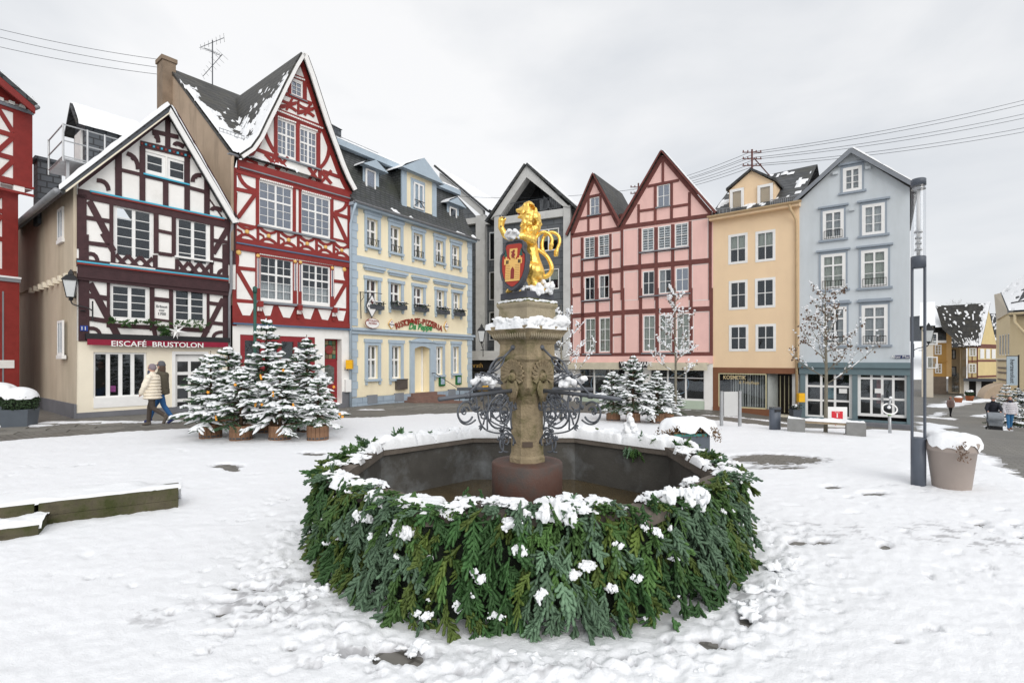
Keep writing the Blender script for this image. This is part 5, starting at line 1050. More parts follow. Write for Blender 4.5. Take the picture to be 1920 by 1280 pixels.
# ------------------------------------------------------------ ground: paving sheet and the snow lying on it
def paving_mat():
    m = bpy.data.materials.new('stone_setts'); m.use_nodes = True; t = m.node_tree; l = t.links.new; b = t.nodes['Principled BSDF']
    tcn = N(t, 'ShaderNodeTexCoord'); br = N(t, 'ShaderNodeTexBrick'); br.inputs['Scale'].default_value = 1; br.inputs['Brick Width'].default_value = .22; br.inputs['Row Height'].default_value = .15; br.inputs['Mortar Size'].default_value = .012
    br.inputs['Color1'].default_value = (*lin('#78756f'), 1); br.inputs['Color2'].default_value = (*lin('#6b6862'), 1); br.inputs['Mortar'].default_value = (*lin('#5a5751'), 1)
    mp_ = N(t, 'ShaderNodeMapping'); mp_.inputs['Rotation'].default_value = (0, 0, R(35)); l(tcn.outputs['Object'], mp_.inputs[0]); l(mp_.outputs[0], br.inputs['Vector'])
    n2 = N(t, 'ShaderNodeTexNoise'); n2.inputs['Scale'].default_value = .45; n2.inputs['Detail'].default_value = 8; l(tcn.outputs['Object'], n2.inputs['Vector'])
    mr = N(t, 'ShaderNodeMapRange'); mr.inputs[1].default_value = .3; mr.inputs[2].default_value = .7; mr.inputs[3].default_value = .72; mr.inputs[4].default_value = 1.25; l(n2.outputs['Fac'], mr.inputs[0])
    s_ = N(t, 'ShaderNodeVectorMath', operation='SCALE'); l(br.outputs['Color'], s_.inputs[0]); l(mr.outputs[0], s_.inputs['Scale']); l(s_.outputs[0], b.inputs['Base Color'])
    r2 = N(t, 'ShaderNodeMapRange'); r2.inputs[3].default_value = .35; r2.inputs[4].default_value = .8; l(n2.outputs['Fac'], r2.inputs[0]); l(r2.outputs[0], b.inputs['Roughness'])
    bp = N(t, 'ShaderNodeBump'); bp.invert = True; bp.inputs['Strength'].default_value = .5; bp.inputs['Distance'].default_value = .01; l(br.outputs['Fac'], bp.inputs['Height']); l(bp.outputs[0], b.inputs['Normal']); return m
M['paving'] = paving_mat()
xs = np.unique(np.concatenate([np.linspace(-400, -40, 14), np.linspace(-40, 70, 140), np.linspace(70, 500, 16)])); ys = np.unique(np.concatenate([np.linspace(-200, -8, 10), np.linspace(-8, 100, 140), np.linspace(100, 700, 16)]))
X_, Y_ = np.meshgrid(xs, ys, indexing='ij'); P_ = np.stack([X_, Y_, ground(X_, Y_)], -1); idx = np.arange(X_.size).reshape(X_.shape)
q = np.stack([idx[:-1, :-1], idx[1:, :-1], idx[1:, 1:], idx[:-1, 1:]], -1).reshape(-1, 4)
GROUND = link('ground', mesh_of('ground', (P_.reshape(-1, 3), q, None), 'paving', True)); tag(GROUND, 'grey stone paving of the sloping market square', kind='structure')
def w2(pts): return [tuple(gpt(x, y)[:2]) for x, y in pts]
SQ = w2([(-400, 850), (0, 827), (150, 815), (340, 803), (560, 790), (640, 784), (760, 778), (870, 773), (1000, 771), (1150, 776), (1290, 783), (1392, 792), (1478, 800), (1620, 805), (1705, 806), (1745, 813), (1795, 830), (1844, 846), (1863, 860), (1898, 877), (1920, 893), (2050, 950), (2400, 1080)])+[(7, -1), (-7, -1), (-22, 4)]
def sdist(x, y, poly):
    d = np.full(x.shape, 1e9); ins = np.zeros(x.shape, bool); n = len(poly)
    for i in range(n):
        ax, ay = poly[i]; bx, by = poly[(i+1) % n]; vx, vy = bx-ax, by-ay
        t = np.clip(((x-ax)*vx+(y-ay)*vy)/(vx*vx+vy*vy+1e-12), 0, 1); d = np.minimum(d, np.hypot(x-ax-t*vx, y-ay-t*vy))
        c = ((ay > y) != (by > y)) & (x < vx*(y-ay)/(by-ay+1e-12)+ax); ins ^= c
    return np.where(ins, d, -d)
def segd(x, y, a, b):
    vx, vy = b[0]-a[0], b[1]-a[1]; t = np.clip(((x-a[0])*vx+(y-a[1])*vy)/(vx*vx+vy*vy), 0, 1); return np.hypot(x-a[0]-t*vx, y-a[1]-t*vy)
FC = Vector((.165, 5.6))      # fountain centre
nc, nr = 660, 660
tt = np.linspace(-1.62, 1.62, nc); yy = 1.0*np.exp(np.linspace(0, math.log(80.0), nr)); T2, Y2 = np.meshgrid(tt, yy, indexing='ij'); X2 = T2*(Y2+.6)
cov = np.clip(sdist(X2, Y2, SQ)/.35, -4, 1)*.85
strips = [((95, 793), (330, 790), .35, .75), ((1320, 777), (1478, 794), .14, .95), ((1742, 800), (1780, 812), .5, .9), ((650, 768), (715, 768), .3, .7), ((1735, 775), (1765, 772), .5, .5), ((1870, 798), (1925, 806), .5, .6), ((1890, 775), (1935, 785), .6, .5), ((1780, 752), (1880, 748), .5, .7), ((1750, 757), (1800, 757), .6, .6), ((-30, 800), (90, 797), .35, .6), ((1290, 768), (1330, 772), .2, .3), ((1738, 780), (1772, 783), .8, .8), ((1838, 778), (1866, 776), .8, .75), ((1760, 762), (1800, 756), 1.2, .8), ((1800, 754), (1870, 748), 1.4, .9), ((1742, 790), (1760, 800), .6, .9)]
for a, b, wd, s_ in strips:
    a, b = gpt(*a), gpt(*b); d = segd(X2, Y2, a, b); cov = np.maximum(cov, (1-d/wd)*s_)
edge = .38*fbm(X2*1.1, Y2*1.1, 5, .6); cov = cov+edge*np.where(cov > .8, .25, 1)
# bare patches where the paving shows
for (x, y, rx, ry, s_) in ((1470, 862, 95, 11, 1.6), (1430, 856, 60, 7, 1.2), (1440, 878, 110, 5, .8), (425, 875, 34, 5, 1.4), (437, 882, 16, 4, 1.3), (590, 852, 40, 4, 1.1), (1700, 1003, 8, 3, 1), (1495, 1020, 22, 6, 1.2), (1545, 1020, 26, 5, 1.2), (1660, 1028, 14, 7, 1.2), (1560, 915, 25, 4, 1.2), (1640, 928, 34, 5, 1.2), (1685, 1208, 16, 5, 1.2), (545, 1222, 16, 7, 1.1), (640, 1180, 20, 7, .9), (740, 1232, 55, 20, 1.3), (765, 1245, 40, 14, 1.2), (1165, 1244, 18, 12, 1.2), (1320, 1212, 30, 14, 1.4), (1400, 1165, 26, 16, .9), (850, 1268, 40, 10, .7), (480, 1110, 30, 8, .8), (410, 1130, 40, 8, .6), (440, 1108, 12, 5, 1.1), (250, 1105, 10, 4, .8), (1600, 965, 20, 3, .6), (1880, 960, 12, 3, .8), (1840, 985, 14, 4, .8), (1905, 985, 20, 5, .9), (1915, 1010, 10, 5, .9), (1815, 970, 10, 3, .6), (450, 1225, 14, 5, .5)):
    c = gpt(x, y); e1 = gpt(x+rx, y); e2 = gpt(x, y+ry); a_, b_ = e1.x-c.x, c.y-e2.y
    d = np.hypot((X2-c.x-(Y2-c.y)*c.x/c.y)/a_, (Y2-c.y)/max(b_, .02)); cov = cov-s_*np.clip(1.35-d, 0, 1)*(.9+.5*fbm(X2*7, Y2*7, 3))
# trampled slush: rising freckles near the front right and front left
rf = np.hypot(X2-FC.x, Y2-FC.y)
tr = .9*smooth(.3, .8, fbm(X2*.8+5, Y2*1.5+2, 3))*(Y2 < 9)+.5*smooth(2.15, 2.45, rf)*(1-smooth(2.8, 3.6, rf))
fr_ = fbm(X2*5.5, Y2*9, 4, .6)
cov = cov-np.clip(tr*(fr_-.24)*2.1, 0, 1.3)
h2 = .045*smooth(0, .75, cov)-.01
h2 = h2+(cov > 0)*(.010*fbm(X2*1.6, Y2*1.6, 3)+.007*fbm(X2*8, Y2*8, 4, .6)+.004*np.abs(fbm(X2*22, Y2*22, 2)))
# footprints
prng = np.random.default_rng(3)
for k in range(70):
    a = prng.uniform(-1, 1); d0 = prng.uniform(2.2, 13); x0 = a*d0; an = prng.uniform(0, 3.14); dx, dy = X2-x0, Y2-d0
    if math.hypot(x0-FC.x, d0-FC.y) < 2.5: continue
    msk = (np.abs(dx) < .4) & (np.abs(dy) < .4); u = dx[msk]*math.cos(an)+dy[msk]*math.sin(an); v = -dx[msk]*math.sin(an)+dy[msk]*math.cos(an)
    e = np.hypot(u/.14, v/.06); h2[msk] += -.020*(1-smooth(.5, 1.15, e))*(1+.5*fbm(dx[msk]*25, dy[msk]*25, 2))
# shovelled snow heaped round the fountain foot
ringh = np.exp(-((rf-2.5-.12*np.clip(-(Y2-FC.y)/2.4, 0, 1)**2)/.2)**2); lump = np.abs(fbm(X2*3.1+3, Y2*3.1, 4, .55)); h2 = h2+ringh*(cov > -.1)*(.005+.06*np.clip(lump-.12, 0, 1)+.02*fbm(X2*14, Y2*14, 3))*smooth(-.1, .4, cov)
h2 = np.where(cov > 0, np.maximum(h2, .003), np.minimum(h2, 0)-.012)
P_ = np.stack([X2, Y2, ground(X2, Y2)], -1)
wet = 1-smooth(.05, .55, cov)
for sx_, sy_, rx_, ry_, k_ in ((520, 1130, 170, 90, 1.15), (700, 1240, 220, 45, 1.1), (1400, 1130, 120, 80, 1.0), (1800, 1010, 160, 60, .95), (1560, 1000, 180, 40, .8), (1000, 1270, 220, 20, .9), (300, 1160, 120, 50, .7)):
    c = gpt(sx_, sy_); e1 = gpt(sx_+rx_, sy_); e2 = gpt(sx_, min(1279, sy_+ry_)); d = np.hypot((X2-c.x)/(e1.x-c.x), (Y2-c.y)/max(c.y-e2.y, .12)); wet = np.maximum(wet, k_*(1-smooth(.2, 1.1, d))*smooth(-.15, .6, fbm(X2*5, Y2*8, 5, .65)))
def ground_snow_mat():
    m = bpy.data.materials.new('trodden_snow'); m.use_nodes = True; t = m.node_tree; l = t.links.new; b = t.nodes['Principled BSDF']; b.inputs['Roughness'].default_value = .6; b.inputs['Specular IOR Level'].default_value = .25
    at = N(t, 'ShaderNodeAttribute', attribute_name='thin'); tcn = N(t, 'ShaderNodeTexCoord'); nz = N(t, 'ShaderNodeTexNoise'); nz.inputs['Scale'].default_value = 9; nz.inputs['Detail'].default_value = 8; nz.inputs['Roughness'].default_value = .7; l(tcn.outputs['Object'], nz.inputs['Vector'])
    ad = N(t, 'ShaderNodeMath', operation='MULTIPLY_ADD'); l(nz.outputs['Fac'], ad.inputs[0]); ad.inputs[1].default_value = .7; ad.inputs[2].default_value = -.35; a2 = N(t, 'ShaderNodeMath', operation='ADD'); l(at.outputs['Fac'], a2.inputs[0]); l(ad.outputs[0], a2.inputs[1])
    mr = N(t, 'ShaderNodeMapRange'); mr.inputs[1].default_value = .25; mr.inputs[2].default_value = 1.0; l(a2.outputs[0], mr.inputs[0])
    mi = N(t, 'ShaderNodeMixRGB'); mi.inputs['Color1'].default_value = (.90, .912, .935, 1); mi.inputs['Color2'].default_value = (.45, .45, .465, 1); l(mr.outputs[0], mi.inputs['Fac']); l(mi.outputs[0], b.inputs['Base Color'])
    n3 = N(t, 'ShaderNodeTexNoise'); n3.inputs['Scale'].default_value = 55; n3.inputs['Detail'].default_value = 5; n3.inputs['Roughness'].default_value = .65; l(tcn.outputs['Object'], n3.inputs['Vector'])
    bp = N(t, 'ShaderNodeBump'); bp.inputs['Strength'].default_value = .45; bp.inputs['Distance'].default_value = .02; l(n3.outputs['Fac'], bp.inputs['Height']); l(bp.outputs[0], b.inputs['Normal']); return m
M['gsnow'] = ground_snow_mat()
n_, m_ = h2.shape; T3 = P_.copy(); T3[..., 2] += h2; idx = np.arange(n_*m_).reshape(n_, m_); q = np.stack([idx[:-1, :-1], idx[1:, :-1], idx[1:, 1:], idx[:-1, 1:]], -1).reshape(-1, 4)
q = q[h2.ravel()[q].max(1) > 0]; used = np.unique(q); mp_ = np.full(n_*m_, -1); mp_[used] = np.arange(len(used))
SNOW = link('snow', mesh_of('snow', (T3.reshape(-1, 3)[used], mp_[q], None), 'gsnow', True)); tag(SNOW, 'trodden white snow covering the market square', kind='structure')
at = SNOW.data.attributes.new('thin', 'FLOAT', 'POINT'); at.data.foreach_set('value', wet.ravel()[used].astype(np.float32))
# paving slabs of the footway along the house fronts
M['slab'] = pm('footway_slab', lin('#7f7c76'), .7, .1, 3, .25, 30, rnd=.14)
slab = mesh_of('paving_slab', MB().box(-.38, .38, -.24, .24, -.05, .0), 'slab')
fl = [gpt(-40, 808), gpt(150, 800), gpt(330, 790), gpt(480, 776), gpt(645, 766), gpt(760, 763), gpt(850, 760)]; cnt = 0
for a, b in zip(fl[:-1], fl[1:]):
    L_ = (b-a).length; n = int(L_/.78); dr_ = (b-a).normalized(); an = math.atan2(dr_.y, dr_.x)
    for i in range(n):
        for j in range(4):
            if cnt >= 260: continue
            p = a+dr_*((i+.5+.5*(j % 2))*L_/n); p = Vector((p.x, p.y, 0))+Vector((-dr_.y, dr_.x, 0))*(j*.5-.75); cnt += 1
            link('paving_slab', slab, GROUND, loc=(p.x, p.y, gz(p.x, p.y)+random.uniform(.008, .014)), rot=(0, 0, an))
# ------------------------------------------------------------ fountain
M['sand'] = pm('mossy_sandstone', lin('#9a8b71'), .9, .25, 6, .6, 40, dark=lin('#62603c'), dscale=3.2, dlo=.50, dhi=.66)
M['sand2'] = pm('pale_sandstone', lin('#a39882'), .9, .15, 5, .4, 40, dark=lin('#6f6a4c'), dscale=5, dlo=.52, dhi=.75)
M['drum'] = pm('brown_drum_stone', lin('#62483f'), .6, .2, 3, .2, 40, dark=lin('#4a4a48'), dscale=3, dlo=.45, dhi=.7)
M['basin'] = pm('weathered_bronze_panel', lin('#565450'), .5, .25, 2.5, .2, 30, dark=lin('#84888a'), dscale=1.6, dlo=.52, dhi=.75)
M['iron'] = pm('grey_painted_iron', lin('#63676e'), .5, .1, 6, .08, metal=.2)
M['rimstone'] = pm('dark_rim_stone', lin('#6d655d'), .85, .2, 4, .4, 30)
M['plinth_dk'] = pm('dark_slate_plinth', lin('#4b4d54'), .6, .15, 4, .2)
F0 = Vector((FC.x, FC.y, 0)); ft = thing('fountain', 'octagonal stone market fountain with square column and wrought iron spouts', 'fountain', F0)
def octo(ap, k0=0): r = ap/math.cos(R(22.5)); return [(r*math.cos(R(22.5+45*k)), r*math.sin(R(22.5+45*k))) for k in range(8)]
IA, OA, RZ = 1.79, 1.92, .77
oi, oo = octo(IA), octo(OA); ri, ro = octo(IA-.04), octo(OA+.05)
for k in range(8):
    j = (k+1) % 8
    obj('basin_panel', MB().prismz([oi[k], oi[j], oo[j], oo[k]], -.1, RZ-.1), 'basin', ft)
    obj('rim_slab', MB().prismz([ri[k], ri[j], ro[j], ro[k]], RZ-.1, RZ), 'rimstone', ft)
obj('basin_floor', MB().prismz(octo(IA-.002), -.1, .1), pm('basin_floor_stone', lin('#4a4438'), .7, .3, 3, .2), ft)
obj('water', MB().prismz(octo(IA-.004), .1, .13), pm('shallow_murky_water', lin('#4f4430'), .12, .3, 2, .05, 6), ft)
for k in range(5): a = random.uniform(-2.2, .2); obj('ice_patch', MB().ball((random.uniform(.4, 1.3)*math.cos(a), random.uniform(.5, 1.4)*math.sin(a), .135), random.uniform(.06, .16), 9, 5, sq=(1.5, .9, .12)), 'snow', ft, True)
obj('drum', MB().lathe([(.385, .1), (.385, .735), (.372, .75), (.30, .755)], 40), 'drum', ft, True).data.polygons.foreach_set('use_smooth', [False]*0+[True]*(40*3)+[False]*2)
# column: octagonal foot, square shaft turned corner-on
def ring8(half, ch, z):
    """square with corners on the axes, corner cut by ch"""
    c = []
    for k in range(4):
        a = R(90*k-90); ex = Vector((math.cos(a), math.sin(a))); ey = Vector((-ex.y, ex.x)); c += [ex*(half-ch)-ey*ch, ex*(half-ch)+ey*ch]
    return [(p.x, p.y, z) for p in c]
cs = MB().loft([ring8(.265, .075, .745), ring8(.265, .075, .80), ring8(.245, .07, .83), ring8(.238, .07, 1.38), ring8(.262, .05, 1.47), ring8(.30, .012, 1.56), ring8(.305, .012, 1.84)])
obj('column_shaft', cs, 'sand', ft)
obj('column_moulding', MB().loft([ring8(.315, .01, 1.838), ring8(.335, .01, 1.86), ring8(.335, .01, 1.885), ring8(.318, .01, 1.90)]), 'sand', ft)
obj('column_neck', MB().loft([ring8(.312, .01, 1.90), ring8(.306, .01, 2.03)]), 'sand', ft)
obj('column_capital', MB().loft([ring8(.315, .01, 2.025), ring8(.33, .01, 2.05), ring8(.385, .01, 2.09), ring8(.425, .01, 2.14), ring8(.435, .01, 2.15), ring8(.455, .01, 2.165), ring8(.455, .01, 2.205), ring8(.40, .01, 2.22)]), 'sand', ft)
fl_ = MB()
for k in range(4):
    a = R(90*k-45); n_ = Vector((math.cos(a), math.sin(a))); t_ = Vector((-n_.y, n_.x))
    for i in range(15):
        s_ = (i-7)/7.6*.265
        for (d0, z0, d1, z1) in ((.262, 2.072, .287, 2.135),):
            p0, p1 = n_*d0+t_*s_*.92, n_*d1+t_*s_; fl_.tube([(p0.x, p0.y, z0), ((p0.x+p1.x)/2+n_.x*.012, (p0.y+p1.y)/2+n_.y*.012, (z0+z1)/2), (p1.x, p1.y, z1)], .0125, 6)
o = obj('capital_tongues', fl_, 'sand2', ft, True); o['kind'] = 'stuff'
obj('upper_block', MB().loft([ring8(.335, .01, 2.215), ring8(.325, .01, 2.25), ring8(.315, .01, 2.40), ring8(.335, .01, 2.42), ring8(.345, .01, 2.435), ring8(.345, .01, 2.46), ring8(.31, .01, 2.475)]), 'sand2', ft)
obj('statue_plinth', MB().loft([ring8(.30, .01, 2.47), ring8(.30, .01, 2.565), ring8(.29, .01, 2.575)]), 'plinth_dk', ft)
obj('moss', MB().loft([ring8(.342, .01, 2.461), ring8(.335, .01, 2.475), ring8(.303, .01, 2.482), ring8(.30, .01, 2.50)]), pm('dark_moss', lin('#5a5c28'), .95, .3, 30, .6, 60), ft)
obj('plaque', MB().box(-.055, .055, -.19, -.17, .93, .985), pm('brass_plaque', lin('#5f5248'), .4, .1, bump=.1), ft)
# rosette, mask and spout on each face
pet = MB()
for i in range(13):
    a = R(-25+i*230/12); c, s_ = math.cos(a), math.sin(a); r0, r1 = .05, .165; w_ = .036
    pet.add([(c*r0-s_*w_*.5, -.012, s_*r0+c*w_*.5), (c*r0+s_*w_*.5, -.012, s_*r0-c*w_*.5), (c*r1*.9+s_*w_, -.038, s_*r1*.9-c*w_), (c*r1, -.022, s_*r1), (c*r1*.9-s_*w_, -.038, s_*r1*.9+c*w_), (c*r0, 0, s_*r0), (c*r1*1.02, 0, s_*r1*1.02)], [(0, 1, 2, 3, 4), (1, 5, 6, 2), (0, 4, 6, 5), (2, 6, 3), (3, 6, 4)])
pet_me = mesh_of('rosette', pet, 'sand')
mk = MB(); mk.ball((0, -.02, .0), .055, 10, 8, sq=(1.0, .6, .9)); mk.ball((0, -.05, -.01), .02, 8, 6, sq=(.6, 1, 1.3)); mk.ball((-.022, -.045, .015), .014, 6, 5); mk.ball((.022, -.045, .015), .014, 6, 5)
for i in range(9): a = R(200+i*140/8); mk.tube([(.05*math.cos(a), -.015, -.02+.05*math.sin(a)), (.085*math.cos(a), -.02, -.09+.10*math.sin(a)), (.06*math.cos(a), -.012, -.15+.14*math.sin(a))], [.02, .016, .005], 6)
mk_me = mesh_of('mask', mk, 'sand', True)
# iron brackets in the plane r,z
def spiral(cx, cz, r0, a0, turns, r1=.01, n=26): return [(cx+(r0+(r1-r0)*i/n)*math.cos(a0+turns*2*math.pi*i/n), 0, cz+(r0+(r1-r0)*i/n)*math.sin(a0+turns*2*math.pi*i/n)) for i in range(n+1)]
def bez(*p, n=14):
    p = [Vector(q) for q in p]; o_ = []
    for i in range(n+1):
        t = i/n
        if len(p) == 3: o_.append(p[0]*(1-t)**2+p[1]*2*t*(1-t)+p[2]*t*t)
        else: o_.append(p[0]*(1-t)**3+p[1]*3*t*(1-t)**2+p[2]*3*t*t*(1-t)+p[3]*t**3)
    return [tuple(q) for q in o_]
def circ(cx, cz, r, n=22, a0=0, a1=2*math.pi): return [(cx+r*math.cos(a0+(a1-a0)*i/n), 0, cz+r*math.sin(a0+(a1-a0)*i/n)) for i in range(n+1)]
V3 = lambda x, z, y=0: (x, y, z)
sc_ = MB(); g_ = .0105
for c in (circ(.235, 1.31, .165), circ(.685, 1.345, .10, a0=-2.6, a1=2.4), circ(.125, .985, .10, a0=-1.7, a1=3.6)): sc_.tube(c, g_, 7)
for c in (spiral(.30, 1.33, .10, 2.2, 1.4), spiral(.18, 1.27, .085, -1.0, -1.3), spiral(.235, 1.40, .06, 0, 1.2), spiral(.70, 1.35, .055, 3.0, -1.1), spiral(.14, 1.0, .06, .3, 1.3), spiral(.03, 1.35, .07, 0, 1.2), spiral(.46, 1.30, .05, 2, 1.2)): sc_.tube(c, [g_*.9-.004*i/len(c) for i in range(len(c))], 6)
for c in (bez(V3(.0, .96), V3(.02, 1.12), V3(.30, 1.06), V3(.44, 1.16)), bez(V3(.44, 1.16), V3(.56, 1.25), V3(.52, 1.40), V3(.56, 1.49)), bez(V3(.05, 1.12), V3(.10, 1.25), V3(.02, 1.35), V3(.05, 1.50)), bez(V3(.40, 1.15), V3(.42, 1.3), V3(.36, 1.42), V3(.40, 1.50)), bez(V3(.56, 1.26), V3(.62, 1.22), V3(.70, 1.20), V3(.76, 1.27)), bez(V3(.1, 1.46), V3(.25, 1.2), V3(.38, 1.5), V3(.46, 1.2)), bez(V3(.12, 1.16), V3(.3, 1.22), V3(.22, 1.48), V3(.12, 1.48)), bez(V3(.24, .90), V3(.16, .86), V3(.16, 1.0), V3(.22, 1.02))): sc_.tube(c, g_*.85, 6)
for x, z, a in ((.56, 1.36, 1.5), (.70, 1.35, .6), (.22, 1.02, 1.0), (.30, 1.33, .3), (.235, 1.40, 2.5), (.05, 1.5, 1.2), (.02, 1.34, 2.6), (.46, 1.3, .9), (.47, 1.19, -.5), (.18, 1.27, 3.9)):
    for da in (-.7, 0, .7): sc_.tube([V3(x, z), V3(x+.03*math.cos(a+da), z+.03*math.sin(a+da), .012*da), V3(x+.055*math.cos(a+da*.7), z+.055*math.sin(a+da*.7))], [.006, .013, .002], 6)
scroll_me = mesh_of('scroll_bracket', sc_, 'iron', True)
pipe_me = mesh_of('water_pipe', MB().tube([V3(-.06, 1.53), V3(.45, 1.512), V3(.98, 1.487)], .021, 12).tube([V3(.615, 1.505), V3(.655, 1.503)], .031, 12).lathe([(.0, 0)]*1 if False else [(.001, 1.46), (.035, 1.462), (.035, 1.464), (.001, 1.466)], 3), 'iron', True)
st = MB(); A_, B_ = Vector((0, 0, 1.985)), Vector((.64, 0, 1.51)); D_ = B_-A_
st.tube([A_, A_+D_*.25], .013, 8); st.tube([A_+D_*.62, B_], .011, 8); st.ball(tuple(A_), .03, 10, 8); st.ball(tuple(A_+D_*.55), .022, 8, 6)
for k in range(6):
    a = k*math.pi/3; o1 = Vector((D_.z, 0, -D_.x)).normalized()*math.cos(a)*.05+Vector((0, 1, 0))*math.sin(a)*.05; pts = [A_+D_*(.2+.35*i/12)+o1*math.sin(math.pi*i/12) for i in range(13)]; st.tube(pts, .007, 6)
for sgn in (-1, 1):
    c = A_+D_*.58; pts = [c+Vector((.0+.11*math.cos(t*.42)-.02, sgn*(.07+.055*math.sin(t*.42)), -.05+.05*math.cos(t*.42))) for t in range(16)]; st.tube(pts, .008, 6); pts = [c+Vector((.05*math.cos(t*.5)-.0, sgn*(.07+.03*math.sin(t*.5)), -.05+.02*math.cos(t*.5))) for t in range(13)]; st.tube(pts, .007, 6)
strut_me = mesh_of('strut', st, 'iron', True)
sn = MB()
for _ in range(26): sn.ball((.40+random.uniform(-.06, .1), random.choice((-1, 1))*random.uniform(.05, .12), 1.655+random.uniform(-.06, .02)), random.uniform(.016, .034), 8, 6)
arm_snow = voxel(sn, .011, 1); roughen(arm_snow, .008, 34); arm_snow.materials.append(M['snow'])
for k in range(4):
    a = R(-45+90*k); n_ = Vector((math.cos(a), math.sin(a), 0)); fc = n_*.214
    wp = link('water_pipe', pipe_me, ft, loc=fc-Vector((0, 0, 0)), rot=(0, 0, a)); link('scroll_bracket', scroll_me, wp, loc=(-.03, 0, 0)); link('strut', strut_me, wp, loc=(.0, 0, 0))
    s_ = link('snow', arm_snow, wp); s_['kind'] = 'stuff'
    link('rosette', pet_me, ft, loc=n_*.214+Vector((0, 0, 1.70)), rot=(0, 0, a+R(90))); link('mask', mk_me, ft, loc=n_*.214+Vector((0, 0, 1.67)), rot=(0, 0, a+R(90)))
# snow on the capital and block
def ring_snow(name, half_in, half_out, z, th, seed, parent, jag=.05, n=140, m=16, cov0=.35):
    an = np.linspace(0, 2*math.pi, n); rr = np.linspace(0, 1, m); A2, R2 = np.meshgrid(an, rr, indexing='ij')
    def sq(hf): return hf/(np.abs(np.cos(A2))+np.abs(np.sin(A2)))
    rad = sq(half_in)+(sq(half_out)-sq(half_in))*R2
    x, y = rad*np.cos(A2), rad*np.sin(A2); P2 = np.stack([x, y, np.full_like(x, z)], -1)
    nz = fbm(x*9+seed, y*9, 4); c = cov0+nz*.8-1.1*np.clip(R2-.9, 0, 1)*6*0
    pr = np.sqrt(np.clip(1-(R2)**6, 0, 1)); t = th*(.75+.55*fbm(x*5+seed, y*5, 3)+.15*fbm(x*22, y*22, 2))*pr
    hh = np.where(c > 0, t*np.clip(c*4, 0, 1), -.02); hh = np.where(R2 > .999, -.03, hh)
    P2[..., 0] *= 1+.07*(R2 > .6)*fbm(A2*4+seed, R2*2, 3); P2[..., 1] *= 1+.07*(R2 > .6)*fbm(A2*4+seed, R2*2, 3)
    return snow_sheet(name, P2, hh, parent)
ring_snow('snow', .28, .465, 2.205, .08, 2.2, ft, cov0=1.2)
# overhanging lumps on the capital's near right edge
sn = MB()
for _ in range(90):
    t = random.random(); c = Vector((.0, -.45)).lerp(Vector((.45, 0)), t) if random.random() < .62 else Vector((.0, -.45)).lerp(Vector((-.45, 0)), t*.95)
    sn.ball((c.x*.93, c.y*.93, 2.215+random.uniform(0, .055)*(1+t)), random.uniform(.015, .042), 7, 5, sq=(1.2, 1.2, .8))
for _ in range(8): sn.ball((.36+random.uniform(-.06, .07), -.05+random.uniform(-.08, .08), 2.26+random.uniform(-.03, .04)), random.uniform(.04, .07), 8, 6)
for _ in range(110):
    t = random.random(); c = Vector((.0, -.335)).lerp(Vector((random.choice((-1, 1))*.335, 0)), t); k = random.uniform(.88, 1.0)
    sn.ball((c.x*k, c.y*k, 2.466+random.uniform(0, .02)), random.uniform(.008, .02), 6, 4, sq=(1.4, 1.4, .8))
me = voxel(sn, .0095, 2); roughen(me, .007, 30); me.materials.append(M['snow']); o = link('snow', me, ft); o['kind'] = 'stuff'
# ------------------------------------------------------------ fir branches
def needled(stems, r, body, nl, sp, ar, nw):
    V = []; Fc = []; k = 0; mats = []
    for b, e in stems:
        d = e-b; ln_ = np.linalg.norm(d); d = d/ln_; up = np.array([0, 0, 1.]); sd = np.cross(d, up); sd /= np.linalg.norm(sd)+1e-9; up = np.cross(sd, d)
        n = max(4, int(ln_/sp)); t = (np.arange(n)+.5)/n; t = np.repeat(t, ar); ph = r.uniform(0, 2*math.pi, n*ar)
        base = b[None]+d[None]*(t*ln_)[:, None]; out_ = sd[None]*np.cos(ph)[:, None]+up[None]*(np.sin(ph)*.8)[:, None]
        tip = base+out_*nl*r.uniform(.75, 1.1, n*ar)[:, None]+d[None]*(nl*r.uniform(.5, 1.0, n*ar))[:, None]
        tip -= out_*(np.clip(t-.8, 0, 1)/.2*nl*.55)[:, None]
        wv = np.cross(out_, d[None])*nw*.5; bo = base+out_*body*.6
        v = np.stack([bo-wv*1.2, bo+wv*1.2, tip+wv*.3], 1).reshape(-1, 3); f = np.arange(len(v)).reshape(-1, 3)+k; V.append(v); Fc.append(f); mats.append(np.zeros(len(f), int)); k += len(v)
        # solid heart of the finger
        ring = []
        wob = r.uniform(.85, 1.15)
        for tt_, rr_ in ((.0, .5), (.25, 1.0), (.78, 1.05), (.95, .7)):
            for q_ in range(5): a_ = q_*2*math.pi/5+tt_*2; ring.append(b+d*ln_*tt_+(sd*math.cos(a_)+up*math.sin(a_)*.8)*body*rr_*wob)
        ring.append(e+d*.003); V.append(np.array(ring)); fs = []
        for j in range(3):
            for q_ in range(5): q2 = (q_+1) % 5; fs += [[j*5+q_, j*5+q2, j*5+5+q2], [j*5+q_, j*5+5+q2, j*5+5+q_]]
        for q_ in range(5): fs.append([15+q_, 15+(q_+1) % 5, 20])
        Fc.append(np.array(fs)+k); mats.append(np.zeros(len(fs), int)); k += 21
    return np.concatenate(V), np.concatenate(Fc), np.concatenate(mats)
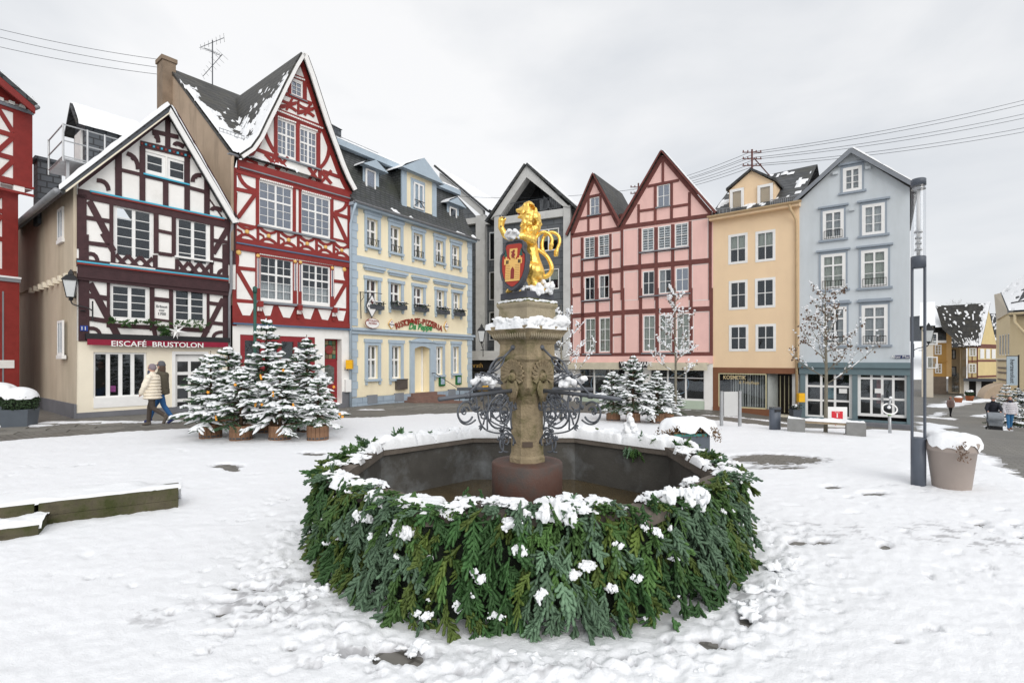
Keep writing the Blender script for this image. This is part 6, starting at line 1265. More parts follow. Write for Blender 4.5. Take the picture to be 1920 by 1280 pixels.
def fir_branch(seed, L=.32, pairs=8, fl=.095, nl=.016, sp=.010, ar=5, nw=.0046, droop=.15, body=.0115, thin=1):
    """one cut fir branch: woody stem, fat needled fingers on both sides; lies in x,y, grows along +x"""
    r = np.random.default_rng(seed); V = []; Fc = []; k = 0; mats = []
    stems = [(np.array([.05, 0, 0.]), np.array([L, 0, -droop*L]), 1.0)]
    for i in range(pairs):
        t = .10+.80*i/(pairs-1)
        for sg in (-1, 1):
            b = stems[0][0]*(1-t)+stems[0][1]*t; ln_ = fl*(1.12-.55*t)*r.uniform(.8, 1.2); an = R(r.uniform(20, 58))*sg
            e = b+np.array([math.cos(an)*ln_, math.sin(an)*ln_, ln_*r.uniform(-.75, .55)]); stems.append((b, e, .95))
            if ln_ > .08 and r.random() < .5:
                s2 = sg; b2 = b*.55+e*.45; a2 = an+s2*R(r.uniform(28, 42)); l2 = ln_*.55; stems.append((b2, b2+np.array([math.cos(a2)*l2, math.sin(a2)*l2, -.15*l2*r.uniform(-1, 1)]), .9))
    return needled([(b, e) for b, e, _ in stems], r, body, nl, sp, ar, nw)
def fir_tuft(seed, n=13, body=.0122, nl=.0155, sp=.0125, ar=4, nw=.0042):
    """a shaggy end of a fir branch: plump needled fingers set along and around a short stem"""
    r = np.random.default_rng(seed); st = [(np.zeros(3), np.array([.16, 0, -.01]))]
    for i in range(n):
        t = .08+.85*i/n+r.uniform(-.05, .05); b = st[0][1]*t; sg = 1 if i % 2 else -1; d = np.array([1.0, sg*abs(r.normal(.55, .25)), r.normal(.05, .35)]); d /= np.linalg.norm(d); st.append((b, b+d*r.uniform(.045, .09)))
    return needled(st, r, body, nl, sp, ar, nw)
M['fir_blue'] = pm('blue_green_fir', lin('#6f8d70', .82), .6, .2, 30, 0, rnd=.3)
M['fir_mid'] = pm('mid_green_fir', lin('#55783e', .85), .6, .2, 30, 0, rnd=.3)
M['fir_olive'] = pm('olive_fir', lin('#667a38', .8), .6, .2, 30, 0, rnd=.25)
M['fir_dark'] = pm('dark_green_fir', lin('#446a3a', .85), .6, .2, 30, 0, rnd=.3)
M['twig'] = pm('fir_twig', lin('#5c4a34'), .9, .1, 30, 0)
FIRM = ['fir_blue', 'fir_mid', 'fir_olive', 'fir_dark']
FIRD = [fir_tuft(100+i, 11+i % 4, .0105+.0015*(i % 3)) for i in range(5)]+[fir_branch(105, L=.25, pairs=7, fl=.075, nl=.015, body=.0105, nw=.004, sp=.012, ar=4)]
FIRL = [fir_tuft(100+i, 10+i % 3, .012+.0015*(i % 3), .016, .02, 3, .006) for i in range(5)]+[fir_branch(105, L=.25, pairs=6, fl=.08, nl=.016, body=.012, sp=.02, ar=3, nw=.006)]
FIR = {(i, m): mesh_of('fir_branch', FIRD[i], [m, 'twig']) for i in range(6) for m in FIRM}
def joined(name, items, parent=None, smooth_=False):
    """items: (data(V,F,mats), [material names], matrix) -> one mesh"""
    V = []; Fc = []; Mi = []; names = []; k = 0
    for (v, f, mi), mm, mat in items:
        Mx = np.array(mat); V.append(v @ Mx[:3, :3].T+Mx[:3, 3]); Fc.append(f+k); k += len(v)
        ix = []
        for m in mm:
            if m not in names: names.append(m)
            ix.append(names.index(m))
        Mi.append(np.array(ix)[mi])
    o = link(name, mesh_of(name, (np.concatenate(V), np.concatenate(Fc), np.concatenate(Mi)), names, smooth_), parent); o['kind'] = 'stuff'; return o
# the skirt hung round the basin
sk = thing('fir_skirt', 'thick skirt of cut fir branches tied round the fountain basin', 'greenery', F0)
def oct_r(a, ap): k = ((a-0+R(22.5)) % R(45))-R(22.5); return ap/math.cos(k)
def skr(a): return .35*oct_r(a, OA)+.65*(OA+.02)
def basis(xd, nd):
    xd = xd.normalized(); z = (nd-xd*nd.dot(xd)).normalized(); y = z.cross(xd); return Matrix((xd, y, z)).transposed().to_4x4()
fr = random.Random(11); items = []
rows = [(.82, 200), (.76, 240), (.69, 240), (.61, 240), (.52, 240), (.43, 240), (.34, 240), (.25, 230), (.15, 230)]
def hang(a, z0, sc0, mixw=None, lift=0):
    er_ = Vector((math.cos(a), math.sin(a), 0)); et = Vector((-er_.y, er_.x, 0))
    bulge = .01+.14*(1-z0)+.16*(1-z0)*max(0, -math.sin(a))**2+.06*float(fbm(np.array(a*4.0), np.array(z0*5), 2))
    p = er_*(skr(a)+bulge*.9+fr.uniform(-.02, .10))+Vector((0, 0, z0))
    d = Vector((0, 0, -1))+er_*(fr.uniform(-.02, .55)+lift+(.6 if fr.random() < .16 else 0))+et*fr.gauss(0, .58); nd = er_+Vector((0, 0, .35+fr.gauss(0, .4)))+et*fr.gauss(0, 1.1)
    m = Matrix.Translation(p) @ basis(d, nd) @ Matrix.Diagonal((sc0*fr.uniform(.85, 1.2), sc0*fr.uniform(.8, 1.15), sc0*.9, 1)); return m
def species(a, z):
    v = float(fbm(a*2.3+4, z*2.0, 2))+fr.gauss(0, .16); b = .25*(1-z)
    if v+b > .22: return 'fir_blue'
    if v > -.12: return 'fir_mid'
    if v > -.30: return 'fir_olive'
    return 'fir_dark'
for z0, n in rows:
    for i in range(n):
        a = 2*math.pi*(i+fr.random())/n; z = z0+fr.uniform(-.07, .07)
        back = math.sin(a) > .55
        if back and fr.random() < .75: continue
        items.append((hang(a, z, fr.uniform(.75, 1.25)), fr.randrange(6), species(a, z), -math.sin(a)+.3*fr.random()))
for i in range(230):      # over the rim
    a = R(fr.uniform(-205, 25)); er_ = Vector((math.cos(a), math.sin(a), 0)); et = Vector((-er_.y, er_.x, 0))
    p = er_*(oct_r(a, fr.uniform(1.82, 2.0)))+Vector((0, 0, RZ+fr.uniform(.015, .05))); d = er_*1.0+et*fr.gauss(0, .55)+Vector((0, 0, fr.uniform(-.30, .12)))
    items.append((Matrix.Translation(p) @ basis(d, Vector((0, 0, 1))+er_*.2) @ Matrix.Diagonal((.85, .85, .8, 1)), fr.randrange(6), species(a, .9), .4+fr.random()*.8))
def sprig(a, rr, z, n, up, sc0=.6, spread=.8):
    er_ = Vector((math.cos(a), math.sin(a), 0)); et = Vector((-er_.y, er_.x, 0))
    for _ in range(n):
        d = er_*fr.uniform(-.3, .6)+et*fr.gauss(0, spread)+Vector((0, 0, up*fr.uniform(.5, 1.3))); items.append((Matrix.Translation(er_*oct_r(a, rr)+et*fr.uniform(-.1, .1)+Vector((0, 0, z))) @ basis(d, Vector((fr.gauss(0, .6), fr.gauss(0, .6), 1))) @ Matrix.Diagonal((sc0, sc0, sc0, 1)), fr.randrange(6), fr.choice(['fir_mid', 'fir_blue', 'fir_dark']), 2.0))
sprig(R(148), 1.92, RZ+.05, 9, .55, .8); sprig(R(137), 1.87, RZ+.02, 8, .3, .7); sprig(R(125), 1.82, RZ+.02, 12, .12, .6, 1.2); sprig(R(112), 1.82, RZ+.02, 7, .05, .5, 1.2); sprig(R(163), 1.92, RZ+.05, 8, .5, .7); sprig(R(178), 1.97, RZ+.04, 8, .3, .7)
sprig(R(-104), 1.82, RZ+.04, 3, .9, .5, .3); sprig(R(-83), 1.87, RZ+.03, 3, .6, .45, .4); sprig(R(33), 1.82, RZ+.03, 8, .2, .6, 1.0); sprig(R(38), 1.72, RZ-.05, 12, -1.0, .75, .3); sprig(R(5), 2.02, RZ, 8, .4, .6); sprig(R(-5), 2.07, RZ-.1, 8, .1, .6); sprig(R(18), 1.87, RZ+.03, 8, .25, .6)
mbk = MB(); nn_ = 96
mbk.loft([[((oct_r(2*math.pi*i/nn_, OA)+dr_)*math.cos(2*math.pi*i/nn_), (oct_r(2*math.pi*i/nn_, OA)+dr_)*math.sin(2*math.pi*i/nn_), z_) for i in range(nn_)] for dr_, z_ in ((.0, RZ-.08), (.015, RZ-.12), (.03, .5), (.06, .2), (.07, -.02))], cap=False); obj('gap_backing', mbk, pm('dark_gap_shade', (.022, .030, .02), .95, .5, 25, .8, 60), sk)  # near-black backing sheet; shade in the branch gaps put in as colour
items.sort(key=lambda q: -q[3]); 
for m, i, sp_, _ in items[:300]:
    o = link('fir_branch', FIR[(i, sp_)], sk); o.matrix_local = m
joined('fir_branches', [(FIRL[i], [sp_, 'twig'], m) for m, i, sp_, _ in items[300:]], sk)
# snow on the rim and caught in the branches
an = np.linspace(0, 2*math.pi, 620); rr = np.linspace(0, 1, 22); A2, R2 = np.meshgrid(an, rr, indexing='ij')
k_ = ((A2+R(22.5)) % R(45))-R(22.5); rad = (1.74+.33*R2)/np.cos(k_); x, y = rad*np.cos(A2), rad*np.sin(A2)
back = smooth(.05, .55, np.sin(A2)); nz = fbm(x*2.6+1.5, y*2.6, 5, .6)
c = -.22+.87*back+1.0*nz-.9*np.clip(R2-.75, 0, 1)*(1-back)-.5*np.clip(.15-R2, 0, 1)*(1-back)
dk = np.exp(-(((A2-R(126)+math.pi) % (2*math.pi)-math.pi)/.22)**2); c = c-.55*dk
edge_ = np.sqrt(np.clip(1-np.abs(2*R2-1)**5, 0, 1)); th = (.028+.06*back)*(1+.45*fbm(x*4, y*4, 3)+.22*fbm(x*13, y*13, 3))
hh = np.clip(c*2.6, -.6, 1)*th*(.25+.75*edge_)+.012*np.clip(c*4, 0, 1); hh = np.where((R2 < .001) | (R2 > .999), -.04, hh)
snow_sheet('rim_snow', np.stack([x, y, np.full_like(x, RZ+.005)+.02*(1-back)], -1), hh, sk)
def clump(seed, vs):
    mb = MB(); q = random.Random(seed)
    for _ in range(6):
        c = (q.gauss(0, .05), q.gauss(0, .04), q.gauss(0, .016))
        for _ in range(24): mb.ball((c[0]+q.gauss(0, .022), c[1]+q.gauss(0, .02), c[2]+q.gauss(0, .012)), q.uniform(.006, .019), 6, 4)
    me = voxel(mb, vs, 1); roughen(me, .004, 60); me.materials.append(M['snow']); me.name = 'snow_clump'; return me
CL = [clump(40+i, .0078) for i in range(8)]
fr = random.Random(5)
spots = [(-118, .62, 1.2), (-121, .60, 1.0), (-97, .72, 1.1), (-91, .78, 1.2), (-88, .79, 1.3), (-86, .76, 1.1), (-60, .80, 1.3), (-57, .78, 1.3), (-55, .74, 1.1), (-64, .83, 1.2), (-131, .62, .8), (-127, .5, .6), (-135, .55, .7), (-96, .55, .6), (-84, .45, .7), (-86, .40, .7), (-103, .38, .8), (-106, .2, .7), (-100, .16, .6), (-92, .28, .6), (-80, .3, .5), (-70, .62, .6), (-72, .66, .5), (-66, .42, .4), (-50, .5, .4), (-46, .6, .4), (-40, .55, .5), (-35, .4, .4), (-78, .56, .5), (-75, .35, .5), (-110, .75, .5), (-140, .4, .5), (-145, .3, .5), (-112, .12, .6), (-150, .45, .5)]
for i in range(36): spots.append((fr.uniform(-175, 0), fr.uniform(.1, .8), fr.uniform(.15, .42)))
for a, z, s_ in spots:
    a = R(a+3); r_ = skr(a)+.09+(.13+.15*max(0, -math.sin(a))**2)*(1-z)
    link('snow_clump', fr.choice(CL), sk, loc=(r_*math.cos(a), r_*math.sin(a), z+.02), rot=(fr.uniform(-.3, .3), fr.uniform(-.3, .3), a+R(90)+fr.gauss(0, .4)), scale=(s_*.85*fr.uniform(.7, 1.2), s_*.7, s_*fr.uniform(.8, 1.5)))
for i in range(22):
    a = R(fr.uniform(-215, 35)); r_ = oct_r(a, fr.uniform(1.80, 2.0)); s_ = fr.uniform(.5, 1.25)
    link('snow_clump', fr.choice(CL), sk, loc=(r_*math.cos(a), r_*math.sin(a), RZ+.055), rot=(0, 0, a+fr.gauss(0, .5)), scale=(s_*1.3, s_*1.2, s_*.6))
# shovelled lumps at the foot, one heap
def data_of(me):
    v = np.zeros(len(me.vertices)*3, np.float32); me.vertices.foreach_get('co', v); me.calc_loop_triangles(); t = np.zeros(len(me.loop_triangles)*3, np.int32); me.loop_triangles.foreach_get('vertices', t); t = t.reshape(-1, 3); return v.reshape(-1, 3), t, np.zeros(len(t), int)
CD = [data_of(clump(60+i, .013)) for i in range(6)]; it = []
for i in range(60):
    a = R(fr.uniform(-200, 20)); u = fr.random(); r_ = skr(a)+.36+.14*max(0, -math.sin(a))**2+.35*u*u; s_ = fr.uniform(.3, 1.5)*(1-.5*u)
    if fbm(np.array(a*5.0), np.array(.3), 2) < -.28: continue
    p = Vector((FC.x+r_*math.cos(a), FC.y+r_*math.sin(a), .02+.02*s_)); it.append((fr.choice(CD), ['snow'], Matrix.Translation(p) @ Matrix.Rotation(fr.uniform(0, 6.28), 4, 'Z') @ Matrix.Diagonal((s_, s_, s_*.85, 1))))
o = joined('snow_heap', it, None, True); o['label'] = 'lumpy shovelled snow heaped round the foot of the fir skirt'; o['category'] = 'snow'
# ------------------------------------------------------------ golden lion with shield
LK = .00126
LN = thing('lion_statue', 'gilded seated lion statue holding a red and gold shield on the column', 'statue', (FC.x, FC.y, 2.576))
def lp(zx, zy, y=0): return Vector(((zx-585)*LK, y, (868-zy)*LK))
def cap(mb, a, ra, b, rb, n=None):
    a, b = Vector(a), Vector(b); n = n or max(2, int((b-a).length/(min(ra, rb)*.6))+1)
    for i in range(n+1): t = i/n; mb.ball(tuple(a.lerp(b, t)), ra+(rb-ra)*t, 12, 9)
u = LK; L_ = MB()
# trunk
for a, ra, b, rb in ((lp(655, 690, .02), 88*u, lp(630, 560, .0), 66*u), (lp(630, 560), 66*u, lp(600, 430), 74*u), (lp(600, 430), 74*u, lp(590, 330), 72*u), (lp(590, 330), 66*u, lp(592, 170), 50*u)): cap(L_, a, ra, b, rb)
# head and muzzle
cap(L_, lp(580, 150), 50*u, lp(552, 150), 42*u); cap(L_, lp(548, 150), 30*u, lp(508, 148), 20*u); cap(L_, lp(545, 195), 22*u, lp(512, 205), 12*u); L_.ball(tuple(lp(497, 143)), 13*u, 8, 6); L_.ball(tuple(lp(556, 118, -.03)), 17*u, 8, 6); L_.ball(tuple(lp(556, 118, .03)), 17*u, 8, 6)
# raised foreleg
for s_, yy in ((1, -.035),):
    cap(L_, lp(560, 390, yy), 50*u, lp(470, 395, yy), 40*u); cap(L_, lp(470, 395, yy), 38*u, lp(395, 365, yy), 30*u); cap(L_, lp(395, 365, yy), 30*u, lp(358, 300, yy), 25*u); cap(L_, lp(358, 300, yy), 25*u, lp(365, 245, yy), 33*u)
    for dx, dz in ((-18, -8), (0, -18), (18, -14), (28, 4)): cap(L_, lp(365+dx*.6, 245, yy), 15*u, lp(367+dx, 228+dz*.6, yy-.01), 11*u)
# arm laid over the shield
cap(L_, lp(620, 420, -.10), 48*u, lp(540, 400, -.16), 36*u); cap(L_, lp(540, 400, -.16), 34*u, lp(480, 415, -.19), 28*u)
# haunches, hind legs, paws
for yy in (-.085, .085):
    cap(L_, lp(660, 690, yy), 72*u, lp(600, 660, yy), 60*u); cap(L_, lp(600, 670, yy), 50*u, lp(640, 780, yy), 40*u); cap(L_, lp(640, 790, yy), 38*u, lp(700, 835, yy), 34*u)
cap(L_, lp(690, 838, -.085), 32*u, lp(740, 850, -.10), 26*u); cap(L_, lp(600, 835, .085), 34*u, lp(540, 845, .09), 28*u); cap(L_, lp(520, 700, -.02), 45*u, lp(470, 800, -.03), 36*u); cap(L_, lp(470, 800, -.03), 34*u, lp(425, 858, -.06), 24*u); cap(L_, lp(590, 640, -.02), 55*u, lp(520, 700, -.02), 46*u)
for dx in (-14, 0, 14): L_.ball(tuple(lp(418+dx*.6, 860, -.075+dx*.0012)), 11*u, 7, 5); L_.ball(tuple(lp(748+dx*.6, 852, -.11+dx*.0012)), 11*u, 7, 5)
# mane locks
q = random.Random(3)
for k in range(150):
    t = q.random(); th = q.uniform(-2.7, 2.7)
    cx, cz, rr = 590+20*math.sin(3*t), 110+270*t, (46+42*math.sin(math.pi*min(1, t*1.05)**.8))
    if abs(th) > 2.2 and t < .45: continue
    # th=0 points right (back of the neck), +-pi towards the face
    p = Vector(((cx-585+rr*math.cos(th))*u, rr*.95*math.sin(th)*u, (868-cz)*u)); d = Vector((math.cos(th)*.35-.05, math.sin(th)*.35, -1)).normalized()
    ln_ = q.uniform(30, 52)*u; cap(L_, p, q.uniform(13, 18)*u, p+d*ln_*.6+Vector((q.gauss(0, .006), q.gauss(0, .006), 0)), 13*u, 2); cap(L_, p+d*ln_*.6, 12*u, p+d*ln_+Vector((-.012, 0, .006)), 6*u, 2)
for k in range(34):      # crown and cheeks
    th = q.uniform(-2.4, 2.4); p = lp(590+38*math.cos(th)*.8, 108-18*math.cos(th*.5), 46*u*math.sin(th)); cap(L_, p, 15*u, p+Vector((.03*math.cos(th), .03*math.sin(th), -.02)), 9*u, 2)
for s_ in (-1, 1): cap(L_, lp(590, 100, s_*.05), 15*u, lp(600, 85, s_*.06), 9*u, 2)
body = voxel(L_, .0085, 2); roughen(body, .0022, 55); body.materials.append(M['gold']); link('body', body, LN)
# double tail
def ctrl(pts, n=10):
    P_ = [Vector(p) for p in pts]; o_ = []
    for i in range(len(P_)-1):
        p0, p1, p2, p3 = P_[max(i-1, 0)], P_[i], P_[i+1], P_[min(i+2, len(P_)-1)]
        for j in range(n): t = j/n; o_.append(.5*((2*p1)+(-p0+p2)*t+(2*p0-5*p1+4*p2-p3)*t*t+(-p0+3*p1-3*p2+p3)*t**3))
    return o_+[P_[-1]]
T_ = MB()
c = ctrl([lp(690, 690, .05), lp(735, 718, .04), lp(785, 690, .03), lp(800, 635, .02), lp(770, 560, .02), lp(728, 500, .03), lp(716, 430, .03), lp(740, 360, .03), lp(800, 332, .02), lp(855, 362, .01), lp(868, 420, .0), lp(845, 485, .0)]); n_ = len(c); T_.tube(c, [(24-9*min(1, i/n_*1.6))*u for i in range(n_)], 10)
c = ctrl([lp(752, 535, .02), lp(700, 500, .0), lp(662, 470, -.01), lp(655, 420, -.02), lp(680, 365, -.02), lp(725, 340, -.03), lp(775, 360, -.03), lp(800, 405, -.03), lp(795, 440, -.03)]); n_ = len(c); T_.tube(c, [15*u]*n_, 10)
for (x, y, yy) in ((838, 500, 0), (793, 450, -.03)):
    for k in range(9): a = q.uniform(-.5, .5); p = lp(x+q.uniform(-8, 8), y, yy+q.uniform(-.01, .01)); cap(T_, p, 15*u, p+Vector((.03*math.sin(a)-.004, q.uniform(-.012, .012), -.052)), 6*u, 3)
tm = voxel(T_, .007, 2); tm.materials.append(M['gold']); link('tail', tm, LN)
obj('eye', MB().ball(tuple(lp(541, 128, -.028)), 8*u, 8, 6), 'black', LN, True); obj('tongue', MB().ball(tuple(lp(520, 178, 0)), 13*u, 8, 6, sq=(1.4, .8, .6)), pm('red_enamel', lin('#7a1c22'), .3, .05, bump=0), LN, True)
for dx, dz in ((-20, -30), (10, -34), (28, -14), (-8, 60)): obj('claw', MB().ball(tuple(lp(367+dx*.7, 240+dz, -.07)), 8*u, 6, 5), 'plinth_dk', LN, True)
# shield, leaning on the plinth and turned a little to the left
SO = bpy.data.objects.new('shield', None); 
half = [(0, 432), (62, 432), (86, 440), (98, 470), (92, 500), (104, 530), (128, 552), (133, 620), (126, 700), (104, 770), (66, 830), (20, 862), (0, 868)]
def shl(k, dy=0): return [((x*k)*u, (868-y)*u if k == 1 else ((868-650)-(y-650)*k)*u) for x, y in half]+[((-x*k)*u, (868-y)*u if k == 1 else ((868-650)-(y-650)*k)*u) for x, y in half[::-1][1:-1]]
sh = obj('shield', MB().prism(shl(1), -.03, .045), M['plinth_dk'], LN); sh.location = lp(468, 868, -.235); sh.rotation_euler = (R(-5), 0, R(-30)); sh.scale = (.95, 1, .96)
obj('shield_rim', MB().prism(shl(1), -.045, -.03) if False else MB().tube([(p[0]*.97, -.034, p[1]*.985+.002) for p in shl(1)+shl(1)[:1]], .012, 8), 'plinth_dk', sh, True)
sred = pm('shield_red', lin('#a83a2e'), .45, .1, 8, .1); obj('shield_field', MB().prism(shl(.86), -.036, -.03), sred, sh)
def sp_(pts): return [((x-468)*u, (868-y)*u) for x, y in pts]
gp = M['goldpaint']
tw = obj('castle', MB().prism(sp_([(395, 790), (395, 640), (378, 640), (378, 590), (392, 590), (392, 572), (405, 572), (405, 590), (425, 590), (425, 600), (510, 600), (510, 590), (528, 590), (528, 572), (541, 572), (541, 590), (556, 590), (556, 640), (540, 640), (540, 790)]), -.041, -.035), gp, sh)
obj('gate', MB().prism(sp_([(450, 770), (450, 690), (467, 665), (485, 690), (485, 770)]), -.045, -.04), M['redline'], tw)
for x in (400, 520): obj('window', MB().prism(sp_([(x, 635), (x, 605), (x+9, 605), (x+9, 635)]), -.045, -.04), 'black', tw); obj('window', MB().prism(sp_([(x+14, 635), (x+14, 605), (x+23, 605), (x+23, 635)]), -.045, -.04), 'black', tw)
for x in (390, 545): obj('spire', MB().prism(sp_([(x-16, 572), (x+16, 572), (x, 505)]), -.042, -.036), 'greenpaint', tw)
obj('inescutcheon', MB().prism(sp_([(430, 505), (506, 505), (506, 570), (490, 600), (468, 612), (446, 600), (430, 570)]), -.043, -.036), gp, sh)
obj('small_lion', MB().prism(sp_([(455, 585), (450, 560), (462, 545), (448, 540), (446, 528), (460, 534), (462, 520), (478, 515), (484, 528), (478, 545), (490, 560), (480, 575), (486, 595), (474, 592), (468, 575), (462, 590)]), -.047, -.042), M['redline'], sh)
for i in range(9):
    for j in range(2): obj('masonry_line', MB().prism(sp_([(398+(i % 2)*6, 650+i*15), (440, 650+i*15), (440, 652+i*15), (398, 652+i*15)] if j == 0 else [(492, 650+i*15), (536, 650+i*15), (536, 652+i*15), (492, 652+i*15)]), -.0425, -.04), 'redline', tw)
# snow on the shield top, the paw and the plinth
sn = MB(); q = random.Random(9)
for _ in range(40): sn.ball(tuple(lp(q.uniform(405, 510), q.uniform(372, 425), -.20+q.gauss(0, .035))), q.uniform(.014, .034), 7, 5)
for _ in range(70): sn.ball(tuple(lp(q.uniform(540, 800), q.uniform(815, 868), q.uniform(-.2, .12))), q.uniform(.014, .036), 7, 5)
for _ in range(22): sn.ball(tuple(lp(q.uniform(700, 800), q.uniform(770, 840), q.uniform(-.06, .1))), q.uniform(.016, .036), 7, 5)
for _ in range(14): sn.ball(tuple(lp(q.uniform(650, 720), q.uniform(850, 900), -.19+q.uniform(-.02, .03))), q.uniform(.012, .026), 7, 5)
me = voxel(sn, .009, 2); roughen(me, .006, 40); me.materials.append(M['snow']); o = link('snow', me, LN); o['kind'] = 'stuff'
# ------------------------------------------------------------ snowy fir trees in wooden tubs
M['tree_green'] = pm('spruce_needles', lin('#3f5a41'), .8, .25, 12, 0, rnd=.15); M['tree_green2'] = pm('spruce_needles_light', lin('#5d7554'), .8, .25, 12, 0, rnd=.15)
M['bark'] = pm('fir_bark', lin('#5a4a3b'), .9, .2, 10, .4); M['tub'] = pm('larch_wood', lin('#8b6a52'), .85, .25, 6, .4, 20); M['strawfig'] = pm('orange_peel', lin('#e09a3a'), .7, .15, 10, 0)
def spruce(seed, Hh, Rb, whorls=11, snow=.75, z0=.25):
    r = np.random.default_rng(seed); V = []; Fc = []; k = 0; SV = []; SF = []; sk_ = 0; tw = MB(); mats = []
    tw.tube([(0, 0, 0), (.01, 0, Hh*.5), (0, 0, Hh)], [.05, .03, .008], 7)
    def needle_strip(a, b, wd, up):
        nonlocal k
        d = b-a; ln_ = np.linalg.norm(d); d = d/ln_; sd = np.cross(d, np.array([0, 0, 1.])); sd /= np.linalg.norm(sd)+1e-9
        n = max(3, int(ln_/.035)); t = (np.arange(n)+.3)/n; t = np.repeat(t, 5); ph = r.uniform(0, 2*math.pi, n*5); upv = np.cross(sd, d)
        o_ = sd[None]*np.cos(ph)[:, None]+upv[None]*(np.sin(ph)*.6)[:, None]; base = a[None]+d[None]*(t*ln_)[:, None]
        tip = base+o_*wd*r.uniform(.7, 1.2, n*5)[:, None]+d[None]*wd*r.uniform(.6, 1.3, n*5)[:, None]; wv = np.cross(o_, d[None])*.012
        v = np.stack([base-wv, base+wv, tip], 1).reshape(-1, 3); f = np.arange(len(v)).reshape(-1, 3)+k; V.append(v); Fc.append(f); mats.append((r.random(len(f)) < .3).astype(int)); k += len(v)
    def snow_lump(c, d, l_, w_, h_):
        nonlocal sk_
        sd = np.cross(d, np.array([0, 0, 1.])); sd /= np.linalg.norm(sd)+1e-9; rings = []
        prof = [(-1, .15), (-.55, .85), (0, 1.05), (.55, .8), (1, .12)]
        v = []
        for t, rr in prof:
            jit = r.uniform(.75, 1.25)
            for q_ in range(6):
                a_ = q_*math.pi/3+.3; v.append(c+d*(t*l_)+sd*(math.cos(a_)*w_*rr*jit)+np.array([0, 0, 1.])*(max(math.sin(a_), -.35)*h_*rr*jit))
        f = []
        for j in range(4):
            for q_ in range(6): q2 = (q_+1) % 6; f += [[j*6+q_, j*6+q2, j*6+6+q2], [j*6+q_, j*6+6+q2, j*6+6+q_]]
        for q_ in range(1, 5): f += [[0, q_+1, q_], [24, 24+q_, 25+q_]]
        SV.append(np.array(v)); SF.append(np.array(f)+sk_); sk_ += 30
    NB = whorls*10; zs_ = []
    for w in range(NB):
        t = (w/(NB-1))**.80
        if t > .62: t = .62+round((t-.62)/.095)*.095          # clear whorls near the top
        t = min(t, .985)
        z = z0+(Hh-.16-z0)*t+r.uniform(-.03, .03)*(t < .62); ln_ = (Rb*(1-t)**.85+.05)*r.uniform(.62, 1.12); az = w*2.4+r.uniform(-.4, .4); dz = r.uniform(-.55, .1)+.95*t
        if True:
            dr_ = np.array([math.cos(az), math.sin(az), dz*.6]); a0 = np.array([0, 0, z]); e0 = a0+dr_*ln_; e0[2] -= .12*ln_*(1-t)*r.uniform(.3, 1.6)
            tw.tube([tuple(a0), tuple(a0*.4+e0*.6+np.array([0, 0, .04*ln_])), tuple(e0)], [.012, .008, .004], 4)
            needle_strip(a0*.75+e0*.25, e0, .042, 1); sd = np.array([-math.sin(az), math.cos(az), 0]); ns = max(2, int(ln_/.13)); bs = r.random() < snow
            for s_ in range(ns):
                u_ = .28+.68*(s_+.5)/ns; p = a0*(1-u_)+e0*u_; l2 = ln_*.45*(1.15-u_)*r.uniform(.6, 1.2)+.04
                for sg in (-1, 1):
                    e = p+(dr_*r.uniform(.4, .9)+sd*sg*r.uniform(.5, .9))*l2+np.array([0, 0, l2*r.uniform(-.45, .08)]); needle_strip(p, e, .042, 1)
                    if bs and r.random() < .80: m_ = (p*.4+e*.6); snow_lump(m_+np.array([0, 0, .022]), (e-p)/np.linalg.norm(e-p), np.linalg.norm(e-p)*r.uniform(.35, .7), r.uniform(.025, .07), r.uniform(.015, .055))
            if bs: snow_lump(a0*.35+e0*.65+np.array([0, 0, .028]), (e0-a0)/np.linalg.norm(e0-a0), ln_*r.uniform(.2, .4), r.uniform(.03, .075), r.uniform(.02, .055))
    top = np.array([0, 0, Hh-.05])
    for j in range(5):
        z = Hh-.32+.06*j; snow_lump(np.array([.012*math.sin(j*2), .012*math.cos(j*2), z]), np.array([.4*math.sin(j), .4*math.cos(j), .8]), .03, .018, .018)
    crown = mesh_of('crown', (np.concatenate(V), np.concatenate(Fc), np.concatenate(mats)), ['tree_green', 'tree_green2']); 
    sn_ = mesh_of('snow', (np.concatenate(SV), np.concatenate(SF), None), 'snow', True); return crown, sn_, mesh_of('trunk', tw, 'bark', True)
PROT = [spruce(1, 2.25, .92, 11, .82), spruce(2, 1.9, .95, 10, .88), spruce(3, 2.6, .88, 13, .8), spruce(4, 1.65, .85, 9, .82)]
stave = mesh_of('stave', MB().box(-.042, .042, -.012, .012, 0, .36), 'tub')
SOILM = mesh_of('soil', MB().lathe([(.0, .30), (.22, .30), (.22, .33), (0, .34)], 16), pm('dark_soil', (.03, .024, .02), .95, .3, 12, .4)); HOOP = mesh_of('hoop', MB().lathe([(.238, .06), (.244, .06), (.244, .1), (.238, .1)], 20), 'dkgrey', True)
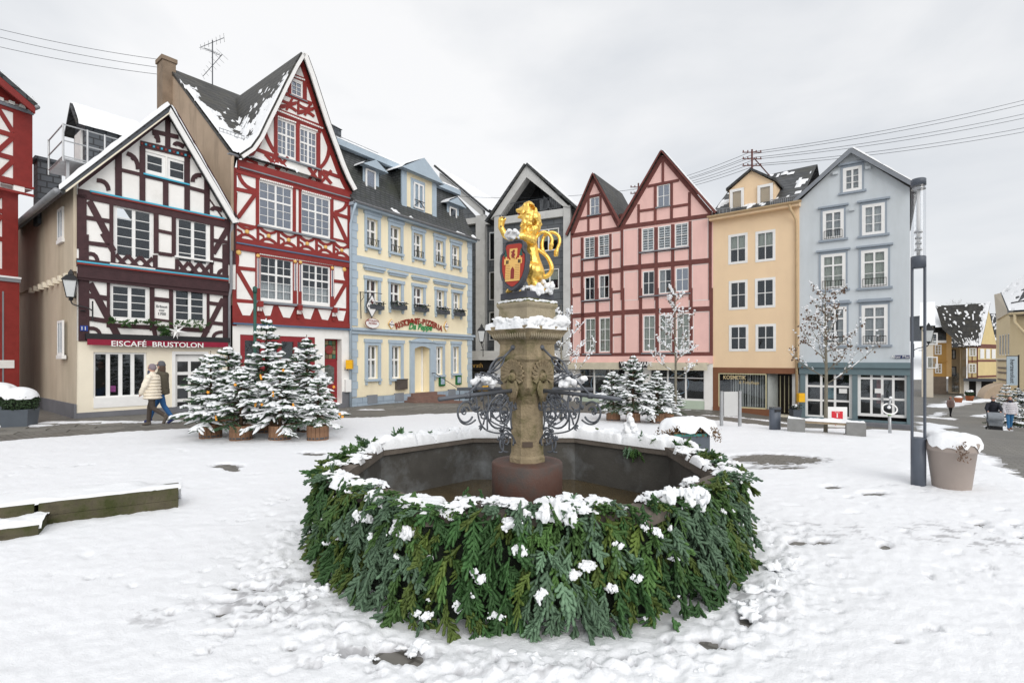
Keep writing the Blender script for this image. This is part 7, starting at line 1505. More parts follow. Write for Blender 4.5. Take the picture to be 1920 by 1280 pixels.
def tree_at(px_, py_, kind, top_py, label, group, rot=0, tub=True, dx=0, d=None):
    p = gpt(px_, py_) if d is None else Vector(((px_-CX)/FPX*d, d, gz((px_-CX)/FPX*d, d)))
    Ht = CAMH+(HY-top_py)/FPX*p.y-p.z; base = .28 if tub else .0; H0 = [2.25, 1.9, 2.6, 1.65][kind]; s_ = (Ht-base)/H0
    t = thing('fir_tree', label, 'fir tree', p, rot, group)
    for nm, me in zip(('crown', 'snow', 'trunk'), PROT[kind]):
        o = link(nm, me, t, loc=(0, 0, base-.03), scale=(1.05*min(1.2, s_), 1.05*min(1.2, s_), s_))
        if nm == 'snow': o['kind'] = 'stuff'
    if tub:
        tb = obj('tub', MB().lathe([(.19, .0), (.225, .02), (.225, .05), (.19, .05)], 16), 'tub', t)
        for i in range(16): a = 2*math.pi*i/16; link('stave', stave, tb, loc=(.228*math.cos(a), .228*math.sin(a), 0), rot=(0, 0, a+R(90)))
        link('hoop', HOOP, tb); link('soil', SOILM, tb)
    return t
G1 = 'snowy fir trees in front of the red house'
LT = [(395, 822, 1, 655, 'snow-laden fir at the left end of the group before the cafe door'), (428, 802, 3, 640, 'thin-topped fir peeping out behind the left end of the tree group'), (452, 826, 3, 682, 'low broad snowy fir whose tub stands furthest forward in the left group'), (500, 812, 2, 590, 'tallest snowy fir, its tip in front of the red shop window'), (525, 826, 1, 668, 'snow-covered fir in the middle front of the left group'), (575, 810, 0, 625, 'second tallest snowy fir, in front of the panelled red door'), (596, 826, 3, 700, 'low fir with orange ornaments at the right end of the left group'), (556, 800, 1, 655, 'fir half hidden behind the two tallest trees of the left group')]
for i, (x, y, k, tp, lab) in enumerate(LT): tree_at(x, y, k, tp, lab, G1, i*1.3)
G2 = 'snowy fir trees in front of the pink house'
for i, (x, y, k, tp, lab) in enumerate(((1150, 790, 3, 690, 'small snowy fir at the left end of the group before the pink house'), (1187, 793, 0, 660, 'tallest fir before the pink house, under the shop sign'), (1232, 794, 1, 690, 'broad snowy fir at the right of the group before the pink house'), (1255, 786, 3, 712, 'short fir at the far right of the group before the pink house'))): tree_at(x, y, k, tp, lab, G2, i*1.7+.4)
# straw and orange-slice ornaments
q = random.Random(8)
star = mesh_of('orange_ornament', MB().prism([(.075*math.cos(i*math.pi/5)*(1 if i % 2 else .55), .075*math.sin(i*math.pi/5)*(1 if i % 2 else .55)) for i in range(10)], -.01, .01), 'strawfig'); ang = mesh_of('orange_ornament', MB().prism([(-.03, -.12), (.03, -.12), (.04, .02), (.02, .1), (-.02, .1), (-.04, .02)], -.012, .012), 'strawfig')
ORN = [('orange star hanging low on the leftmost fir', 390, 735, 0), ('round orange ornament high between the two left firs', 441, 721, 0), ('long orange ornament near the tip of the tallest fir', 489, 706, 1), ('orange ornament just right of the tallest fir trunk', 531, 694, 0), ('orange figure in the middle of the tree group', 479, 757, 1), ('round orange slice low in the middle of the tree group', 491, 758, 0), ('orange figure hanging at lower left of the tree group', 405, 783, 1), ('orange pig ornament in front of the red door', 626, 725, 0), ('orange slice at the tip of the lowest right branch', 637, 776, 0), ('smaller slice beside the tip of the lowest right branch', 642, 781, 0), ('tan ornament below the second tallest fir', 512, 738, 1), ('tan ornament low right of centre in the tree group', 550, 760, 1)]
for lab, x, y, k in ORN:
    p = ray(x, y, 11.35); o = link('tree_ornament', ang if k else star, None, loc=p, rot=(0, q.uniform(-.3, .3), q.uniform(-.3, .3)), scale=.55); tag(o, lab, 'ornament', 'orange ornaments on the fir trees')
# ------------------------------------------------------------ young bare street trees
M['bark2'] = pm('smooth_grey_bark', lin('#7d786a'), .85, .2, 9, .3); M['oldleaf'] = pm('withered_leaf', lin('#6a5648'), .9, .3, 9, 0)
def bare_tree(name, label, p, Ht, seed, leaves, spread=1.0, snowy=.6, group=None):
    r = random.Random(seed); t = thing(name, label, 'tree', p, 0, group); tr = MB(); br = MB(); sn = MB(); lf = MB()
    tr.tube([(0, 0, 0), (.02, 0, Ht*.4), (0, .02, Ht*.75), (0, 0, Ht)], [.055, .04, .022, .006], 8)
    def limb(a, d, ln_, rad, lev):
        pts = [a]; c = a.copy(); dd = d.copy()
        for i in range(5): dd = (dd+Vector((r.gauss(0, .12), r.gauss(0, .12), .07))).normalized(); c = c+dd*ln_/5; pts.append(c.copy())
        br.tube(pts, [rad*(1-.75*i/5) for i in range(6)], 5)
        for i in range(1, 6):
            if r.random() < snowy: q2 = pts[i]; sn.ball((q2.x, q2.y, q2.z+rad), r.uniform(.012, .03), 6, 4, sq=(1.5, 1.5, .8))
            if i < 5 and r.random() < snowy*.7: sn.tube([pts[i]+Vector((0, 0, rad*.9)), pts[i+1]+Vector((0, 0, rad*.9))], [.016, .012], 5)
            if leaves and lev > 0 and r.random() < leaves:
                for _ in range(2): q2 = pts[i]+Vector((r.gauss(0, .04), r.gauss(0, .04), r.gauss(-.03, .03))); s_ = r.uniform(.025, .045); a_ = r.uniform(0, 6.28); lf.add([q2, q2+Vector((s_*math.cos(a_), s_*math.sin(a_), -s_*.7)), q2+Vector((0, 0, -s_*1.9)), q2+Vector((-s_*math.cos(a_)*.6, -s_*math.sin(a_)*.6, -s_*.8))], [(0, 1, 2, 3)])
        if lev < 2:
            for i in range(1, 6):
                if r.random() < .8: a2 = r.uniform(0, 6.28); limb(pts[i], (dd*.8+Vector((math.cos(a2)*.7, math.sin(a2)*.7, .3))).normalized(), ln_*r.uniform(.35, .55), rad*.5, lev+1)
    n = 15
    for i in range(n):
        z = Ht*(.32+.62*i/n); a_ = i*2.4+r.uniform(-.4, .4); ln_ = (1.05*(1-i/n)+.35)*spread*r.uniform(.75, 1.1); limb(Vector((0, 0, z)), Vector((math.cos(a_), math.sin(a_), .55)).normalized(), ln_, .016, 0)
    obj('trunk', tr, 'bark2', t, True); c_ = obj('crown', br, 'bark2', t, True); o = obj('snow', sn, 'snow', c_, True); o['kind'] = 'stuff'
    if lf.v: o = obj('withered_leaves', lf, 'oldleaf', c_); o['kind'] = 'stuff'
    return t
p = gpt(1548, 812); bare_tree('young_tree', 'young tree with withered leaves behind the bench', p, 3.95*p.y/13.2, 21, .14, .95, .2)
p = gpt(1266, 775); p = Vector(((1266-CX)/FPX*17.5, 17.5, gz((1266-CX)/FPX*17.5, 17.5))); bare_tree('young_tree', 'bare young tree dusted with snow before the pink house', p, 4.9, 22, .06, .75, .35)
p = Vector(((1052-CX)/FPX*17.5, 17.5, gz(1.7, 17.5))); bare_tree('young_tree', 'bare snowy sapling just right of the fountain column', p, 4.0, 23, .06, .9, .55)
# ------------------------------------------------------------ things on the square
def mound(name, rx, ry, hgt, z, parent, seed=0, n=40, rough=.25, drop=.06):
    an = np.linspace(0, 2*math.pi, n); rr = np.linspace(0, 1, 12); A2, R2 = np.meshgrid(an, rr, indexing='ij'); x = rx*R2*np.cos(A2); y = ry*R2*np.sin(A2)
    wob = 1+.10*fbm(np.cos(A2)*2+seed, np.sin(A2)*2, 3)*R2; P2 = np.stack([x*wob, y*wob, np.full_like(x, z)-drop*smooth(.85, 1, R2)*(.5+fbm(np.cos(A2)*3+seed, np.sin(A2)*3, 2))], -1)
    hh = hgt*np.sqrt(np.clip(1-R2**3, 0, 1))*(1+rough*fbm(x*4+seed, y*4, 3))+.002; return snow_sheet(name, P2, hh, parent)
# low mossy stone steps at the left
M['mossblock'] = pm('mossy_stone_block', lin('#5a5443'), .9, .35, 8, .9, 22, dark=lin('#3c4020'), dscale=4, dlo=.42, dhi=.62)
A_, B_ = Vector((-6.3, 4.95, 0)), Vector((-4.12, 6.33, 0)); dr_ = (B_-A_).normalized(); an = math.atan2(dr_.y, dr_.x)
st_ = thing('stone_steps', 'two low mossy stone steps edging the snow at lower left', 'steps', B_, an)
for x0, x1, z0, z1, nm in ((-1.32, 0, 0, .13, 1), (-1.30, -.0, .134, .27, 2), (-2.6, -1.325, -.02, .27, 3)): obj('stone_block', MB().box(x0+.006, x1-.006, -.012*nm*.3, .35, z0-.05 if z0 == 0 else z0, z1), 'mossblock', st_)
for x0, x1 in ((-2.1, -1.22), (-3.0, -2.11)): obj('stone_block', MB().box(x0, x1, -.42, -.02, -.1, .13), 'mossblock', st_)
X3, Y3 = np.meshgrid(np.linspace(-2.6, .02, 70), np.linspace(.015, 1.9, 60), indexing='ij'); hh = .035+.014*fbm(X3*3, Y3*3, 4)-.05*np.exp(-((Y3-.015)/.03)**2)*(1+.6*fbm(X3*6, Y3*2, 3)); zz = .265*(1-smooth(.5, 1.8, Y3))*(1-smooth(-.5, .0, X3)*smooth(.15, .5, Y3))
o = snow_sheet('snow', np.stack([X3, Y3, zz], -1), hh, st_)
X3, Y3 = np.meshgrid(np.linspace(-3.0, -1.2, 50), np.linspace(-.42, .0, 20), indexing='ij'); hh = .045+.03*fbm(X3*5, Y3*5, 4)-.09*np.exp(-((Y3+.42)/.05)**2); snow_sheet('snow', np.stack([X3, Y3, np.full_like(X3, .128)], -1), hh, st_)
# box-ball planters by the far-left house
M['planter'] = pm('slate_grey_planter', lin('#575e66'), .6, .08, 4, .1); M['box'] = pm('boxwood_leaf', lin('#33462c'), .7, .35, 20, 0)
def box_planter(x, d, s_, lab):
    X = (x-CX)/FPX*d; t = thing('planter', lab, 'planter', (X, d, gz(X, d)), .35, 'square planters with box balls'); w_ = .31*s_; hgt = .46*s_
    obj('pot', MB().loft([[(-w_*.88, -w_*.88, 0), (w_*.88, -w_*.88, 0), (w_*.88, w_*.88, 0), (-w_*.88, w_*.88, 0)], [(-w_, -w_, hgt), (w_, -w_, hgt), (w_, w_, hgt), (-w_, w_, hgt)]]), 'planter', t)
    lf = MB(); q = random.Random(int(x)); R_ = .43*s_
    for k in range(1500):
        v = Vector((q.gauss(0, 1), q.gauss(0, 1), q.gauss(0, 1))).normalized(); v.z *= .8; p = v*R_*q.uniform(.82, 1.0)+Vector((0, 0, hgt+R_*.45)); a = Vector((q.gauss(0, 1), q.gauss(0, 1), q.gauss(0, 1))).normalized()*.03; b = v.cross(a); b = b.normalized()*.018 if b.length > 1e-6 else Vector((.01, 0, 0)); lf.add([p-a, p+b, p+a, p-b], [(0, 1, 2, 3)])
    o = obj('foliage', lf, 'box', t); o['kind'] = 'stuff'
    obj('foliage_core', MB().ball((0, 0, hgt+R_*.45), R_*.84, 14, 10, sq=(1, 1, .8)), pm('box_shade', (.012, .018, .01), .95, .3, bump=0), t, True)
    an = np.linspace(0, 2*math.pi, 44); ph = np.linspace(0, 1.25, 16); A2, R2 = np.meshgrid(an, ph, indexing='ij'); rr = R_*1.0; P2 = np.stack([rr*np.sin(R2)*np.cos(A2), rr*np.sin(R2)*np.sin(A2), hgt+R_*.45+rr*.8*np.cos(R2)], -1); c = 1.5-1.25*R2+.45*fbm(np.cos(A2)*2.4+x, np.sin(A2)*2.4+R2, 4); snow_sheet('snow', P2, np.where(c > 0, np.minimum(1, c*3)*.06, -.03), t)
box_planter(37, 13.9, 1.0, 'square grey planter with snow-capped box ball, nearer the cafe house'); box_planter(-2, 14.3, 1.1, 'grey planter with snow-capped box ball cut by the left picture edge')
# modern light column
lpx = gpt(1722, 912); M['anth'] = pm('anthracite_paint', lin('#565c66'), .4, .06, 5, .03); r_ = .092
lc = thing('street_lamp', 'tall anthracite light column with slotted shaft and glass cylinder head', 'street lamp', lpx)
obj('shaft_foot', MB().lathe([(r_, -.1), (r_, .72)], 28), 'anth', lc, True).data.polygons.foreach_set('use_smooth', [True]*28+[False]*2)
def arcpost(a0, a1, z0, z1):
    n = 8; ou = [(r_*math.cos(a0+(a1-a0)*i/n), r_*math.sin(a0+(a1-a0)*i/n)) for i in range(n+1)]; inn = [((r_-.025)*math.cos(a1+(a0-a1)*i/n), (r_-.025)*math.sin(a1+(a0-a1)*i/n)) for i in range(n+1)]; return MB().prismz(ou+inn, z0, z1)
tilt = math.atan2(lpx.x, lpx.y)
for a in (math.pi, 0): obj('shaft_post', arcpost(a-.62-tilt, a+.62-tilt, .72, 3.2), 'anth', lc)
obj('collar', MB().lathe([(r_, 3.2), (r_, 3.36), (r_-.01, 3.37)], 28), 'anth', lc, True); obj('cap', MB().lathe([(r_, 4.40), (r_, 4.49), (r_-.012, 4.5)], 28), 'anth', lc, True)
gl_ = bpy.data.materials.new('clear_lamp_glass'); gl_.use_nodes = True; t_ = gl_.node_tree; t_.nodes.clear(); o_ = N(t_, 'ShaderNodeOutputMaterial'); tr_ = N(t_, 'ShaderNodeBsdfTransparent'); tr_.inputs[0].default_value = (.93, .94, .95, 1); g2 = N(t_, 'ShaderNodeBsdfGlossy'); g2.inputs['Roughness'].default_value = .05; lw = N(t_, 'ShaderNodeLayerWeight'); lw.inputs[0].default_value = .25; mi = N(t_, 'ShaderNodeMixShader'); mi.inputs[0].default_value = .10; t_.links.new(tr_.outputs[0], mi.inputs[1]); t_.links.new(g2.outputs[0], mi.inputs[2]); t_.links.new(mi.outputs[0], o_.inputs[0])
mb = MB(); n = 32; mb.add([((r_-.004)*math.cos(2*math.pi*i/n), (r_-.004)*math.sin(2*math.pi*i/n), z) for z in (3.365, 4.405) for i in range(n)], [(i, (i+1) % n, (i+1) % n+n, i+n) for i in range(n)]); obj('glass_cylinder', mb, gl_, lc, True)
obj('light_core', MB().tube([(0, 0, 3.36), (0, 0, 4.4)], .022, 12), pm('frosted_rod', (.75, .74, .73), .4, .05, bump=0), lc, True)
for z, rr in ((3.47, .05), (3.56, .042), (3.64, .045), (3.73, .055), (4.36, .09)): obj('fitting', MB().lathe([(.0, z-.02), (rr, z-.015), (rr*.8, z+.015), (0, z+.02)], 14), 'metal', lc, True)
# big round pot beside the lamp
pp_ = gpt(1784, 917); pt = thing('flower_pot', 'large taupe flower pot heaped with snow beside the light column', 'flower pot', pp_)
obj('pot', MB().lathe([(.0, .0), (.205, .0), (.22, .03), (.28, .55), (.30, .555), (.31, .59), (.31, .68), (.30, .695), (.28, .695), (.275, .65), (0, .63)], 48), pm('taupe_plastic', lin('#a3978f'), .55, .05, 3, .05), pt, True)
mound('snow', .335, .33, .13, .68, pt, 3.3, drop=.09)
mb = MB(); q = random.Random(2)
for k in range(60): x, z = q.gauss(-.12, .04), q.uniform(.46, .74); a = q.uniform(0, 6); p = Vector((x, -.29-q.uniform(0, .03), z)); mb.add([p, p+Vector((.03*math.cos(a), -.01, .03*math.sin(a))), p+Vector((.02*math.cos(a+.8), -.02, .04*math.sin(a+.8)))], [(0, 1, 2)])
o = obj('dry_vine', mb, 'oldleaf', pt); o['kind'] = 'stuff'
# bench
b0, b1 = gpt(1493, 810), gpt(1604, 818); dv = (b1-b0); an = math.atan2(dv.y, dv.x); L_ = math.hypot(dv.x, dv.y); bn = thing('bench', 'low bench with concrete end blocks and a snowy wooden seat', 'bench', b0, an)
for x in (0, L_): obj('end_block', MB().box(x-.22, x+.22, -.24, .24, -.1, .4+(.0)), pm('grey_bench_concrete', lin('#858583'), .85, .12, 5, .3), bn).location.z = 0 if x == 0 else b1.z-b0.z
for j in range(5): obj('seat_slat', MB().box(-.1, L_+.1, -.2+j*.085, -.13+j*.085, .3, .37), pm('weathered_oak', lin('#9a8a74'), .8, .2, 6, .3), bn).rotation_euler = (0, -math.atan2(b1.z-b0.z, L_), 0)
X3, Y3 = np.meshgrid(np.linspace(-.2, L_+.2, 60), np.linspace(-.22, .22, 14), indexing='ij'); snow_sheet('snow', np.stack([X3, Y3, .385+X3/L_*(b1.z-b0.z)], -1), np.where(np.abs(Y3) > .215, -.02, .035+.04*fbm(X3*3, Y3*3, 3)), bn)
# litter bin, blank notice panel, info board, play ring
p = gpt(1453, 807); bnn = thing('litter_bin', 'slim anthracite litter bin in front of the tan house', 'litter bin', p, .2); k = p.y/FPX; wb, hb = 10.5*k, 44*k
obj('body', MB().loft([[(wb*math.cos(a)*1.0, wb*.8*math.sin(a), z) for a in [2*math.pi*i/20 for i in range(20)]] for z in (0, hb*.97)]), 'anth', bnn, True); obj('lid', MB().loft([[(wb*1.04*math.cos(a), wb*.84*math.sin(a), z) for a in [2*math.pi*i/20 for i in range(20)]] for z in (hb*.93, hb)]), 'dkgrey', bnn); obj('slot', MB().box(-wb*.6, wb*.6, -wb*.86, -wb*.6, hb*.82, hb*.91), 'black', bnn)
p = gpt(1370, 799); k = p.y/FPX; nb = thing('metal_notice_board', 'blank grey metal panel held between two steel posts', 'notice panel', p, .15)
for x in (-18.5, 18.5): obj('post', MB().box(x*k-.04, x*k+.04, -.04, .04, -.1, 68*k), 'metal', nb)
obj('panel', MB().box(-14*k, 14*k, -.02, .02, 21*k, 67*k), pm('brushed_grey_panel', lin('#c4c4c2'), .5, .05, 2, .05), nb)
p = gpt(1569, 800); k = p.y/FPX; ib = thing('information_board', 'white tourist information board with red i sign and arrow', 'sign', p, -.2); rd = pm('signal_red', lin('#d8303c'), .4, .03, bump=0)
obj('board', MB().box(-17*k, 17*k, -.03, .03, 0, 38*k), 'white', ib); o = obj('red_field', MB().box(-9.5*k, 9.5*k, -.036, -.03, 14*k, 30*k), rd, ib); link('lettering', text_mesh('i', .22, .003, 'white', bold=.008), o, loc=(0, -.038, 22*k), rot=(R(90), 0, 0)); link('lettering', text_mesh('Tourist', .055, .002, 'white'), o, loc=(0, -.038, 28*k), rot=(R(90), 0, 0)); link('lettering', text_mesh('Information', .05, .002, 'white'), o, loc=(0, -.038, 16*k), rot=(R(90), 0, 0))
obj('arrow', MB().prism([(-8*k, 7*k), (-2*k, 11*k), (-2*k, 8.6*k), (8*k, 8.6*k), (8*k, 5.4*k), (-2*k, 5.4*k), (-2*k, 3*k)], -.036, -.03), rd, ib)
p = gpt(1669, 813); k = p.y/FPX; tp = thing('play_post', 'slanting steel post with white oval ring and snow', 'play post', p)
obj('post', MB().tube([(0, 0, -.1), (-.02, 0, 36*k)], .045, 10), 'metal', tp, True); obj('ring', MB().tube([((-1+14*math.cos(t*.3142))*k, .05*math.sin(t*.3142), (47+9.5*math.sin(t*.3142))*k) for t in range(21)], .022, 8), 'white', tp, True); obj('handle', MB().tube([(-3*k, 0, 48*k), (1*k, 0, 66*k)], .03, 8), 'metal', tp, True); obj('snow', MB().ball((-3*k, -.02, 50*k), .05, 8, 6).ball((1*k, 0, 68*k), .045, 8, 6), 'snow', tp, True); obj('post_band', MB().tube([(-.02, 0, 35*k), (-.021, 0, 38*k)], .048, 10), pm('lime_green_band', lin('#7db04a'), .5, .05, bump=0), tp, True)
# planter trough behind the fountain, with dry plants under snow
d = 9.2; X = (1290-CX)/FPX*d; tr = thing('planter_trough', 'grey planter trough with brown plants under snow behind the fountain', 'planter', (X, d, gz(X, d)), .1)
obj('trough', MB().box(-.42, .30, -.22, .22, 0, .58), 'planter', tr); obj('trough_rim', MB().box(-.36, .24, -.24, -.2, .56, .6), pm('teal_rim', lin('#3f7f78'), .5, .05, bump=0), tr); mb = MB(); q = random.Random(4)
for k in range(900):
    x = q.uniform(-.5, .5); p = Vector((x, q.uniform(-.3, .3), q.uniform(.55, .74)-.25*max(0, abs(x)-.3)*q.uniform(0, 3))); a = q.uniform(0, 6.28); mb.add([p, p+Vector((.035*math.cos(a), .035*math.sin(a), .02)), p+Vector((.02*math.cos(a+1), .02*math.sin(a+1), -.03))], [(0, 1, 2)])
o = obj('dry_plants', mb, pm('dry_brown_plant', lin('#6f5638'), .9, .4, 12, 0), tr); o['kind'] = 'stuff'; mound('snow', .52, .33, .15, .72, tr, 5.1, drop=.12)
# snow cone left on the rim
sn = MB(); q = random.Random(6)
for k in range(60): t = q.random(); a = q.uniform(0, 6.28); rr = .10*(1-.75*t)*q.random()**.5; sn.ball((rr*math.cos(a), rr*math.sin(a), .02+.24*t), q.uniform(.02, .04)*(1-.3*t), 7, 5)
me = voxel(sn, .011, 2); roughen(me, .006, 35); me.materials.append(M['snow']); o = link('snow_cone', me, None, loc=(FC.x+1.42, FC.y+1.27, RZ+.10)); tag(o, 'little snow cone standing on the back right rim of the fountain', 'snow cone')
# wall lanterns
def lantern(name, lab, p, rotz, s_=1.0, arm=(0, .0)):
    t = thing(name, lab, 'lantern', p, rotz); gm = pm('frosted_lantern_glass', (.62, .64, .64), .25, .06, bump=0)
    lan = MB(); z0, z1 = .0, .52*s_; a0, a1 = .10*s_, .19*s_
    g = obj('lantern_glass', MB().loft([[(a*math.cos(R(45+90*k)+.0), a*math.sin(R(45+90*k)), z) for k in range(4)] for a, z in ((a0*1.3, z0), (a1*1.3, z1))]), gm, t)
    for k in range(4): c, s2 = math.cos(R(45+90*k)), math.sin(R(45+90*k)); obj('lantern_bar', MB().tube([(a0*1.32*c, a0*1.32*s2, z0-.02), (a1*1.32*c, a1*1.32*s2, z1+.01)], .012*s_, 5), 'black', t)
    obj('lantern_roof', MB().loft([[(a*math.cos(R(45+90*k)), a*math.sin(R(45+90*k)), z) for k in range(4)] for a, z in ((a1*1.5, z1), (a1*1.5, z1+.03), (a1*.75, z1+.17*s_), (a1*.45, z1+.19*s_), (a1*.45, z1+.25*s_), (a1*.1, z1+.36*s_))]), 'black', t)
    obj('lantern_base', MB().lathe([(.02, z0-.12*s_), (.07*s_, z0-.09*s_), (.05*s_, z0-.04*s_), (a0*1.35, z0)], 10), 'black', t)
    obj('bracket', MB().tube(bez((0, 0, z0-.1*s_), (0, .0, z0-.35*s_), (.05, .35*s_, z0-.2*s_), (.05, .55*s_, z0-.42*s_)), .02*s_, 6).tube([(.0+.1*s_*math.cos(i*.4)*(1-i/22), .28*s_+.1*s_*math.sin(i*.4)*(1-i/22), z0-.42*s_) for i in range(20)], .014*s_, 5).tube([(.05, .55*s_, z0-.75*s_), (.05, .55*s_, z0-.1*s_)], .022*s_, 6), 'black', t); return t
lantern('wall_lantern', 'black wrought iron wall lantern on the corner of the brown cafe house', ray(133, 560, 15.5)+Vector((0, 0, .05)), R(-60), .95)
lantern('wall_lantern', 'dark wall lantern at the right corner of the pale blue house', ray(1741, 640, 21.8), R(60), .9)
lantern('wall_lantern', 'dark lantern on the modern building left of the fountain column', ray(903, 640, 30.6), R(0), 1.2)
# flag pole, fir garland and paper star on the cafe house
X, d = (478-CX)/FPX*17.2, 17.2; fp_ = thing('flag_pole', 'dark green metal pole in front of the tall red house', 'pole', (X, d, gz(X, d))); obj('pole', MB().tube([(0, 0, -.2), (0, 0, 4.25)], .05, 10), 'greenpaint', fp_, True); obj('pole_cap', MB().lathe([(.07, 4.1), (.07, 4.28), (.02, 4.32)], 10), 'greenpaint', fp_, True)
gar = []; q = random.Random(12)
hC = CAFE; hC.z = (0, 440, 3.283)
g0 = thing('fir_garland', 'green fir garland with a drooping middle under the cafe windows', 'garland', hC.t.location, hC.t.rotation_euler.z)
path = [hC.P(x, y, 0) for x, y in ((665, 530), (760, 542), (860, 540), (960, 552), (1000, 600), (1010, 605), (1060, 555), (1160, 548), (1280, 560))]
for i in range(len(path)-1):
    for k in range(11):
        t = q.random(); u_ = path[i][0]*(1-t)+path[i+1][0]*t; v_ = path[i][1]*(1-t)+path[i+1][1]*t; d_ = Vector((q.gauss(0, 1), q.gauss(-.4, .5), q.gauss(0, .8))); gar.append((FIRL[q.randrange(6)], ['fir_mid' if q.random() < .5 else 'fir_dark', 'twig'], Matrix.Translation((u_, -.16, v_)) @ basis(d_, Vector((q.gauss(0, 1), -1, q.gauss(0, 1)))) @ Matrix.Diagonal((.9, 1.0, 1.0, 1))))
joined('fir_sprigs', gar, g0)
c = hC.P(1085, 597, -.3); so = []; mb = MB()
for k in range(14):
    a, b = k*2*math.pi/9, (k % 3-1)*.6; dv = Vector((math.cos(a)*math.cos(b), math.sin(b)*.7, math.sin(a)*math.cos(b))); L_ = .34 if k % 2 == 0 else .26; s1 = dv.cross(Vector((0, 1, .2))).normalized()*.055; s2 = dv.cross(s1).normalized()*.055; mb.add([s1, s2, -s1, -s2, dv*L_], [(0, 1, 4), (1, 2, 4), (2, 3, 4), (3, 0, 4)])
o = obj('paper_star', mb, 'white', None, loc=hC.t.matrix_basis @ Vector((c[0], -.3, c[1])) if False else None); 
bpy.context.view_layer.update(); o.matrix_world = hC.t.matrix_world @ Matrix.Translation((c[0], -.3, c[1])); tag(o, 'white many-pointed paper star hanging on the fir garland', 'star')
# small yellow boxes on pipes, door planter
for lab, x, y, d, s_ in (('small yellow sign on the downpipe between red and yellow houses', 655.5, 683, 22.8, .2), ('small yellow sign on the downpipe left of the blue house', 1501.5, 745, 23.5, .2), ('yellow post box half hidden behind the iron spout', 905, 717, 29, .45)):
    o = obj('yellow_box', MB().box(-s_*.7, s_*.7, -.1, .1, -s_, s_).box(-s_*.6, s_*.6, -.11, -.1, s_*.2, s_*.6), [pm('post_yellow', lin('#f2b81e'), .4, .04, bump=0)], None, loc=ray(x, y, d)); tag(o, lab, 'post box' if s_ > .3 else 'sign')
p = gpt(1491, 786); box = thing('door_planter', 'dark planter with snowy heather beside the tan shop door', 'planter', ray(1491, 781, 22.6)); obj('pot', MB().loft([[(-.16, -.16, 0), (.16, -.16, 0), (.16, .16, 0), (-.16, .16, 0)], [(-.2, -.2, .32), (.2, -.2, .32), (.2, .2, .32), (-.2, .2, .32)]]), 'anth', box)
mb = MB(); q = random.Random(3)
for k in range(220): p = Vector((q.gauss(0, .11), q.gauss(0, .11), q.uniform(.3, .5))); a = q.uniform(0, 6.28); mb.add([p, p+Vector((.05*math.cos(a), .05*math.sin(a), .03)), p+Vector((0, 0, .07))], [(0, 1, 2)])
o = obj('heather', mb, 'heather', box); o['kind'] = 'stuff'; mound('snow', .14, .14, .07, .48, box, 2)
# utility poles and wires on the roofs
M['rusty'] = pm('rusty_iron', lin('#6a4440'), .7, .15, 8, .1)
def roof_pole(lab, base, hgt, arms):
    t = thing('roof_pole', lab, 'utility pole', base); obj('mast', MB().tube([(0, 0, -.5), (0, 0, hgt)], .05, 8), 'rusty', t)
    for z in arms:
        a = obj('cross_arm', MB().box(-.5, .5, -.02, .02, z-.02, z+.02), 'rusty', t)
        for x in (-.46, -.22, .22, .46): obj('insulator', MB().lathe([(.01, z), (.03, z+.03), (.03, z+.1), (.01, z+.12)], 8, cx=x), 'rusty', a)
    obj('stay', MB().tube([(.1, 0, hgt*.55), (1.1, .3, -.3)], .03, 6), 'rusty', t)
    return t
pA = ray(1410, 316, 27.0); roof_pole('rusty power pole with cross arms above the tan house dormer', pA, 1.0, (.15, .5, .85)); pB = ray(1197, 372, 32.0); roof_pole('rusty power pole behind the gap between the pink gables', pB, .95, (.3, .7))
def wire(lab, a, b, sag=.3, r=.012, grp='overhead wires'):
    a, b = Vector(a), Vector(b); o = obj('wire', MB().tube([a.lerp(b, i/14)-Vector((0, 0, sag*4*(i/14)*(1-i/14))) for i in range(15)], r, 4), 'dkgrey', None); tag(o, lab, 'wire', grp)
names = ['uppermost', 'second', 'third', 'fourth', 'fifth', 'lowest']
for i in range(6):
    z = (.85, .78, .55, .48, .2, .13)[i]; dx = (-.7, .7)[i % 2]
    wire(f'{names[i]} overhead wire running right from the tan house pole', pA+Vector((dx*.2, 0, z)), ray(1960, (178, 186, 205, 213, 232, 240)[i], 30), .25)
    wire(f'{names[i]} overhead wire running left from the tan house pole behind the pink gable', pA+Vector((dx*.2, 0, z)), pB+Vector((dx*.3, .5, .2+z*.6)), .2)
wire('wire from the pole behind the pink gables to the modern building roof', pB+Vector((0, 0, .6)), ray(860, 368, 34), .3)
for i, lab in enumerate(('upper of three wires crossing the sky at upper left', 'middle of three wires crossing the sky at upper left', 'lower of three wires crossing the sky at upper left')): wire(lab, ray(-60, (40, 55, 74)[i], 24), ray(300, (112, 127, 140)[i], 24.5), .15, .011)
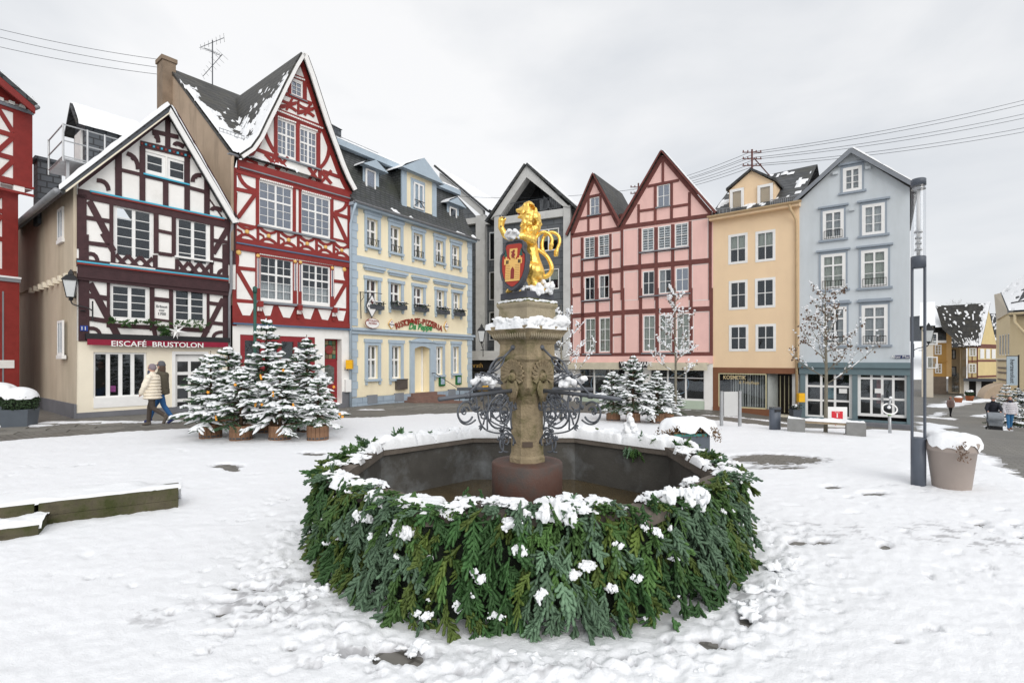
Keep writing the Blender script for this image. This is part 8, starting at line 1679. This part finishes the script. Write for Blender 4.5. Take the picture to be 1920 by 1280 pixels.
# ------------------------------------------------------------ people
SKIN = pm('skin', lin('#c79a86'), .6, .06, 6, 0)
def figure(lab, p, rotz, s_, legs, arms, clothes, hat, trousers, shoes, coat, coat_len, puffy, face=True, hair=None, extra=None, scarf=None):
    """x forward, y left; one continuous body with clothes over it"""
    t = thing('person', lab, 'person', p, rotz); V = Vector
    B = MB(); hip = .93; 
    for sg, (kx, kz, ax, az_, tx, tz) in zip((-1, 1), legs):
        h_ = V((0, sg*.085, hip)); k_ = V((kx, sg*.09, kz)); a_ = V((ax, sg*.09, az_)); cap(B, h_, .075, k_, .05); cap(B, k_, .05, a_, .036); cap(B, a_, .036, V((tx, sg*.095, tz)), .026)
    cap(B, V((0, 0, .95)), .12, V((.0, 0, 1.15)), .11); cap(B, V((0, 0, 1.15)), .115, V((.0, 0, 1.36)), .10); cap(B, V((0, -.13, 1.38)), .05, V((0, .13, 1.38)), .05); cap(B, V((0, 0, 1.4)), .05, V((.015, 0, 1.52)), .045)
    for j in range(5): B.ball((.02, 0, 1.58+.02*j), .082+.004*j, 12, 9, sq=(1.05, .86, 1.05))
    B.ball((.108, 0, 1.605), .016, 7, 6); B.ball((.085, 0, 1.545), .03, 8, 6); B.ball((.02, -.085, 1.61), .018, 6, 5); B.ball((.02, .085, 1.61), .018, 6, 5)
    for sg, (ex, ez, hx, hz) in zip((-1, 1), arms):
        e = V((ex, sg*.24, ez)); w = V((hx, sg*.22, hz)); cap(B, V((0, sg*.18, 1.37)), .05, e, .04); cap(B, e, .04, w, .028)
        d = (w-e).normalized(); cap(B, w, .032, w+d*.07, .03, 2)
        for f in range(4): cap(B, w+d*.07+V((0, 0, 0))+V((.0, (f-1.5)*.015, 0)), .0105, w+d*(.135-.008*abs(f-1.5))+V((.015, (f-1.5)*.015, 0)), .008, 3)
        cap(B, w+d*.02+V((.025, 0, 0)), .012, w+d*.075+V((.045, 0, 0)), .009, 2)
    me = voxel(B, .014, 2); me.materials.append(SKIN); link('body', me, t, scale=s_)
    def garment(name, mb, mat, vs=.015, sm=2, rough=0.0):
        m = voxel(mb, vs, sm)
        if rough: roughen(m, rough, 14)
        m.materials.append(mat if not isinstance(mat, str) else M[mat]); return link(name, m, t, scale=s_)
    T_ = MB()
    for sg, (kx, kz, ax, az_, tx, tz) in zip((-1, 1), legs):
        h_ = V((0, sg*.085, hip)); k_ = V((kx, sg*.09, kz)); a_ = V((ax, sg*.09, az_)); cap(T_, h_, .10, k_, .068); cap(T_, k_, .066, a_+V((0, 0, .02)), .055)
    cap(T_, V((0, -.05, .98)), .11, V((0, .05, .98)), .11); garment('trousers', T_, trousers, .013, 2, .004)
    S = MB()
    for sg, (kx, kz, ax, az_, tx, tz) in zip((-1, 1), legs): a_ = V((ax, sg*.09, az_)); cap(S, a_+V((0, 0, .03)), .055, a_, .052); cap(S, a_-V((.02, 0, .02)), .048, V((tx, sg*.095, tz)), .04)
    garment('shoes', S, shoes, .011, 1)
    C = MB(); zt, zb = 1.42, coat_len; n = int((zt-zb)/.085) if puffy else int((zt-zb)/.05)
    for i in range(n+1):
        z = zt-(zt-zb)*i/n; tt = i/n; wx = .125+.055*tt+(.05 if puffy else .015); wy = .19+.045*tt*(1 if puffy else .5)+(.035 if puffy else .005)
        if i == 0: wx *= .8; wy *= .82
        C.ball((.0, 0, z), 1.0, 18, 9, sq=(wx, wy, .058 if puffy else .06))
    for sg, (ex, ez, hx, hz) in zip((-1, 1), arms):
        e = V((ex, sg*.25, ez)); w = V((hx, sg*.23, hz)); sh_ = V((0, sg*.185, 1.37)); k = .095 if puffy else .075
        m = 5
        for i in range(m+1): q_ = sh_.lerp(e, i/m); C.ball(tuple(q_), k*(1 if i % 2 == 0 or not puffy else .92), 10, 8)
        for i in range(m+1): q_ = e.lerp(w, i/m); C.ball(tuple(q_), k*(.92-.15*i/m)*(1 if i % 2 == 0 or not puffy else .9), 10, 8)
    cap(C, V((.01, 0, 1.44)), .095, V((.02, 0, 1.50)), .08); garment('coat', C, coat, .015, 1 if puffy else 2, .004)
    if hat:
        Hh = MB(); 
        for j in range(4): Hh.ball((.005, 0, 1.645+.017*j), .104-.005*j, 12, 9, sq=(1.05, .92, .85))
        if hat[1] == 'cap': Hh.box(.08, .19, -.07, .07, 1.645, 1.66)
        if hat[1] == 'flat':
            Hh.ball((.05, 0, 1.67), .12, 12, 6, sq=(1.1, .95, .35))
        garment('hat', Hh, hat[0], .011, 1)
    if scarf: Sc = MB(); cap(Sc, V((.04, 0, 1.46)), .085, V((.055, 0, 1.53)), .078); garment('scarf', Sc, scarf, .011, 1, .004)
    if hair:
        Hr = MB(); 
        for j in range(5): Hr.ball((-.02, 0, 1.63-.035*j), .092, 10, 8, sq=(.85, 1.0, 1))
        if hair[1]:
            for sg in (-1, 1): cap(Hr, V((.03, sg*.08, 1.56)), .045, V((.07, sg*.09, 1.30)), .04)
        garment('hair', Hr, hair[0], .012, 1, .004)
    if face:
        for sg in (-1, 1): obj('eye', MB().ball((.098, sg*.032, 1.625), .009, 6, 5), 'black', t, scale=s_)
        obj('mouth', MB().box(.098, .106, -.022, .022, 1.562, 1.568), pm('lip', lin('#9a5a50'), .5, .05, bump=0), t, scale=s_)
    return t
mcol = lambda n, c, k=1.0: pm(n, lin(c, k), .85, .12, 8, .15, 30)
d = 14.35; X = (286-CX)/FPX*d
figure('person in cream puffer coat and knitted hat striding left past the cafe', (X, d, gz(X, d)+.01), R(184), .985, ((.13, .52, .16, .09, .30, .035), (-.06, .52, -.40, .28, -.36, .10)), ((.02, 1.13, .10, .93), (.06, 1.13, .16, .95)), None, (mcol('pale_pink_knit', '#857a80'), 'beanie'), mcol('dark_olive_trousers', '#4a423c'), mcol('grey_boots', '#5f5850'), mcol('cream_puffer', '#ece2d0', 1.0), .80, True, scarf=mcol('slate_scarf', '#4a5266'))
d = 14.85; X = (303-CX)/FPX*d
figure('person in olive jacket, jeans and grey cap walking behind the cream coat', (X, d, gz(X, d)+.01), R(180), 1.03, ((.25, .52, .40, .12, .52, .05), (-.12, .52, -.36, .16, -.26, .05)), ((.05, 1.12, .26, 1.02), (.02, 1.12, .25, 1.0)), None, (mcol('grey_cap', '#5c5d62'), 'cap'), mcol('blue_jeans', '#2f5f92'), mcol('navy_shoes', '#37406e'), mcol('olive_jacket', '#5d574a'), .86, False, hair=(mcol('brown_hair', '#5a4a40'), False))
d = 25.2; X = (1862-CX)/FPX*d; zs_ = gz(X, d)
figure('person in dark jacket and grey flat cap pushing a pushchair up the street', (X, d, zs_), R(-128), 1.04, ((.12, .52, .20, .10, .32, .04), (-.08, .52, -.26, .16, -.18, .06)), ((.22, 1.18, .42, 1.08), (.22, 1.18, .42, 1.08)), None, (mcol('grey_tweed', '#77736c'), 'flat'), mcol('black_trousers', '#2a2a2e'), mcol('black_shoes', '#1e1e20'), mcol('navy_black_jacket', '#23252e'), .84, False)
pd = Vector((X, d, zs_))+Vector((math.cos(R(-128)), math.sin(R(-128)), 0))*.78
sx = thing('pushchair', 'grey hooded pushchair with black wheels pushed along the street', 'pushchair', pd, R(-128)); gf = mcol('grey_pram_cloth', '#858a90'); 
hd = MB(); n = 10
rings = []
for j in range(7): a = R(190-j*30); rings.append([(.05+.44*math.cos(a), y*.28, .66+.44*math.sin(a)) for y in [math.cos(math.pi*i/n) for i in range(n+1)]]+[(.05+.39*math.cos(a), y*.25, .66+.39*math.sin(a)) for y in [math.cos(math.pi*i/n) for i in range(n, -1, -1)]])
obj('hood', hd.loft(rings), gf, sx, True); obj('seat_bag', MB().loft([[(-.34, -.24, .60), (.40, -.24, .48), (.40, .24, .48), (-.34, .24, .60)], [(-.38, -.26, .74), (.42, -.26, .62), (.42, .26, .62), (-.38, .26, .74)]]), gf, sx); obj('basket', MB().box(-.32, .34, -.22, .22, .26, .42), 'black', sx)
obj('frame', MB().tube([(-.72, -.24, 1.08), (-.3, -.25, .62), (.38, -.24, .2)], .02, 6).tube([(-.72, .24, 1.08), (-.3, .25, .62), (.38, .24, .2)], .02, 6).tube([(.1, -.25, .62), (-.40, -.26, .2)], .02, 6).tube([(.1, .25, .62), (-.40, .26, .2)], .02, 6).tube([(-.72, -.24, 1.08), (-.72, .24, 1.08)], .024, 6), 'black', sx)
for x, y, r_ in ((-.42, -.28, .17), (-.42, .28, .17), (.38, -.25, .13), (.38, .25, .13)):
    w_ = obj('wheel', MB().tube([(x+r_*math.cos(i*.3927), y, r_+.01+r_*math.sin(i*.3927)) for i in range(17)], .025, 6), 'black', sx, True); obj('rim', MB().tube([(x, y-.02, r_+.01), (x, y+.02, r_+.01)], r_*.55, 12), 'dkgrey', w_)
d = 26.3; X = (1893-CX)/FPX*d
figure('person in white coat, dark scarf and blue jeans carrying a dark bag', (X, d, gz(X, d)), R(-118), .98, ((.10, .52, .16, .10, .28, .04), (-.05, .52, -.18, .13, -.08, .05)), ((.03, 1.13, .10, .92), (.03, 1.13, .10, .92)), None, (mcol('black_knit', '#202024'), 'beanie'), mcol('bright_jeans', '#3a6f9a'), mcol('brown_boots', '#6a4a38'), mcol('white_coat', '#cfccd0'), .88, True, hair=(mcol('dark_red_hair', '#3a2422'), True), scarf=mcol('navy_scarf', '#23283a'))
d = 43; X = (1782-CX)/FPX*d
figure('small distant person in pinkish patterned coat walking down the street', (X, d, gz(X, d)), R(-95), .97, ((.10, .52, .14, .10, .26, .04), (-.04, .52, -.14, .12, -.05, .05)), ((.02, 1.13, .06, .93), (.02, 1.13, .06, .93)), None, None, mcol('black_leggings', '#1c1c20'), mcol('black_boots', '#1a1a1c'), mcol('taupe_pink_coat', '#9c8580'), .84, True, hair=(mcol('black_hair', '#151416'), False))
# ------------------------------------------------------------ houses down the street
def simple_roof(h, ze, rise, D=7, mats='slate', ov=.3, snow=0.5, seed=0):
    W = h.W; h.part('roof', MB().add([(-.2, -ov, ze), (W+.2, -ov, ze), (W+.2, D/2, ze+rise), (-.2, D/2, ze+rise), (W+.2, D, ze), (-.2, D, ze)], [(0, 1, 2, 3), (3, 2, 4, 5), (1, 4, 2), (0, 3, 5)]), mats)
    n1_, n2_ = 40, 50; aa, bb = np.meshgrid(np.linspace(0, 1, n1_), np.linspace(0, 1, n2_), indexing='ij'); P_ = np.zeros((n1_, n2_, 3)); P_[..., 0] = -.2+bb*(W+.4); P_[..., 1] = -ov+aa*(D/2+ov); P_[..., 2] = ze+.02+aa*rise
    cv = snow+.8*fbm(bb*4+seed, aa*5, 5, .6); snow_sheet('snow', P_, np.where(cv > 0, np.minimum(1, cv*4)*.12, -.03), h.t)
M['ochre'] = pm('ochre_plaster', lin('#c39a5c'), .9, .06, 1, .1); M['cream2'] = pm('pale_cream_plaster', lin('#d9cfbd'), .9, .05, 1, .1); M['butter'] = pm('butter_cream_plaster', lin('#e3d1ac'), .9, .04, 1, .1); M['brownstone'] = pm('brown_stone_base', lin('#7c7066'), .9, .15, 2, .2)
zS = (1730, 580, 9.142)
def perp(p0, Y0, p1):
    t0, t1 = (p0-CX)/FPX, (p1-CX)/FPX; th = math.atan((t0+t1)/2); s_ = (t1-t0)*Y0/(math.cos(th)+t1*math.sin(th)); return p0, Y0, p1, Y0-s_*math.sin(th)
kw = dict(fw=.14, mw=.06, tk=.1, y=-.03, hole=False, cols=2, rows=(1, 1, 1))
# ochre house
h = House('street_house', 'ochre house with dark mansard roof down the street', *perp(1750, 72, 1774.5), -2.9); h.z = zS; W = h.W; ze = h.P(300, 575)[1]; zb = h.P(300, 1150)[1]
h.wall([(0, -1.5), (W, -1.5), (W, ze), (0, ze)], 'ochre'); h.part('ground_floor', MB().box(0, W, -.08, .0, -1.5, zb), 'brownstone'); h.win(205, 605, 325, 775, **kw); h.win(210, 930, 330, 1095, **kw)
h.part('moulding', MB().box(-.1, W+.1, -.2, 0, h.P(300, 890)[1]-.1, h.P(300, 890)[1]+.1), 'ochre'); h.part('corner_bay', MB().box(W, W+.55, -.1, 3, zb, h.P(300, 320)[1]), pm('pale_ochre_plaster', lin('#d6b27e'), .9, .05, 1, .1)); 
zt = h.P(300, 320)[1]; h.part('mansard_roof', MB().add([(-.1, -.3, ze), (W, -.3, ze), (W, .8, zt), (-.1, .8, zt)], [(0, 1, 2, 3)]), 'slate'); h.part('eave_snow', MB().box(-.1, W, -.35, .1, ze, ze+.35), 'snow'); simple_roof(h, zt, 3.0, 9, 'slate', .3, 1.0, 3); h.body(8, ze, 'ochre')
# white house with slate gable left of it
h = House('street_house', 'narrow white house front just behind the light column', *perp(1728, 66, 1750), -2.7); W = h.W; h.z = zS; zt = h.P(60, 300)[1]; h.wall([(0, -1.5), (W, -1.5), (W, zt), (0, zt)], 'cream2'); simple_roof(h, zt, 3.4, 8, 'slate', .3, .9, 7); h.body(8, zt, 'cream2')
for zz in (3.5, 6.5): h.win(.5, zz+1.5, 1.6, zz, 2, (1, 1), fw=.14, y=-.03, hole=False, uv=True)

# cream house
h = House('street_house', 'cream house with dark windows between ochre and timbered houses', *perp(1778, 74, 1812), -2.9); h.z = zS; W = h.W; ze = h.P(600, 650)[1]
h.wall([(0, -1.5), (W, -1.5), (W, ze), (0, ze)], 'cream2'); k2 = dict(kw); k2['rows'] = (1, 1); k2['frame'] = 'dkgrey'; h.win(455, 690, 570, 850, **k2); h.win(445, 975, 580, 1140, **{**k2, 'cols': 1, 'rows': (1,)})
for x in (685, 710, 735): h.win(x, 690, x+16, 860, **{**kw, 'cols': 1, 'rows': (1,), 'fw': .06}); h.win(x, 980, x+16, 1140, **{**kw, 'cols': 1, 'rows': (1,), 'fw': .06})
h.part('shop_window', MB().box(h.P(500, 0)[0], h.P(620, 0)[0], -.06, 0, .2, 2.9), M['glass_s']); h.part('downpipe', MB().tube([(h.P(640, 700)[0], -.1, ze), (h.P(640, 700)[0], -.1, -1)], .08, 6), 'cream'); simple_roof(h, ze, 3.2, 8, 'slate', .5, -.05, 5); h.body(8, ze, 'cream2')
# timbered house with steep gable to the right
h = House('street_house', 'brown and yellow timbered house with mossy steep roof down the street', *perp(1814, 68, 1833), -2.85); h.z = zS; W = h.W; h.bm = 'rust'; ze = h.P(860, 625)[1]; zb = h.P(860, 1180)[1]
h.wall([(0, zb), (W, zb), (W, ze), (0, ze)], pm('straw_plaster', lin('#ddc894'), .9, .05, 1, .1)); h.win(795, 660, 925, 800, **kw); h.win(785, 930, 920, 1090, **kw)
h.beams([(938, 640, 938, 1180, 22), (848, 810, 848, 900, 18), (780, 800, 780, 1180, 8), (845, 1095, 845, 1170, 18)], name='post'); h.beams([(780, 880, 935, 880, 16), (780, 905, 935, 905, 14), (780, 640, 940, 640, 20), (780, 1170, 940, 1170, 16)], name='rail')
h.part('gable_wall', MB().prism([(W, zb), (W+5.5, zb), (W+5.5, ze), (W+2.9, ze+5.8), (W, ze)], .0, .2).add([], []), MATS['straw_plaster']) if False else None
D = 7; h.part('side_wall', MB().add([(W, 0, zb), (W+2.0, 6, zb), (W+2.0, 6, ze), (W+1.0, 3, ze+5.6), (W, 0, ze)], [(0, 1, 2, 3, 4)]), MATS['straw_plaster'])
for z in (zb+.1, zb+2.2, zb+4.0, ze): h.part('beam', MB().box(W-.02, W+.06, -.05, .0, z, z+.25), 'rust'); h.part('side_beam', MB().add([(W+.03, 0, z), (W+2.03, 6, z), (W+2.03, 6, z+.25), (W+.03, 0, z+.25)], [(0, 1, 2, 3)]), 'rust')
for t in (.2, .5, .8): h.part('side_window', MB().add([(W+2*t-.2+.06, 6*t-.6, zb+2.6), (W+2*t+.2+.06, 6*t+.6, zb+2.6), (W+2*t+.2+.06, 6*t+.6, zb+3.9), (W+2*t-.2+.06, 6*t-.6, zb+3.9)], [(0, 1, 2, 3)]), 'white')
h.part('roof', MB().add([(-.5, -.4, ze-.1), (W+.3, -.4, ze-.1), (W+1.3, 3, ze+5.8), (-3.4, 3.4, ze+5.8), (-2.6, 1.5, ze+2.4)], [(0, 1, 2, 3, 4)]), 'slate_moss')
n1_, n2_ = 50, 60; aa, bb = np.meshgrid(np.linspace(0, 1, n1_), np.linspace(0, 1, n2_), indexing='ij'); P_ = np.zeros((n1_, n2_, 3)); P_[..., 0] = -.5-2.9*aa+bb*(W+.8+aa*3.9); P_[..., 1] = -.42+aa*3.4; P_[..., 2] = ze-.06+aa*5.9
cv = -.70+.6*fbm(bb*5, aa*6, 5, .6)+.75*fbm(bb*17, aa*13, 4, .7)+1.6*smooth(.82, 1, bb)+1.1*(1-smooth(.0, .22, aa)); snow_sheet('snow', P_, np.where(cv > 0, np.minimum(1, cv*4)*.12, -.03), h.t)
h.part('shop_floor', MB().box(0, W+1.5, .3, .4, -1, zb), 'room'); h.part('shop_canopy', MB().box(-.4, W+3.2, -1.2, .3, zb-.35, zb), 'dkgrey')
for x in (W+.1, W+2.4, -.1): h.part('shop_pillar', MB().box(x-.25, x+.25, -.1, .3, -1, zb-.3), 'white')
# house behind with window, right of the timbered one
h = House('street_house', 'butter-coloured house with dark slate roof beside the timbered gable', *perp(1848, 72, 1872), -2.7); h.z = zS; W = h.W; ze = h.P(1150, 735)[1]; h.wall([(-.6, -1.5), (W, -1.5), (W, ze), (-.6, ze)], 'butter'); h.win(1115, 745, 1225, 880, **kw); h.part('sign_box', MB().box(h.P(1165, 0)[0], h.P(1215, 0)[0], -.4, -.1, h.P(1190, 1100)[1], h.P(1190, 1010)[1]), pm('amber_sign', lin('#e0a040'), .5, .1, bump=0)); simple_roof(h, ze, 5.5, 8, 'slate', .4, -.15, 9); h.body(8, ze, 'butter')
# big cream house at the right picture edge
h = House('street_house', 'large cream house with snowy roof at the right edge of the picture', 1868, 40.3, 1894, 36, -2.2); h.z = zS; W = h.W; zr = h.P(1420, 90)[1]; ztop = zr
for i in range(4): h.win(1310+i*48, 445-i*9, 1338+i*48, 780, cols=1, rows=(1,), fw=.05, mw=.03, y=.05)
h.wall([(0, -1.5), (W, -1.5), (W, zr), (0, zr)], 'butter')
for y0, y1 in ((860, 1020), (1060, 1230)): a, b = h.P(1300, y0), h.P(1460, y1); h.part('panel_frame', MB().box(a[0], b[0], -.06, 0, a[1]-.12, a[1]).box(a[0], b[0], -.06, 0, b[1], b[1]+.12), 'brownstone')
h.part('window_band', MB().box(0, W, -.08, 0, h.P(1380, 835)[1]-.12, h.P(1380, 835)[1]), 'cream')
e0, e1_ = Vector((W, 0)), Vector((W+3.1, 6.3))
h.part('street_wall', MB().add([(W, 0, -1.5), (e1_.x, e1_.y, -1.5), (e1_.x, e1_.y, zr-.2), (W, 0, zr-.2)], [(0, 1, 2, 3)]), 'butter')
bpy.context.view_layer.update(); inv = h.t.matrix_world.inverted(); Q = [inv @ ray(*q_) for q_ in ((1892, 586, 35.8), (1990, 580, 33), (1990, 470, 37), (1876, 548, 38.6))]
h.part('roof', MB().add([tuple(v) for v in Q]+[tuple(v-Vector((0, 0, .25))) for v in Q], [(0, 1, 2, 3), (0, 4, 5, 1), (3, 7, 4, 0), (7, 6, 5, 4)]), 'slate')
aa, bb = np.meshgrid(np.linspace(0, 1, 40), np.linspace(0, 1, 60), indexing='ij'); A0, B0, B1, A1 = [np.array(v) for v in Q]
P_ = (1-aa)[..., None]*((1-bb)[..., None]*A0+bb[..., None]*B0)+aa[..., None]*((1-bb)[..., None]*A1+bb[..., None]*B1); P_[..., 2] += .02; cv = .75-.3*aa+.8*fbm(bb*7, aa*9, 4); snow_sheet('snow', P_, np.where(cv > 0, np.minimum(1, cv*4)*.12, -.03), h.t)
h.part('gutter', MB().tube([Q[0]-Vector((0, 0, .1)), Q[1]-Vector((0, 0, .1))], .1, 8), 'butter', True); g_ = Q[0].lerp(Q[1], .12)
h.part('downpipe', MB().tube([g_-Vector((0, 0, .1)), g_-Vector((0, 0, .7)), Q[0].lerp(Q[1], .5)-Vector((0, 0, 2.2))], .09, 8), 'butter', True); h.part('snow_guard', MB().tube([Q[0].lerp(Q[3], .3).lerp(Q[1].lerp(Q[2], .2), .1)+Vector((0, 0, .15)), Q[1].lerp(Q[2], .2)+Vector((0, 0, .15))], .06, 5), 'black')
Q2 = [inv @ ray(*q_) for q_ in ((1864, 552, 40), (1877, 549, 38.5), (1892, 586, 35.9), (1868, 600, 39.8))]; h.part('verge', MB().add([tuple(v) for v in Q2]+[tuple(v+Vector((.3, .6, 0))) for v in Q2], [(0, 1, 2, 3), (0, 4, 5, 1), (0, 3, 7, 4)]), 'cream2')
h.part('room_back', MB().add([(0, .6, -1), (W, .6, -1), (W, .6, zr-.5), (0, .6, zr-.5)], [(0, 1, 2, 3)]), 'room')
zaw = h.P(1300, 1260)[1]; n = 10; h.part('awning', MB().loft([[(x, -.1-1.3*math.sin(math.pi/2*i/n), zaw+.1-1.1*(1-math.cos(math.pi/2*i/n))) for i in range(n+1)]+[(x, -.05, zaw-1.0)] for x in (W*.45, W+.2)]), pm('beige_awning', lin('#c9b49c'), .9, .08, 3, .1))
BIGH = h
# vertical banner with its text
h.z = (0, 0, 1); c = ray(1897.5, 695, 33.5); bn_ = thing('banner', 'pale blue vertical banner with dark brush lettering on the cream house', 'banner', c, R(-12)); k = 33.5/FPX
obj('cloth', MB().box(-8.5*k, 8.5*k, -.02, .02, -27*k, 27*k), pm('pale_blue_cloth', lin('#a9b8c2'), .8, .08, 3, .1), bn_); link('lettering', text_mesh('herzenslust', .34, .004, 'dkgrey', shear=.2, bold=.004), bn_, loc=(0, -.03, 0), rot=(R(90), R(90), 0)); obj('pole', MB().tube([(10.5*k, 0, -50*k), (10.5*k, 0, 30*k)], .04, 8).tube([(-9*k, 0, 27.5*k), (10.5*k, 0, 27.5*k)], .03, 6), 'black', bn_)
# flat grey building and bare trees on the far slope
o = obj('flat_building', MB().box(-7, 12, 0, 12, -4, 2.3).box(-7.3, 12.3, -.3, 12, 2.3, 2.6), M['slate_wall'], None, loc=ray(1815, 607, 130)); tag(o, 'long flat-roofed grey building on the slope above the street houses', 'building')
obj_h = link('hills', mesh_of('hills', (np.stack([*(np.meshgrid(np.linspace(60, 260, 40), np.linspace(110, 260, 20), indexing='ij'))], -1).reshape(-1, 2).tolist() and np.concatenate([np.stack(np.meshgrid(np.linspace(60, 260, 40), np.linspace(112, 260, 20), indexing='ij'), -1).reshape(-1, 2), np.zeros((800, 1))], 1), (lambda i: np.stack([i[:-1, :-1], i[1:, :-1], i[1:, 1:], i[:-1, 1:]], -1).reshape(-1, 4))(np.arange(800).reshape(40, 20)), None), 'snow', True))
co = np.zeros(2400, np.float32); obj_h.data.vertices.foreach_get('co', co); co = co.reshape(-1, 3); co[:, 2] = -4+np.clip((co[:, 1]-112)*.16, 0, 14)+.6*fbm(co[:, 0]*.05, co[:, 1]*.05, 3); obj_h.data.vertices.foreach_set('co', co.ravel()); tag(obj_h, 'snowy slope behind the street houses', kind='structure')
bpy.data.materials
bare_tree('bare_tree', 'bare winter tree on the far slope, left of the flat building', ray(1792, 606, 112)-Vector((0, 0, 1.5)), 6.5, 31, 0, 2.4, .1, 'bare trees on the far slope'); bare_tree('bare_tree', 'smaller bare winter tree on the far slope near the roof antenna', ray(1772, 606, 116)-Vector((0, 0, 2)), 5.5, 32, 0, 2.0, .1, 'bare trees on the far slope')
for lab, x, y0, y1 in (('thin antenna mast above the ochre house', 1768.5, 572, 606), ('thin antenna mast above the flat building', 1821, 568, 606)): o = obj('antenna_mast', MB().tube([(0, 0, 0), (0, 0, (y1-y0)*90/FPX)], .05, 5).tube([(-.8, 0, (y1-y0)*88/FPX), (.8, 0, (y1-y0)*88/FPX)], .03, 4), 'dkgrey', None, loc=ray(x, y1, 90)); tag(o, lab, 'antenna')
# firs and pots in the street
for i, (x, d, top, lab) in enumerate(((1886, 29.5, 716, 'dark fir left of three behind the person in white'), (1908, 30, 722, 'dark fir in the middle of three by the cream house'), (1932, 29.5, 712, 'dark fir cut by the right picture edge'))):
    X = (x-CX)/FPX*d; t = tree_at(x, 0, (2, 0, 1)[i], top, lab, 'firs along the street', i*2.1, False, d=d)
    for c in t.children:
        if c.name.startswith('snow'): c.scale = (c.scale[0]*.98, c.scale[1]*.98, c.scale[2]*.99)
tc_ = pm('terracotta', lin('#a0603f'), .85, .1, 4, .2)
for x, y, lab, leafy in ((1797, 754, 'terracotta pot with a snow top in the street', 0), (1818, 751, 'terracotta pot with a round green bush in the street', 1)):
    d = 55; p = ray(x, y, d); k = d/FPX; t = thing('street_pot', lab, 'flower pot', p); obj('pot', MB().lathe([(.0, 0), (5*k, 0), (6.5*k, 8*k), (6.8*k, 9*k), (6*k, 9*k), (0, 8.5*k)], 18), tc_, t, True)
    if leafy:
        lf = MB(); q = random.Random(1)
        for _ in range(500): v = Vector((q.gauss(0, 1), q.gauss(0, 1), q.gauss(0, 1))).normalized(); pp2 = v*6*k*q.uniform(.8, 1.05)+Vector((0, 0, 13*k)); a = q.uniform(0, 6); lf.add([pp2, pp2+Vector((.1*math.cos(a), .1*math.sin(a), .03)), pp2+Vector((0, .05, .12))], [(0, 1, 2)])
        o = obj('foliage', lf, 'box', t); o['kind'] = 'stuff'
    mound('snow', 5.5*k, 5.5*k, 3*k, (17 if leafy else 9)*k, t, 1.0)
